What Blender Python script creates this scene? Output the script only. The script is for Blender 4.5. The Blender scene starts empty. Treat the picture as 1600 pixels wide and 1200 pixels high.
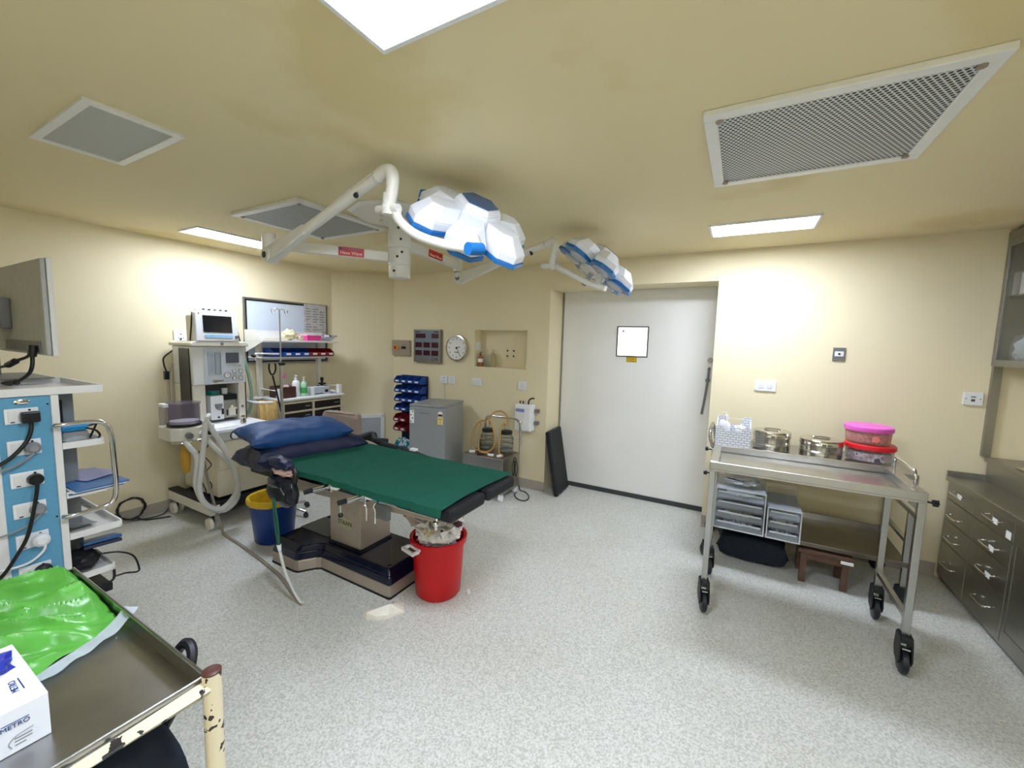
import bpy, bmesh, math, random
from mathutils import Vector, Matrix, noise
random.seed(7)
sc = bpy.context.scene
C = sc.collection
PI = math.pi

# ---------------------------------------------------------------- camera, world, exposure
cam_data = bpy.data.cameras.new('camera')
cam = bpy.data.objects.new('camera', cam_data)
C.objects.link(cam)
cam_data.sensor_fit = 'HORIZONTAL'
cam_data.sensor_width = 36.0
cam_data.lens = 639.37 / 1600.0 * 36.0
cam_data.clip_start = 0.02
R_ = Vector((0.872999, 0.486966, 0.027139)); U_ = Vector((-0.071123, 0.072060, 0.994861)); F_ = Vector((-0.482508, 0.870443, -0.097543))
cam.matrix_world = Matrix(((R_.x, U_.x, -F_.x, 0.0), (R_.y, U_.y, -F_.y, 0.0), (R_.z, U_.z, -F_.z, 1.55), (0, 0, 0, 1)))
sc.camera = cam
w = bpy.data.worlds.new('world'); sc.world = w; w.use_nodes = True
w.node_tree.nodes['Background'].inputs[0].default_value = (0.8, 0.85, 1.0, 1)
w.node_tree.nodes['Background'].inputs[1].default_value = 0.0
sc.view_settings.view_transform = 'Standard'
sc.view_settings.look = 'None'
sc.view_settings.gamma = 1.0
sc.view_settings.use_curve_mapping = False
sc.view_settings.exposure = 1.72
LAMP = 24.0          # radiance of the lit ceiling panels

# ---------------------------------------------------------------- materials
def lin(c):
    if isinstance(c, str):
        c = [int(c[i:i + 2], 16) / 255 for i in (0, 2, 4)]
    return tuple((x / 12.92 if x <= 0.04045 else ((x + 0.055) / 1.055) ** 2.4) for x in c) + (1.0,)

def mat(name, col, rough=0.5, metal=0.0, var=0.06, scale=14.0, bump=0.0, spec=0.5, alpha=1.0, trans=0.0, ior=1.45, emit=0.0, coat=0.0):
    m = bpy.data.materials.new(name); m.use_nodes = True
    nt = m.node_tree; b = nt.nodes['Principled BSDF']
    c = lin(col)
    tc = nt.nodes.new('ShaderNodeTexCoord'); n = nt.nodes.new('ShaderNodeTexNoise')
    n.inputs['Scale'].default_value = scale; n.inputs['Detail'].default_value = 4
    nt.links.new(tc.outputs['Object'], n.inputs['Vector'])
    mr = nt.nodes.new('ShaderNodeMapRange'); mr.inputs[1].default_value = 0.3; mr.inputs[2].default_value = 0.7
    mr.inputs[3].default_value = 1 - var; mr.inputs[4].default_value = 1 + var
    nt.links.new(n.outputs['Fac'], mr.inputs[0])
    mx = nt.nodes.new('ShaderNodeVectorMath'); mx.operation = 'SCALE'
    mx.inputs[0].default_value = c[:3]
    nt.links.new(mr.outputs[0], mx.inputs['Scale'])
    nt.links.new(mx.outputs[0], b.inputs['Base Color'])
    b.inputs['Roughness'].default_value = rough; b.inputs['Metallic'].default_value = metal
    b.inputs['Specular IOR Level'].default_value = spec
    b.inputs['IOR'].default_value = ior; b.inputs['Transmission Weight'].default_value = trans
    b.inputs['Alpha'].default_value = alpha; b.inputs['Coat Weight'].default_value = coat
    if emit:
        b.inputs['Emission Color'].default_value = c; b.inputs['Emission Strength'].default_value = emit
    if bump:
        bp = nt.nodes.new('ShaderNodeBump'); bp.inputs['Strength'].default_value = bump; bp.inputs['Distance'].default_value = 0.01
        nt.links.new(n.outputs['Fac'], bp.inputs['Height']); nt.links.new(bp.outputs[0], b.inputs['Normal'])
    return m

def nodes_of(m):
    return m.node_tree, m.node_tree.nodes['Principled BSDF']

def floor_mat():
    m = mat('vinyl_floor', 'c6c7bf', 0.5, var=0.0); nt, b = nodes_of(m)
    tc = nt.nodes.new('ShaderNodeTexCoord')
    n1 = nt.nodes.new('ShaderNodeTexNoise'); n1.inputs['Scale'].default_value = 120; n1.inputs['Detail'].default_value = 3
    n2 = nt.nodes.new('ShaderNodeTexVoronoi'); n2.inputs['Scale'].default_value = 170
    n3 = nt.nodes.new('ShaderNodeTexNoise'); n3.inputs['Scale'].default_value = 1.6; n3.inputs['Detail'].default_value = 3
    for n in (n1, n2, n3): nt.links.new(tc.outputs['Object'], n.inputs['Vector'])
    r1 = nt.nodes.new('ShaderNodeValToRGB')
    e = r1.color_ramp.elements; e[0].position = 0.34; e[0].color = lin('b6b7b0'); e[1].position = 0.66; e[1].color = lin('dfe0db')
    k = e.new(0.48); k.color = lin('cccdc6')
    nt.links.new(n1.outputs['Fac'], r1.inputs[0])
    r2 = nt.nodes.new('ShaderNodeValToRGB'); e = r2.color_ramp.elements
    e[0].position = 0.12; e[0].color = (1.16, 1.15, 1.13, 1); e[1].position = 0.3; e[1].color = (1, 1, 1, 1)
    nt.links.new(n2.outputs['Distance'], r2.inputs[0])
    r3 = nt.nodes.new('ShaderNodeValToRGB'); e = r3.color_ramp.elements
    e[0].position = 0.35; e[0].color = (0.93, 0.92, 0.89, 1); e[1].position = 0.65; e[1].color = (1, 1, 1, 1)
    nt.links.new(n3.outputs['Fac'], r3.inputs[0])
    a = nt.nodes.new('ShaderNodeVectorMath'); a.operation = 'MULTIPLY'; a2 = nt.nodes.new('ShaderNodeVectorMath'); a2.operation = 'MULTIPLY'
    nt.links.new(r1.outputs[0], a.inputs[0]); nt.links.new(r2.outputs[0], a.inputs[1])
    nt.links.new(a.outputs[0], a2.inputs[0]); nt.links.new(r3.outputs[0], a2.inputs[1])
    nt.links.new(a2.outputs[0], b.inputs['Base Color'])
    return m

def paint_mat(name, base, stain, lo=0.55, hi=0.75, sc_=0.9):
    m = mat(name, base, 0.75, var=0.0, spec=0.25); nt, b = nodes_of(m)
    tc = nt.nodes.new('ShaderNodeTexCoord'); n = nt.nodes.new('ShaderNodeTexNoise')
    n.inputs['Scale'].default_value = sc_; n.inputs['Detail'].default_value = 5
    nt.links.new(tc.outputs['Object'], n.inputs['Vector'])
    r = nt.nodes.new('ShaderNodeValToRGB'); e = r.color_ramp.elements
    e[0].position = lo; e[0].color = lin(base); e[1].position = hi; e[1].color = lin(stain)
    nt.links.new(n.outputs['Fac'], r.inputs[0]); nt.links.new(r.outputs[0], b.inputs['Base Color'])
    n2 = nt.nodes.new('ShaderNodeTexNoise'); n2.inputs['Scale'].default_value = 180
    nt.links.new(tc.outputs['Object'], n2.inputs['Vector'])
    bp = nt.nodes.new('ShaderNodeBump'); bp.inputs['Strength'].default_value = 0.06; bp.inputs['Distance'].default_value = 0.004
    nt.links.new(n2.outputs['Fac'], bp.inputs['Height']); nt.links.new(bp.outputs[0], b.inputs['Normal'])
    return m

def brushed(name, col, rough=0.32, stretch=(1, 1, 60)):
    m = mat(name, col, rough, 1.0, var=0.0); nt, b = nodes_of(m)
    tc = nt.nodes.new('ShaderNodeTexCoord'); mp = nt.nodes.new('ShaderNodeMapping'); mp.inputs['Scale'].default_value = stretch
    n = nt.nodes.new('ShaderNodeTexNoise'); n.inputs['Scale'].default_value = 6; n.inputs['Detail'].default_value = 5
    nt.links.new(tc.outputs['Object'], mp.inputs[0]); nt.links.new(mp.outputs[0], n.inputs['Vector'])
    r = nt.nodes.new('ShaderNodeMapRange'); r.inputs[3].default_value = rough - 0.05; r.inputs[4].default_value = rough + 0.07
    nt.links.new(n.outputs['Fac'], r.inputs[0]); nt.links.new(r.outputs[0], b.inputs['Roughness'])
    return m

def dots_mat(name, sheet, hole, pitch, radius, axes='XY'):
    """perforated sheet: staggered round holes, computed from object coordinates"""
    m = mat(name, sheet, 0.5, var=0.0); nt, b = nodes_of(m)
    tc = nt.nodes.new('ShaderNodeTexCoord'); sp = nt.nodes.new('ShaderNodeSeparateXYZ'); nt.links.new(tc.outputs['Object'], sp.inputs[0])
    def M(op, a, bb=None):
        n = nt.nodes.new('ShaderNodeMath'); n.operation = op
        for i, v in enumerate((a, bb)):
            if v is None: continue
            if isinstance(v, (int, float)): n.inputs[i].default_value = v
            else: nt.links.new(v, n.inputs[i])
        return n.outputs[0]
    u = M('DIVIDE', sp.outputs[axes[0]], pitch); v = M('DIVIDE', sp.outputs[axes[1]], pitch * 0.866 * 2)
    def cell(du, dv):
        fu = M('SUBTRACT', M('FRACT', M('ADD', u, du)), 0.5); fv = M('MULTIPLY', M('SUBTRACT', M('FRACT', M('ADD', v, dv)), 0.5), 1.732)
        return M('SQRT', M('ADD', M('MULTIPLY', fu, fu), M('MULTIPLY', fv, fv)))
    d = M('MINIMUM', cell(100.0, 100.0), cell(100.5, 100.5))
    lt = M('LESS_THAN', d, radius / pitch)
    mx = nt.nodes.new('ShaderNodeMix'); mx.data_type = 'RGBA'
    nt.links.new(lt, mx.inputs['Factor']); mx.inputs['A'].default_value = lin(sheet); mx.inputs['B'].default_value = lin(hole)
    nt.links.new(mx.outputs['Result'], b.inputs['Base Color'])
    return m

def chip_mat():
    m = mat('chipped_cream_paint', 'd9cfae', 0.45, var=0.0); nt, b = nodes_of(m)
    tc = nt.nodes.new('ShaderNodeTexCoord'); n = nt.nodes.new('ShaderNodeTexNoise'); n.inputs['Scale'].default_value = 38; n.inputs['Detail'].default_value = 3
    nt.links.new(tc.outputs['Object'], n.inputs['Vector'])
    r = nt.nodes.new('ShaderNodeValToRGB'); r.color_ramp.interpolation = 'CONSTANT'
    e = r.color_ramp.elements; e[0].position = 0; e[0].color = lin('e2d8b8'); e[1].position = 0.60; e[1].color = lin('2a2622')
    nt.links.new(n.outputs['Fac'], r.inputs[0]); nt.links.new(r.outputs[0], b.inputs['Base Color'])
    return m

def weave_mat(name, c1, c2, s=90):
    m = mat(name, c1, 0.6, var=0.0); nt, b = nodes_of(m)
    tc = nt.nodes.new('ShaderNodeTexCoord'); bk = nt.nodes.new('ShaderNodeTexBrick')
    mp = nt.nodes.new('ShaderNodeMapping'); mp.inputs['Rotation'].default_value = (PI / 2, 0, 0)
    bk.inputs['Color1'].default_value = lin(c1); bk.inputs['Color2'].default_value = lin(c1); bk.inputs['Mortar'].default_value = lin(c2)
    bk.inputs['Scale'].default_value = s * 0.16; bk.inputs['Mortar Size'].default_value = 0.035
    nt.links.new(tc.outputs['Object'], mp.inputs[0]); nt.links.new(mp.outputs[0], bk.inputs['Vector']); nt.links.new(bk.outputs['Color'], b.inputs['Base Color'])
    return m

def patch_mat(name, cols, scale, rough=0.6):
    """irregular patches of several colours (printed wrappers, patterned cloth)"""
    m = mat(name, cols[0], rough, var=0.0); nt, b = nodes_of(m)
    tc = nt.nodes.new('ShaderNodeTexCoord'); n = nt.nodes.new('ShaderNodeTexNoise'); n.inputs['Scale'].default_value = scale; n.inputs['Detail'].default_value = 2
    nt.links.new(tc.outputs['Object'], n.inputs['Vector'])
    r = nt.nodes.new('ShaderNodeValToRGB'); r.color_ramp.interpolation = 'CONSTANT'
    e = r.color_ramp.elements
    pos = [0.0] + [0.38 + 0.26 * i / max(1, len(cols) - 2) for i in range(len(cols) - 1)]
    e[0].position = 0; e[0].color = lin(cols[0]); e[1].position = pos[1]; e[1].color = lin(cols[1])
    for i in range(2, len(cols)):
        k = e.new(pos[i]); k.color = lin(cols[i])
    nt.links.new(n.outputs['Fac'], r.inputs[0]); nt.links.new(r.outputs[0], b.inputs['Base Color'])
    return m

M = {}
M['floor'] = floor_mat()
M['wall'] = paint_mat('cream_wall_paint', 'ece1bf', 'e5d9b3')
M['ceil'] = paint_mat('cream_ceiling_paint', 'e9dbb2', 'e0cf9e', 0.57, 0.63, 0.8)
M['base'] = mat('vinyl_skirting', 'b0a89c', 0.5, var=0.14, scale=120)
M['door'] = mat('door_laminate', 'ecebe6', 0.4, var=0.015, scale=3)
M['seal'] = mat('dark_rubber_seal', '3b3f40', 0.6)
M['alu'] = mat('aluminium_edge', '9a9a97', 0.35, 0.9)
M['white'] = mat('white_plastic', 'eceef0', 0.35, var=0.02)
M['whitemetal'] = mat('white_powder_coat', 'e6e6e3', 0.35, var=0.02)
M['offwhite'] = mat('off_white_enamel', 'e3dfd0', 0.35, var=0.03)
M['cream'] = mat('cream_enamel', 'dcd4bd', 0.4, var=0.03)
M['black'] = mat('black_plastic', '15171a', 0.35, var=0.1)
M['blackmatte'] = mat('black_vinyl', '14171b', 0.55, var=0.1)
M['rubber'] = mat('black_rubber', '17191d', 0.5, var=0.1)
M['navy'] = mat('navy_shell', '0c1128', 0.14, var=0.05)
M['chrome'] = mat('chrome', 'dcdcdc', 0.1, 1.0, var=0.0)
M['steel'] = mat('stainless_steel', 'b2b2b1', 0.27, 1.0, var=0.05, scale=5)
M['steelp'] = mat('polished_steel', 'cfccc4', 0.16, 1.0, var=0.02)
M['steeld'] = brushed('dull_cabinet_steel', 'a3a29c', 0.36, (60, 1, 1))
M['steelt'] = mat('worn_tray_steel', 'a8a8a8', 0.28, 1.0, var=0.12, scale=9)
M['grey'] = mat('grey_enamel', '8d9093', 0.4, 0.1, var=0.02)
M['greymetal'] = mat('grey_painted_metal', '77797a', 0.4, 0.3)
M['lampw'] = mat('lamp_shell_white', 'e6eaf2', 0.2, var=0.01, coat=0.3)
M['lampb'] = mat('lamp_blue_trim', '1f6db4', 0.25, var=0.03)
M['lampd'] = mat('lamp_blue_panel', '2c5a8c', 0.15, var=0.03)
M['lamparm'] = mat('lamp_arm_enamel', 'e2e0d9', 0.3, var=0.01)
M['lampglass'] = mat('lamp_lens', 'aeb6c4', 0.12, var=0.02)
M['red'] = mat('red_sticker', 'c8281d', 0.4, var=0.02)
M['redplastic'] = mat('red_bucket_plastic', 'c8000c', 0.35, var=0.04, scale=5)
M['bluebucket'] = mat('blue_bucket_plastic', '153a86', 0.35, var=0.05)
M['yellow'] = mat('yellow_liner', 'd8b21c', 0.35, var=0.12, scale=25, bump=0.5)
M['green'] = mat('green_drape_cloth', '1c5343', 0.85, var=0.1, scale=60, spec=0.15)
M['pillow'] = mat('blue_pillow_cover', '1a457c', 0.55, var=0.14, scale=9, bump=0.25)
M['pillowd'] = mat('navy_pillow_cover', '141c3c', 0.5, var=0.14, scale=9, bump=0.25)
M['emit'] = mat('lit_diffuser', 'e4edff', 0.5, var=0.0, emit=LAMP)
M['emitleft'] = mat('softer_lit_diffuser', 'e4edff', 0.5, var=0.0, emit=LAMP * 0.55)
M['emitdim'] = mat('dimmer_lit_diffuser', 'e4edff', 0.5, var=0.0, emit=LAMP * 0.8)
M['diff'] = mat('unlit_diffuser', 'b9bbb6', 0.6, var=0.05, scale=260)
M['grille'] = dots_mat('perforated_grille', 'cfd3d2', '15171a', 0.0165, 0.0058)
M['grillew'] = dots_mat('perforated_wall_grille', 'c9ced4', '40444c', 0.012, 0.0036, 'XZ')
M['tube'] = mat('amber_rubber_tube', 'b9924f', 0.35, var=0.08)
M['glass'] = mat('clear_glass', 'eef3f2', 0.04, var=0.0, trans=1.0, ior=1.2, alpha=0.35)
M['clearp'] = mat('clear_plastic', 'dfe6ea', 0.12, var=0.02, trans=0.85, ior=1.1, alpha=0.5)
M['frost'] = mat('frosted_drawer_plastic', 'dde5ee', 0.25, var=0.03, trans=0.5, ior=1.05, alpha=0.42)
M['smoke'] = mat('smoky_canister', 'b3aabb', 0.08, var=0.03, trans=0.8, ior=1.08, alpha=0.45)
M['hose'] = mat('grey_white_hose', 'd2d2cb', 0.45, var=0.04)
M['hosed'] = mat('grey_floor_hose', '8f877c', 0.5)
M['ghose'] = mat('green_gas_hose', '8fb09a', 0.4)
M['whiteboard'] = mat('whiteboard_enamel', 'd3deec', 0.22, var=0.01)
M['panelblue'] = mat('tower_blue_panel', '5f9fc0', 0.45, var=0.04, scale=70)
M['binblue'] = mat('blue_bin_plastic', '1746a0', 0.35, var=0.05)
M['binred'] = mat('dark_red_bin_plastic', '8e1a1e', 0.4, var=0.05)
M['pink'] = mat('pink_plastic', 'f0449c', 0.35, var=0.03)
M['lilac'] = mat('pink_lid_plastic', 'ee68cf', 0.35, var=0.03)
M['redlid'] = mat('red_lid_plastic', 'e5252f', 0.35, var=0.03)
M['tubred'] = mat('tinted_tub_plastic', 'f0b4ac', 0.15, var=0.04, trans=0.5, ior=1.05, alpha=0.55)
M['fridge'] = mat('fridge_silver', 'a4a8ab', 0.35, 0.25, var=0.02)
M['yel'] = mat('yellow_label', 'e3bd1e', 0.5, var=0.03)
M['paleyel'] = mat('pale_yellow_label', 'e9df9a', 0.5, var=0.03)
M['paper'] = mat('white_paper', 'f4f3f1', 0.7, var=0.03)
M['chart'] = patch_mat('printed_chart', ['d6d3d2', 'c6c3c2', 'a8a5a5'], 34)
M['led'] = mat('dark_red_display', '48141c', 0.25, var=0.05)
M['screen'] = mat('dark_screen', '16181c', 0.12, var=0.02)
M['screeng'] = mat('grey_screen', '4d535d', 0.2, var=0.02)
M['keys'] = mat('blue_key_strip', '9cc6e8', 0.4, var=0.1, scale=60)
M['taupe'] = mat('taupe_vinyl', '9a8a7e', 0.5, var=0.05)
M['brown'] = mat('brown_plastic', '4c2a22', 0.45, var=0.08)
M['wood'] = mat('dark_varnished_wood', '5c4336', 0.5, var=0.25, scale=18)
M['towel'] = mat('yellow_towel', 'd7b578', 0.9, var=0.14, scale=50, bump=0.5, spec=0.1)
M['greenbag'] = mat('green_plastic_bag', '5ca844', 0.3, var=0.14, scale=14)
M['film'] = mat('clear_film_strip', 'e3ecf2', 0.15, var=0.04, trans=0.4, ior=1.1, alpha=0.75)
M['latex'] = mat('cream_latex', 'e6dcb4', 0.5, var=0.08)
M['tan'] = mat('tan_pouch', 'b7aba0', 0.55, var=0.08)
M['purple'] = mat('purple_wrapper', '63384f', 0.5, var=0.15)
M['bluetxt'] = mat('blue_print', '23447f', 0.5, var=0.0)
M['darktxt'] = mat('dark_print', '1a1a1a', 0.5, var=0.0)
M['whitetxt'] = mat('white_print', 'f4f0ea', 0.5, var=0.0)
M['olive'] = mat('olive_nameplate', 'b8b491', 0.4, 0.3, var=0.05)
M['beigemetal'] = mat('beige_table_metal', 'b5a99a', 0.36, 0.55, var=0.04)
M['dkdrawer'] = mat('dark_drawer_front', '231c1c', 0.35, var=0.08)
M['floral'] = patch_mat('patterned_bag', ['1b4c8a', '2a8a86', 'cfd6dd', '17306a'], 24)
M['wrap'] = patch_mat('striped_wrapped_pack', ['e7e9ee', 'c9ccd4', '2b2f3c'], 26)
M['chip'] = chip_mat()
M['weave'] = weave_mat('white_woven_plastic', 'f0f2f6', 'b0b5c2')
M['teal'] = mat('teal_cap', '15756b', 0.35)
M['bottleg'] = mat('green_bottle_label', '4aa85a', 0.35, var=0.1)
M['bluebook'] = mat('blue_folder', '2d6aa6', 0.35, var=0.05)
M['darkfab'] = mat('dark_blue_bag_fabric', '20262f', 0.75, var=0.15, scale=30, spec=0.2)
M['smear'] = mat('pinkish_wrap', 'c9a8a0', 0.6, var=0.1)

# ---------------------------------------------------------------- mesh helpers
def new(): return bmesh.new()

def box(bm, x0, x1, y0, y1, z0, z1, mi=0, mtx=None):
    vs = [bm.verts.new((x, y, z)) for z in (z0, z1) for y in (y0, y1) for x in (x0, x1)]
    if mtx is not None:
        for v in vs: v.co = mtx @ v.co
    for q in ((0, 2, 3, 1), (4, 5, 7, 6), (0, 1, 5, 4), (2, 6, 7, 3), (0, 4, 6, 2), (1, 3, 7, 5)):
        f = bm.faces.new([vs[i] for i in q]); f.material_index = mi
    return bm

def prism(bm, poly, a, b, axis='z', mi=0, top=None):
    """extrude a 2-D polygon along an axis from a to b; top = optional polygon at b"""
    def P(p, t):
        return {'z': (p[0], p[1], t), 'y': (p[0], t, p[1]), 'x': (t, p[0], p[1])}[axis]
    lo = [bm.verts.new(P(p, a)) for p in poly]; hi = [bm.verts.new(P(p, b)) for p in (top or poly)]
    n = len(poly); fs = [bm.faces.new(lo[::-1]), bm.faces.new(hi)]
    for i in range(n):
        fs.append(bm.faces.new((lo[i], lo[(i + 1) % n], hi[(i + 1) % n], hi[i])))
    for f in fs: f.material_index = mi
    return bm

def frame_of(d):
    d = d.normalized(); a = Vector((0, 0, 1)) if abs(d.z) < 0.9 else Vector((1, 0, 0))
    s = d.cross(a).normalized(); return s, s.cross(d).normalized()

def cyl(bm, p0, p1, r0, r1=None, seg=20, mi=0, cap=True):
    p0 = Vector(p0); p1 = Vector(p1); r1 = r0 if r1 is None else r1
    s, t = frame_of(p1 - p0)
    A = [bm.verts.new(p0 + (s * math.cos(2 * PI * i / seg) + t * math.sin(2 * PI * i / seg)) * r0) for i in range(seg)]
    B = [bm.verts.new(p1 + (s * math.cos(2 * PI * i / seg) + t * math.sin(2 * PI * i / seg)) * r1) for i in range(seg)]
    fs = [bm.faces.new((A[i], A[(i + 1) % seg], B[(i + 1) % seg], B[i])) for i in range(seg)]
    if cap: fs += [bm.faces.new(A[::-1]), bm.faces.new(B)]
    for f in fs: f.material_index = mi
    return bm

def spline(pts, n=8, closed=False):
    P = [Vector(p) for p in pts]; out = []
    m = len(P)
    for i in range(m if closed else m - 1):
        p0 = P[(i - 1) % m] if (closed or i > 0) else P[0] * 2 - P[1]
        p1 = P[i]; p2 = P[(i + 1) % m]
        p3 = P[(i + 2) % m] if (closed or i + 2 < m) else P[-1] * 2 - P[-2]
        for k in range(n):
            t = k / n
            out.append(0.5 * ((2 * p1) + (p2 - p0) * t + (2 * p0 - 5 * p1 + 4 * p2 - p3) * t * t + (3 * p1 - p0 - 3 * p2 + p3) * t ** 3))
    if not closed: out.append(P[-1])
    return out

def tube(bm, pts, r, seg=10, n=8, smooth=True, closed=False, mi=0, sq=False):
    P = spline(pts, n, closed) if smooth else [Vector(p) for p in pts]
    rs = r if isinstance(r, (list, tuple)) else None
    m = len(P); rings = []; s = None
    for i in range(m):
        if closed: d = P[(i + 1) % m] - P[i - 1]
        else: d = P[min(i + 1, m - 1)] - P[max(i - 1, 0)]
        d.normalize()
        if s is None: s, t = frame_of(d)
        else:
            s = (s - d * s.dot(d)).normalized(); t = s.cross(d) * -1
            t = d.cross(s)
        rr = r if rs is None else rs[0] + (rs[1] - rs[0]) * i / (m - 1)
        off = PI / 4 if sq else 0
        rings.append([bm.verts.new(P[i] + (s * math.cos(2 * PI * k / seg + off) + t * math.sin(2 * PI * k / seg + off)) * rr) for k in range(seg)])
    fs = []
    for i in range(m if closed else m - 1):
        A = rings[i]; B = rings[(i + 1) % m]
        for k in range(seg): fs.append(bm.faces.new((A[k], A[(k + 1) % seg], B[(k + 1) % seg], B[k])))
    if not closed: fs += [bm.faces.new(rings[0][::-1]), bm.faces.new(rings[-1])]
    for f in fs: f.material_index = mi
    return bm

def lathe(bm, prof, c=(0, 0, 0), seg=32, mi=0, mtx=None):
    """prof = [(radius, z)], revolved about z through c"""
    rings = []
    for r, z in prof:
        if r <= 1e-6: rings.append([bm.verts.new((c[0], c[1], c[2] + z))])
        else: rings.append([bm.verts.new((c[0] + r * math.cos(2 * PI * k / seg), c[1] + r * math.sin(2 * PI * k / seg), c[2] + z)) for k in range(seg)])
    vs = [v for g in rings for v in g]
    fs = []
    for A, B in zip(rings, rings[1:]):
        for k in range(seg):
            a0, a1 = A[k % len(A)], A[(k + 1) % len(A)]; b0, b1 = B[k % len(B)], B[(k + 1) % len(B)]
            if len(A) == 1 and len(B) == 1: continue
            if len(A) == 1: fs.append(bm.faces.new((a0, b1, b0)))
            elif len(B) == 1: fs.append(bm.faces.new((a0, a1, b0)))
            else: fs.append(bm.faces.new((a0, a1, b1, b0)))
    for f in fs: f.material_index = mi
    if mtx is not None:
        for v in vs: v.co = mtx @ v.co
    return bm

def ball(bm, c, r, seg=16, sz=1.0, mi=0):
    prof = [(r * math.sin(PI * i / 10), -r * sz * math.cos(PI * i / 10)) for i in range(11)]
    return lathe(bm, prof, c, seg, mi)

def frame_box(bm, x0, x1, z0, z1, w_, y0, y1, mtx=None, mi=0):
    """rectangular picture frame in XZ with bar width w_ and depth y0..y1"""
    box(bm, x0, x1, y0, y1, z0, z0 + w_, mi, mtx); box(bm, x0, x1, y0, y1, z1 - w_, z1, mi, mtx)
    box(bm, x0, x0 + w_, y0, y1, z0 + w_, z1 - w_, mi, mtx); box(bm, x1 - w_, x1, y0, y1, z0 + w_, z1 - w_, mi, mtx)
    return bm

def cushion(bm, lx, ly, lz, mtx=None, nx=28, ny=28, seed=0, wr=0.010, pinch=0.35):
    """a stuffed pillow / crumpled soft body"""
    def h(u, v):
        e = max(0.0, (1 - abs(u) ** 3.0)) * max(0.0, (1 - abs(v) ** 3.0))
        return e ** pinch * 0.5
    def P(u, v, s):
        k = 1 - 0.10 * (1 - abs(u)) * abs(v) ** 4; k2 = 1 - 0.10 * (1 - abs(v)) * abs(u) ** 4
        z = s * h(u, v) * lz
        p = Vector((u * lx / 2 * k2, v * ly / 2 * k, z))
        nn = noise.noise_vector(Vector((p.x * 9 + seed, p.y * 9, p.z * 9)))
        nn2 = noise.noise_vector(Vector((p.x * 22 + seed, p.y * 22, s * 3)))
        return p + (nn * wr + nn2 * wr * 0.4) * (0.4 + 0.6 * (1 - max(abs(u), abs(v))))
    top = {}; bot = {}
    for i in range(nx + 1):
        for j in range(ny + 1):
            u = -1 + 2 * i / nx; v = -1 + 2 * j / ny
            p = P(u, v, 1); edge = i in (0, nx) or j in (0, ny)
            q = p if edge else P(u, v, -1)
            if mtx is not None: p = mtx @ p; q = mtx @ q
            top[i, j] = bm.verts.new(p); bot[i, j] = top[i, j] if edge else bm.verts.new(q)
    for i in range(nx):
        for j in range(ny):
            bm.faces.new((top[i, j], top[i + 1, j], top[i + 1, j + 1], top[i, j + 1]))
            bm.faces.new((bot[i, j], bot[i, j + 1], bot[i + 1, j + 1], bot[i + 1, j]))
    return bm

def crumple(bm, c, sx, sy, sz, seed=0, seg=14, amp=0.45, freq=1.6, flat=None):
    """crumpled paper/film lump: sphere displaced by sharp ridged noise"""
    c = Vector(c); vs = []
    lathe_bm = bmesh.new(); bmesh.ops.create_icosphere(lathe_bm, subdivisions=3, radius=1.0)
    idx = {}
    for v in lathe_bm.verts:
        n = v.co.normalized()
        k = 1 + amp * (abs(noise.noise(n * freq + Vector((seed * 7.3, seed, 0)))) * 2 - 0.6) + amp * 0.5 * noise.noise(n * freq * 2.7 + Vector((seed, 3, seed)))
        p = Vector((n.x * sx * k, n.y * sy * k, n.z * sz * k)) + c
        if flat is not None and p.z < flat: p.z = flat
        idx[v.index] = bm.verts.new(p)
    for f in lathe_bm.faces: bm.faces.new([idx[v.index] for v in f.verts])
    lathe_bm.free()
    return bm

def sheet(bm, fn, nu, nv, thick=0.002):
    """two-sided sheet from fn(u,v), u,v in 0..1"""
    P = [[Vector(fn(i / nu, j / nv)) for j in range(nv + 1)] for i in range(nu + 1)]
    def nrm(i, j):
        a = P[min(i + 1, nu)][j] - P[max(i - 1, 0)][j]; b = P[i][min(j + 1, nv)] - P[i][max(j - 1, 0)]
        n = a.cross(b); return n.normalized() if n.length > 1e-9 else Vector((0, 0, 1))
    T = [[bm.verts.new(P[i][j]) for j in range(nv + 1)] for i in range(nu + 1)]
    B = [[bm.verts.new(P[i][j] - nrm(i, j) * thick) for j in range(nv + 1)] for i in range(nu + 1)]
    for i in range(nu):
        for j in range(nv):
            bm.faces.new((T[i][j], T[i + 1][j], T[i + 1][j + 1], T[i][j + 1])); bm.faces.new((B[i][j], B[i][j + 1], B[i + 1][j + 1], B[i + 1][j]))
    for i in range(nu):
        bm.faces.new((T[i][0], B[i][0], B[i + 1][0], T[i + 1][0])); bm.faces.new((T[i][nv], T[i + 1][nv], B[i + 1][nv], B[i][nv]))
    for j in range(nv):
        bm.faces.new((T[0][j], T[0][j + 1], B[0][j + 1], B[0][j])); bm.faces.new((T[nu][j], B[nu][j], B[nu][j + 1], T[nu][j + 1]))
    return bm

# ---------------------------------------------------------------- object helpers
def wpos(o):
    p = Vector((0, 0, 0))
    while o is not None:
        p += o.location; o = o.parent
    return p

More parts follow.
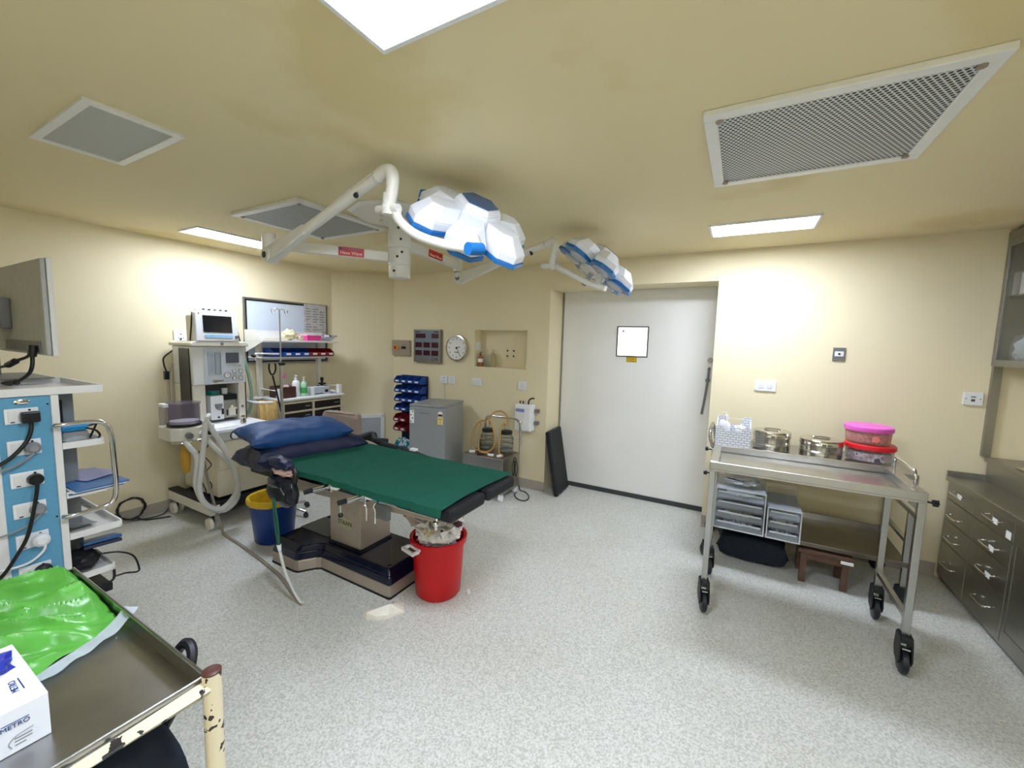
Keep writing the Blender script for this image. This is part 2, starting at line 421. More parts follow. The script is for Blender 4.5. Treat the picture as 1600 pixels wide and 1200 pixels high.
def obj(name, bm, m, parent=None, smooth=False, bevel=0.0, label=None, fix=True):
    """link a bmesh given in room coordinates as ONE mesh object (origin at its base, or at its thing's)"""
    if fix: bmesh.ops.recalc_face_normals(bm, faces=bm.faces)
    me = bpy.data.meshes.new(name)
    if parent is None:
        xs = [v.co.x for v in bm.verts]; ys = [v.co.y for v in bm.verts]; zs = [v.co.z for v in bm.verts]
        org = Vector(((min(xs) + max(xs)) / 2, (min(ys) + max(ys)) / 2, min(zs)))
    else: org = wpos(parent)
    bmesh.ops.translate(bm, verts=bm.verts, vec=-org)
    bm.to_mesh(me); bm.free()
    for k in (m if isinstance(m, (list, tuple)) else [m]): me.materials.append(M[k] if isinstance(k, str) else k)
    o = bpy.data.objects.new(name, me); C.objects.link(o)
    if parent is None: o.location = org
    else: o.parent = parent
    if smooth:
        for p in me.polygons: p.use_smooth = True
        try: me.set_sharp_from_angle(angle=math.radians(38))
        except Exception: pass
    if bevel:
        b = o.modifiers.new('bevel', 'BEVEL'); b.width = bevel; b.segments = 2; b.limit_method = 'ANGLE'; b.angle_limit = math.radians(40)
    if label: o['label'] = label
    return o

def thing(name, label, cat, loc, group=None):
    o = bpy.data.objects.new(name, None); C.objects.link(o); o.location = loc; o.empty_display_size = 0.05
    o['label'] = label; o['category'] = cat
    if group: o['group'] = group
    return o

def tag(o, label, cat, group=None):
    o['label'] = label; o['category'] = cat
    if group: o['group'] = group
    return o

def struct(name, bm, m, parent=None, **k):
    o = obj(name, bm, m, parent, **k)
    if parent is None: o['kind'] = 'structure'
    return o

def dup(root, delta, label=None, group=None):
    def cp(o, par):
        c = o.copy(); C.objects.link(c)
        if par is not None: c.parent = par
        for ch in list(o.children): cp(ch, c)
        return c
    r = cp(root, None); r.location = Vector(root.location) + Vector(delta)
    if label: r['label'] = label
    if group: r['group'] = group
    return r

def text(name, body, size, mtx, m, parent=None, ext=0.0006, align='CENTER'):
    """real lettering as a mesh; mtx places the text plane (x right, y up, z out)"""
    cu = bpy.data.curves.new(name, 'FONT'); cu.body = body; cu.size = size; cu.extrude = ext; cu.align_x = align; cu.align_y = 'CENTER'
    tmp = bpy.data.objects.new(name, cu); C.objects.link(tmp)
    dg = bpy.context.evaluated_depsgraph_get()
    me = bpy.data.meshes.new_from_object(tmp.evaluated_get(dg))
    bpy.data.objects.remove(tmp); bpy.data.curves.remove(cu)
    bm = bmesh.new(); bm.from_mesh(me); bpy.data.meshes.remove(me)
    for v in bm.verts: v.co = mtx @ v.co
    return obj(name, bm, m, parent, fix=False)

def facing(pos, right, up):
    r = Vector(right).normalized(); u = Vector(up); u = (u - r * u.dot(r)).normalized(); n = r.cross(u)
    p = Vector(pos)
    return Matrix(((r.x, u.x, n.x, p.x), (r.y, u.y, n.y, p.y), (r.z, u.z, n.z, p.z), (0, 0, 0, 1)))
def rotz(c, a): return Matrix.Translation(c) @ Matrix.Rotation(a, 4, 'Z')
# ================================================================ the room
XL, XR, YB, YF, ZC, YD = -4.325, 1.80, 3.869, -1.30, 2.363, 4.212
CH0, CH1 = (XL, 3.289), (-3.894, YB)          # ends of the angled corner wall
T = 0.15
b = new(); box(b, XL - T, XR + T, YF - T, YD + 0.3, -0.12, 0.0); struct('floor', b, 'floor')
b = new(); box(b, XL - T, XR + T, YF - T, YD + 0.3, ZC, ZC + 0.12); struct('ceiling', b, 'ceil')
b = new(); box(b, XL - T, XL, YF - T, CH0[1] + 0.02, 0, ZC); struct('wall_left', b, 'wall')
b = new(); prism(b, [CH0, CH1, (CH1[0], CH1[1] + T), (XL - T, CH1[1] + T), (XL - T, CH0[1])], 0, ZC); struct('wall_corner', b, 'wall')
b = new(); box(b, XR, XR + T, YF - T, YB + T, 0, ZC); struct('wall_right', b, 'wall')
b = new(); box(b, XL - T, XR + T, YF - T, YF, 0, ZC); struct('wall_front', b, 'wall')
# back wall with the door recess and the square niche cut out of it
J0, J1, DZ = -1.725, -0.20, 2.12
NX0, NX1, NZ0, NZ1, ND = -2.644, -1.978, 1.283, 1.695, 0.13
b = new()
y0, y1 = YB, YD + 0.25
box(b, CH1[0], NX0, y0, y1, 0, ZC); box(b, NX0, NX1, y0, y1, 0, NZ0); box(b, NX0, NX1, y0, y1, NZ1, ZC); box(b, NX0, NX1, y0 + ND, y1, NZ0, NZ1)
box(b, NX1, J0, y0, y1, 0, ZC); box(b, J0, J1, y0, y1, DZ, ZC); box(b, J1, XR + T, y0, y1, 0, ZC)
struct('wall_back', b, 'wall')
bb = 0.098
b = new(); box(b, XL, XL + 0.006, YF, CH0[1], 0, bb); box(b, XL, XL + 0.022, YF, CH0[1], 0, 0.012); struct('baseboard_left', b, 'base')
b = new(); box(b, CH1[0], J0, YB - 0.006, YB, 0, bb); box(b, CH1[0], J0, YB - 0.022, YB, 0, 0.012)
box(b, J1, 1.30, YB - 0.006, YB, 0, bb); box(b, J1, 1.30, YB - 0.022, YB, 0, 0.012); struct('baseboard_back', b, 'base')
dx, dy = CH1[0] - CH0[0], CH1[1] - CH0[1]; L_ = math.hypot(dx, dy); nx_, ny_ = dy / L_, -dx / L_
b = new(); prism(b, [CH0, CH1, (CH1[0] + nx_ * 0.006, CH1[1] + ny_ * 0.006), (CH0[0] + nx_ * 0.006, CH0[1] + ny_ * 0.006)], 0, bb); struct('baseboard_corner', b, 'base')

# sliding door in the recess
b = new(); box(b, J0 + 0.001, J1 - 0.001, YD, YD + 0.05, 0.045, DZ - 0.001)
door = struct('door_1', b, 'door')
b = new(); box(b, J0 + 0.001, J1 - 0.001, YD - 0.012, YD + 0.02, 0.0, 0.046); struct('bottom_seal', b, 'seal', door)
b = new(); box(b, J0 + 0.001, J0 + 0.018, YD - 0.012, YD, 0.046, DZ - 0.002); struct('edge_strip', b, 'alu', door)
b = new(); frame_box(b, -1.118, -0.806, 1.452, 1.757, 0.011, YD - 0.008, YD); struct('window_frame', b, 'black', door)
b = new(); box(b, -1.107, -0.817, YD - 0.004, YD + 0.001, 1.463, 1.746); vp = struct('window_pane', b, mat('lit_corridor_pane', 'f2ecea', 0.3, var=0.01, emit=0.9), door)
b = new(); cyl(b, (-1.055, YD - 0.0045, 1.71), (-1.055, YD - 0.004, 1.71), 0.012); struct('pane_mark', b, 'grey', door)
b = new(); box(b, -1.012, -0.908, YD - 0.003, YD, 1.398, 1.449)
for k in range(4): box(b, -1.0, -0.92 - 0.01 * (k % 2), YD - 0.0034, YD - 0.003, 1.408 + k * 0.009, 1.4105 + k * 0.009, 1)
frame_box(b, -1.009, -0.911, 1.401, 1.446, 0.003, YD - 0.0034, YD - 0.003, mi=1)
struct('warning_sign', b, ['yel', 'darktxt'], door)
b = new(); cyl(b, (-0.24, YD - 0.010, 1.447), (-0.24, YD, 1.447), 0.026); cyl(b, (-0.24, YD - 0.014, 1.447), (-0.24, YD - 0.01, 1.447), 0.012)
struct('lock', b, 'alu', door, smooth=True)
b = new(); cyl(b, (-0.245, YD - 0.03, 1.366), (-0.245, YD, 1.366), 0.013); cyl(b, (-0.250, YD - 0.035, 1.262), (-0.250, YD, 1.262), 0.02)
tube(b, [(-0.243, YD - 0.03, 1.385), (-0.249, YD - 0.032, 1.26), (-0.262, YD - 0.04, 1.1), (-0.28, YD - 0.045, 0.945)], 0.0105, 10)
struct('door_handle', b, 'greymetal', door, smooth=True)

# lit ceiling panels
def panel_light(x0, x1, y0, y1, label, em='emit'):
    t = thing('ceiling_light', label, 'ceiling light', ((x0 + x1) / 2, (y0 + y1) / 2, ZC - 0.012), 'recessed ceiling panels')
    b = new()
    w_ = 0.014
    box(b, x0, x1, y0, y0 + w_, ZC - 0.012, ZC); box(b, x0, x1, y1 - w_, y1, ZC - 0.012, ZC)
    box(b, x0, x0 + w_, y0 + w_, y1 - w_, ZC - 0.012, ZC); box(b, x1 - w_, x1, y0 + w_, y1 - w_, ZC - 0.012, ZC)
    obj('frame', b, 'white', t)
    b = new(); box(b, x0 + w_, x1 - w_, y0 + w_, y1 - w_, ZC - 0.008, ZC - 0.002); obj('diffuser', b, em, t)
    return t
panel_light(-0.937, -0.337, 0.590, 0.895, 'large lit ceiling panel nearest the viewer, cut off by the top of the photo')
panel_light(0.367, 0.972, -0.75, -0.445, 'unseen lit panel added behind the viewer on the right as fill light')  # added out of view to brighten the near floor and right wall
panel_light(-0.242, 0.367, 3.050, 3.350, 'lit ceiling panel near the sliding door and right wall', 'emitdim')
panel_light(-3.905, -3.605, 1.595, 2.245, 'lit ceiling panel beside the left wall behind the lamp arm', 'emitleft')
# unlit panel
x0, x1, y0, y1 = -2.655, -2.050, 0.578, 0.880
t = thing('ceiling_light', 'unlit grey ceiling panel in a white frame, above the equipment tower', 'ceiling light', ((x0 + x1) / 2, (y0 + y1) / 2, ZC - 0.012), 'recessed ceiling panels')
b = new(); box(b, x0, x1, y0, y0 + 0.028, ZC - 0.012, ZC); box(b, x0, x1, y1 - 0.028, y1, ZC - 0.012, ZC)
box(b, x0, x0 + 0.028, y0 + 0.028, y1 - 0.028, ZC - 0.012, ZC); box(b, x1 - 0.028, x1, y0 + 0.028, y1 - 0.028, ZC - 0.012, ZC); obj('frame', b, 'whitemetal', t)
b = new(); box(b, x0 + 0.028, x1 - 0.028, y0 + 0.028, y1 - 0.028, ZC - 0.007, ZC - 0.001); obj('diffuser', b, 'diff', t)

# perforated air grilles in the ceiling
def ceiling_grille(x0, x1, y0, y1, label):
    t = thing('air_grille', label, 'air vent', ((x0 + x1) / 2, (y0 + y1) / 2, ZC - 0.022), 'perforated ceiling air grilles')
    b = new(); w_ = 0.045
    for (a0, a1, c0, c1) in ((x0, x1, y0, y0 + w_), (x0, x1, y1 - w_, y1), (x0, x0 + w_, y0 + w_, y1 - w_), (x1 - w_, x1, y0 + w_, y1 - w_)):
        box(b, a0, a1, c0, c1, ZC - 0.022, ZC)
    obj('frame', b, 'whitemetal', t, bevel=0.004)
    b = new(); box(b, x0 + w_, x1 - w_, y0 + w_, y1 - w_, ZC - 0.016, ZC - 0.012); obj('perforated_sheet', b, 'grille', t)
    for (cx, cy) in ((x0 + 0.05, y0 + 0.05), (x1 - 0.05, y0 + 0.05), (x0 + 0.05, y1 - 0.05), (x1 - 0.05, y1 - 0.05)):
        b = new(); cyl(b, (cx, cy, ZC - 0.027), (cx, cy, ZC - 0.016), 0.012, seg=12); obj('corner_screw', b, 'taupe', t)
ceiling_grille(-0.172, 0.570, 1.610, 2.312, 'large perforated white air grille in the right half of the ceiling')
ceiling_grille(-3.008, -2.300, 1.528, 2.225, 'perforated air grille in the ceiling beside the surgical lamp mount')

# wall grille low on the angled corner wall
t = thing('wall_grille', 'white perforated air grille low on the corner wall behind the padded chair back', 'air vent', (CH0[0] + dx * .6 + nx_ * 0.01, CH0[1] + dy * .6 + ny_ * 0.01, 0.1))
mg = Matrix(((dx / L_, -nx_, 0, CH0[0]), (dy / L_, -ny_, 0, CH0[1]), (0, 0, 1, 0), (0, 0, 0, 1)))     # local x along wall, y into wall
b = new(); frame_box(b, 0.25, 0.60, 0.10, 0.61, 0.045, -0.02, -0.001, mg); obj('frame', b, 'whitemetal', t, bevel=0.003)
b = new(); box(b, 0.295, 0.555, -0.012, -0.006, 0.145, 0.565, 0, mg); obj('perforated_sheet', b, 'grillew', t)
b = new(); cyl(b, mg @ Vector((0.58, -0.024, 0.585)), mg @ Vector((0.58, -0.02, 0.585)), 0.008); obj('screw', b, 'grey', t)

# ---------------------------------------------------------------- things on the back wall
def plate(x0, x1, z0, z1, name, label, cat, kind, y=YB, mtx=None, group=None):
    """a switch or socket plate: backing, rocker/insert, screws or pin holes"""
    mt = mtx or Matrix.Identity(4)
    c = mt @ Vector(((x0 + x1) / 2, y - 0.001, z0))
    t = thing(name, label, cat, c, group)
    b = new(); box(b, x0, x1, y - 0.012, y - 0.0005, z0, z1, 0, mt); obj('plate', b, 'white', t, bevel=0.003)
    cx, cz = (x0 + x1) / 2, (z0 + z1) / 2; w_, h_ = x1 - x0, z1 - z0
    if kind == 'socket':
        for (px, pz, r) in ((0, .02, .006), (-.017, -.012, .004), (.017, -.012, .004)):
            b = new(); cyl(b, mt @ Vector((cx + px, y - 0.0128, cz + pz)), mt @ Vector((cx + px, y - 0.011, cz + pz)), r, seg=10); obj('pin_hole', b, 'black', t)
    elif kind == 'switch':
        b = new(); box(b, cx - w_ * .22, cx + w_ * .22, y - 0.016, y - 0.011, cz - h_ * .3, cz + h_ * .3, 0, mt); obj('rocker', b, 'whitemetal', t, bevel=0.002)
    elif kind == 'double':
        for s in (-1, 1):
            b = new(); box(b, cx + s * w_ * .2 - w_ * .12, cx + s * w_ * .2 + w_ * .12, y - 0.016, y - 0.011, cz - h_ * .2, cz + h_ * .2, 0, mt); obj('rocker', b, 'whitemetal', t, bevel=0.002)
    elif kind == 'outlet':
        b = new(); box(b, cx - .012, cx + .012, y - 0.0135, y - 0.011, cz + .008, cz + .018, 0, mt); obj('label_mark', b, 'grey', t)
        b = new(); box(b, cx - .009, cx + .009, y - 0.0135, y - 0.011, cz - .018, cz - .002, 0, mt); obj('jack', b, 'screeng', t)
        for s in (-1, 1):
            b = new(); cyl(b, mt @ Vector((cx + s * w_ * .36, y - 0.0135, cz)), mt @ Vector((cx + s * w_ * .36, y - 0.011, cz)), 0.004, seg=10); obj('screw', b, 'grey', t)
    return t
plate(-3.125, -3.016, 1.060, 1.150, 'wall_socket', 'square white socket plate above the fridge, left one of a pair', 'socket', 'socket')
plate(-3.006, -2.903, 1.060, 1.150, 'wall_switch', 'blank square white switch plate above the fridge, right one of a pair', 'switch', 'switch')
plate(-2.668, -2.534, 1.066, 1.150, 'wall_switch', 'wide white switch plate below the wall niche', 'switch', 'double')
plate(-2.066, -1.964, 1.060, 1.152, 'wall_switch', 'square white switch plate above the white wall unit', 'switch', 'switch')
plate(0.119, 0.266, 1.226, 1.312, 'wall_switch', 'wide white switch plate right of the door above the woven basket', 'switch', 'double')
plate(1.325, 1.420, 1.226, 1.312, 'wall_outlet', 'white outlet plate near the steel cabinet on the far right', 'socket', 'outlet')
t = plate(0.604, 0.678, 1.490, 1.588, 'call_button', 'grey wall button plate with a white centre right of the door', 'button', 'none')
t.children[0].data.materials[0] = M['greymetal']
b = new(); box(b, 0.614, 0.668, YB - 0.018, YB - 0.011, 1.522, 1.560); obj('button', b, 'white', t, bevel=0.003)
b = new(); cyl(b, (0.641, YB - 0.0195, 1.541), (0.641, YB - 0.018, 1.541), 0.008); obj('button_centre', b, 'black', t)
# isolator box with yellow knob
t = thing('control_box', 'flat beige switch box with yellow and red rotary knob on back wall', 'switch box', (-3.75, YB, 1.365))
b = new(); box(b, -3.890, -3.595, YB - 0.035, YB - 0.001, 1.367, 1.56); obj('box', b, 'beigemetal', t, bevel=0.004)
b = new(); cyl(b, (-3.82, YB - 0.045, 1.465), (-3.82, YB - 0.035, 1.465), 0.031); obj('knob_plate', b, 'yel', t)
b = new(); box(b, -3.83, -3.81, YB - 0.062, YB - 0.045, 1.445, 1.485); cyl(b, (-3.82, YB - 0.055, 1.465), (-3.82, YB - 0.045, 1.465), 0.017); obj('knob', b, 'redplastic', t, bevel=0.002)
b = new(); box(b, -3.725, -3.655, YB - 0.039, YB - 0.035, 1.45, 1.482); obj('display', b, 'black', t)
b = new(); box(b, -3.71, -3.67, YB - 0.0365, YB - 0.035, 1.50, 1.512); obj('label_mark', b, 'grey', t)
# digital display board
t = thing('display_board', 'grey wall display board with eight dark red number windows', 'display board', (-3.31, YB, 1.30))
b = new(); frame_box(b, -3.512, -3.105, 1.298, 1.695, 0.016, YB - 0.05, YB - 0.001); obj('frame', b, 'alu', t, bevel=0.002)
b = new(); box(b, -3.497, -3.12, YB - 0.042, YB - 0.002, 1.313, 1.680); obj('face', b, mat('board_grey', '74828c', 0.35), t)
b = new(); box(b, -3.497, -3.12, YB - 0.044, YB - 0.0415, 1.313, 1.368); obj('logo_strip', b, 'alu', t)
for (a0, a1, z0, z1) in ((-3.485, -3.33, 1.59, 1.645), (-3.235, -3.13, 1.59, 1.645)) + tuple((x, x + 0.10, z, z + 0.062) for z in (1.478, 1.382) for x in (-3.487, -3.362, -3.235)):
    b = new(); box(b, a0, a1, YB - 0.045, YB - 0.04, z0, z1); obj('number_window', b, 'led', t)
for (a0, a1) in ((-3.485, -3.42), (-3.205, -3.13)):
    b = new(); box(b, a0, a1, YB - 0.043, YB - 0.041, 1.660, 1.672); obj('label_strip', b, 'darktxt', t)
text('logo_text', 'CMI', 0.058, facing((-3.185, YB - 0.0445, 1.338), (1, 0, 0), (0, 0, 1)), 'darktxt', t)
# clock
t = thing('wall_clock', 'round white wall clock with silver rim beside the niche', 'clock', (-2.873, YB, 1.342))
my = facing((-2.873, YB - 0.001, 1.486), (1, 0, 0), (0, 0, 1))
b = new(); lathe(b, [(0, 0), (0.150, 0), (0.156, 0.02), (0.150, 0.042), (0.138, 0.045), (0.134, 0.03)], seg=48, mtx=my); obj('rim', b, 'steelp', t, smooth=True)
b = new(); lathe(b, [(0.1335, 0.026), (0.1335, 0.03), (0, 0.03)], seg=48, mtx=my); obj('dial', b, 'paper', t)
for k in range(1, 13):
    a = PI / 2 - k * PI / 6
    text('numeral', str(k), 0.032, facing((-2.873 + 0.108 * math.cos(a), YB - 0.0315, 1.486 + 0.108 * math.sin(a)), (1, 0, 0), (0, 0, 1)), 'darktxt', t)
for a, l, w_, nm in ((-1.05, 0.10, 0.005, 'minute_hand'), (0.3, 0.05, 0.007, 'hour_hand')):
    b = new(); p = Vector((-2.873, YB - 0.034, 1.486)); cyl(b, p, p + Vector((math.cos(a) * l, 0, math.sin(a) * l)), w_ / 2, seg=6); obj(nm, b, 'black', t)
b = new(); cyl(b, (-2.873, YB - 0.037, 1.486), (-2.873, YB - 0.03, 1.486), 0.012); obj('hub', b, 'black', t)
b = new(); box(b, -2.903, -2.843, YB - 0.0325, YB - 0.031, 1.43, 1.442); obj('dial_print', b, 'grey', t)
# niche: small outlet plate on its left cheek, four bolt holes, bottles
mt = Matrix.Translation((NX0, YB + 0.065, 0)) @ Matrix.Rotation(PI / 2, 4, 'Z')
plate(-0.04, 0.04, 1.47, 1.56, 'wall_switch', 'small white plate on the left cheek of the wall niche', 'switch', 'switch', y=0.0, mtx=mt)
for i, (x, z) in enumerate(((-2.285, 1.473), (-2.205, 1.473), (-2.285, 1.413), (-2.205, 1.413))):
    b = new(); cyl(b, (x, YB + ND - 0.004, z), (x, YB + ND + 0.001, z), 0.010, seg=12)
    tag(obj('anchor_bolt', b, 'black'), ['upper left', 'upper right', 'lower left', 'lower right'][i] + ' of four dark bolts on the back of the wall niche', 'bolt', 'bolts in the wall niche')
def bottle(x, y, z, r, h, m, label, cap='white', capr=None, neck=0.35, pump=False, name='bottle', mtx=None):
    t = thing(name, label, 'bottle', (x, y, z))
    b = new(); lathe(b, [(0, 0), (r * .92, 0), (r, h * .03), (r, h * .62), (r * .8, h * .72), (r * neck, h * .78), (r * neck, h * .82), (0, h * .82)], (x, y, z), 24); obj('body', b, m, t, smooth=True)
    cr = capr or r * (neck + .08)
    b = new(); lathe(b, [(0, h * .82), (cr, h * .82), (cr, h * .92), (cr * .8, h), (0, h)] if not pump else [(0, h * .82), (cr, h * .82), (cr, h * .88), (cr * .35, h * .88), (cr * .35, h * .97), (0, h * .97)], (x, y, z), 20)
    if pump: box(b, x - cr * .5, x + cr * 1.9, y - cr * .5, y + cr * .5, z + h * .965, z + h)
    obj('pump' if pump else 'cap', b, cap, t, smooth=not pump)
    return t
yb = YB + 0.055
t = bottle(-2.597, yb, NZ0, 0.030, 0.165, mat('amber_liquid_bottle', 'cf8f62', 0.2, trans=0.5, ior=1.2), 'amber spray bottle with black head in the left of the wall niche', 'black', pump=True, name='spray_bottle')
b = new(); lathe(b, [(0.0306, 0.05), (0.0306, 0.09)], (-2.597, yb, NZ0), 24); obj('paper_label', b, 'paper', t)
bottle(-2.52, yb + 0.01, NZ0, 0.033, 0.195, 'clearp', 'clear plastic bottle next to the amber spray bottle in the niche', 'clearp')
bottle(-2.435, yb + 0.015, NZ0, 0.034, 0.20, mat('pale_yellow_bottle', 'd9cfa6', 0.2, trans=0.6, ior=1.15), 'pale yellowish clear bottle, rightmost of the bottles in the niche', 'clearp')
# white wall unit beside the door
t = thing('flow_unit', 'white wall-mounted box with round dial beside the door recess', 'wall unit', (-1.92, YB, 0.645))
b = new(); box(b, -2.035, -1.845, YB - 0.13, YB - 0.012, 0.645, 0.925); obj('housing', b, 'white', t, bevel=0.012)
b = new(); box(b, -2.018, -1.918, YB - 0.1325, YB - 0.129, 0.845, 0.880); obj('blue_strip', b, mat('periwinkle_strip', '8d97cf', 0.4), t)
b = new(); box(b, -2.022, -1.915, YB - 0.132, YB - 0.129, 0.70, 0.835); obj('inset_panel', b, 'whitemetal', t)
b = new(); cyl(b, (-1.968, YB - 0.15, 0.70), (-1.968, YB - 0.13, 0.70), 0.032); obj('dial', b, 'whitemetal', t, smooth=True, bevel=0.003)
for z in (0.71, 0.84):
    b = new(); box(b, -1.845, -1.80, YB - 0.05, YB - 0.001, z, z + 0.035); obj('bracket', b, 'alu', t)
for x in (-2.0, -1.965):
    b = new(); cyl(b, (x, YB - 0.07, 0.925), (x, YB - 0.07, 0.955), 0.008, seg=12); obj('inlet', b, 'brown', t)
b = new(); tube(b, [(-1.90, YB - 0.07, 0.92), (-1.9, YB - 0.07, 0.96), (-1.88, YB - 0.06, 0.985), (-1.845, YB - 0.05, 0.99)], 0.008, 8); obj('cable', b, 'black', t, smooth=True)
# cable hole marks above unit are part of the wall paint (left out)

# left-wall socket and whiteboard
mw = Matrix(((0, -1, 0, XL), (1, 0, 0, 0), (0, 0, 1, 0), (0, 0, 0, 1)))         # local x -> +Y, local -y -> +X
plate(1.695, 1.800, 1.480, 1.592, 'wall_socket', 'white socket plate with a plug on the left wall beside the patient monitor', 'socket', 'socket', y=0.0, mtx=mw)
t = thing('whiteboard', 'large pale whiteboard in a thin frame on the left wall', 'whiteboard', (XL, 2.745, 1.275))
b = new(); box(b, 2.29, 3.20, -0.014, -0.001, 1.29, 1.925, 0, mw); obj('board', b, 'whiteboard', t)
b = new(); frame_box(b, 2.272, 3.215, 1.276, 1.942, 0.018, -0.02, -0.001, mw); obj('frame', b, 'alu', t, bevel=0.002)
b = new(); frame_box(b, 2.29, 3.197, 1.294, 1.924, 0.014, -0.0185, -0.010, mw); obj('inner_border', b, 'black', t)
b = new(); box(b, 2.915, 3.19, -0.021, -0.0188, 1.50, 1.935, 0, mw)
for i in range(3):
    for k in range(13):
        if (i + k) % 7: box(b, 2.935 + i * 0.086, 2.935 + i * 0.086 + 0.05 + 0.02 * ((k * 3 + i) % 2), -0.0216, -0.021, 1.53 + k * 0.029, 1.541 + k * 0.029, 1, mw)
tag(obj('wall_chart', b, ['chart', 'grey']), 'printed grey paper chart hung on the right end of the whiteboard', 'chart')
# ================================================================ surgical lamp on the ceiling
LAMPX, LAMPY = -2.01, 2.05
lamp = thing('surgical_lamp', 'twin-headed white and blue surgical lamp on jointed arms hung from the ceiling', 'surgical lamp', (LAMPX, LAMPY, 1.96))
b = new(); lathe(b, [(0, 0), (0.27, 0), (0.29, 0.012), (0.29, 0.02), (0, 0.02)], (LAMPX, LAMPY - 0.04, ZC - 0.0205), 8); obj('mounting_plate', b, 'lamparm', lamp)
for k in range(6):
    b = new(); a = k * PI / 3 + .3; cyl(b, (LAMPX + .13 * math.cos(a), LAMPY + .13 * math.sin(a), ZC - 0.03), (LAMPX + .13 * math.cos(a), LAMPY + .13 * math.sin(a), ZC - 0.02), 0.012, seg=8); obj('mounting_bolt', b, 'chrome', lamp)
b = new(); lathe(b, [(0, 1.962), (0.064, 1.962), (0.070, 1.97), (0.070, 2.035), (0.066, 2.037), (0.066, 2.041), (0.072, 2.043), (0.072, 2.145), (0.068, 2.147), (0.068, 2.151), (0.073, 2.153), (0.073, 2.26), (0.066, 2.262), (0.066, ZC - 0.02), (0, ZC - 0.02)], (LAMPX, LAMPY, 0), 36)
col = obj('column', b, 'lamparm', lamp, smooth=True)
for z, a in ((2.0, -1.3), (2.09, -1.0), (2.2, -0.7), (2.12, -0.6), (2.27, -0.9)):
    b = new(); d = Vector((math.cos(a), math.sin(a), 0)); p = Vector((LAMPX, LAMPY, z)); cyl(b, p + d * 0.066, p + d * 0.0755, 0.008, seg=10); obj('screw', b, 'black', col)
def bar(bm, p0, p1, h0, w0, h1, w1):
    """tapered square-section beam between two points (height h, width w at either end)"""
    p0, p1 = Vector(p0), Vector(p1); d = (p1 - p0).normalized(); s = d.cross(Vector((0, 0, 1))).normalized(); t = s.cross(d)
    A = [bm.verts.new(p0 + s * i * w0 / 2 + t * j * h0 / 2) for i, j in ((-1, -1), (1, -1), (1, 1), (-1, 1))]
    B = [bm.verts.new(p1 + s * i * w1 / 2 + t * j * h1 / 2) for i, j in ((-1, -1), (1, -1), (1, 1), (-1, 1))]
    bm.faces.new(A[::-1]); bm.faces.new(B)
    for i in range(4): bm.faces.new((A[i], A[(i + 1) % 4], B[(i + 1) % 4], B[i]))
    return bm
# first arm
E1 = Vector((-2.47, 1.46, 2.10))
b = new(); bar(b, (LAMPX - 0.045, LAMPY - 0.055, 2.093), E1, 0.062, 0.045, 0.062, 0.045); boom1 = obj('boom', b, 'lamparm', lamp, bevel=0.006)
dv = (E1 - Vector((LAMPX, LAMPY, 2.093))).normalized(); rt = -Vector((dv.x, dv.y, 0)).normalized(); nrm = rt.cross(Vector((0, 0, 1)))
pm = Vector((-2.193, 1.815, 2.095)); mm = facing(pm + nrm * 0.0232, rt, (0, 0, 1))
b = new(); box(b, -0.075, 0.075, -0.027, 0.027, -0.0004, 0.0008, 0, mm); st = obj('name_sticker', b, 'red', boom1)
text('sticker_text', 'Hexa Wave', 0.027, mm @ Matrix.Translation((0, -0.008, 0.0012)), 'whitetxt', boom1)
b = new(); box(b, -0.06, 0.06, 0.012, 0.017, 0.0008, 0.0014, 0, mm); obj('sticker_line', b, 'lampd', boom1)
b = new(); box(b, -0.072, -0.055, 0.008, 0.022, 0.0008, 0.0016, 0, mm); obj('sticker_badge', b, 'bluetxt', boom1)
b = new(); cyl(b, E1 + Vector((0, 0, -0.045)), E1 + Vector((0, 0, 0.055)), 0.037, seg=24); obj('joint', b, 'lamparm', lamp, smooth=True, bevel=0.003)
H1 = Vector((-2.44, 1.45, 2.025)); T1 = Vector((-1.405, 1.36, 2.29)); dh = (T1 - H1).normalized(); sh = dh.cross(Vector((0, 0, 1))).normalized()
b = new(); cyl(b, E1 + Vector((0, 0, -0.045)), H1 + Vector((0, 0, -.01)), 0.036, 0.040, seg=20); cyl(b, H1 - sh * 0.035, H1 + sh * 0.035, 0.042, seg=24); obj('knuckle', b, 'lamparm', lamp, smooth=True)
b = new(); cyl(b, H1 + sh * 0.036, H1 + sh * 0.040, 0.018, seg=20); obj('pivot_cap', b, 'black', lamp)
b = new(); bar(b, H1 + dh * 0.0, H1 + dh * 0.40, 0.088, 0.055, 0.052, 0.045); cyl(b, H1 + dh * 0.36, T1 - dh * 0.05, 0.026, 0.024, seg=20); obj('spring_arm', b, 'lamparm', lamp, smooth=True, bevel=0.006)
b = new(); tube(b, [H1 + dh * 0.55 + Vector((0, 0, .026)), H1 + dh * 0.8 + Vector((0, 0, 0.035)), T1 - dh * .02 + Vector((0, 0, .03))], 0.006, 8); obj('arm_cable', b, 'lamparm', lamp, smooth=True)
b = new(); p = H1 + dh * 0.87 + Vector((0, -0.02, -0.02)); cyl(b, p, p + Vector((0.02, -0.02, -0.018)), 0.008, 0.012, seg=10); obj('arm_knob', b, 'black', lamp)
b = new(); tube(b, [T1 - dh * 0.07, T1 - dh * 0.01, T1 + Vector((0.025, 0, -0.015)), T1 + Vector((0.03, 0, -0.07)), T1 + Vector((0.012, 0, -0.15))], [0.03, 0.027], 14); cyl(b, T1 + Vector((0.012, 0, -0.10)), T1 + Vector((0.008, 0, -0.19)), 0.027, 0.031, seg=18); obj('yoke', b, 'lamparm', lamp, smooth=True)
Y1 = Vector((-1.40, 1.36, 2.128))
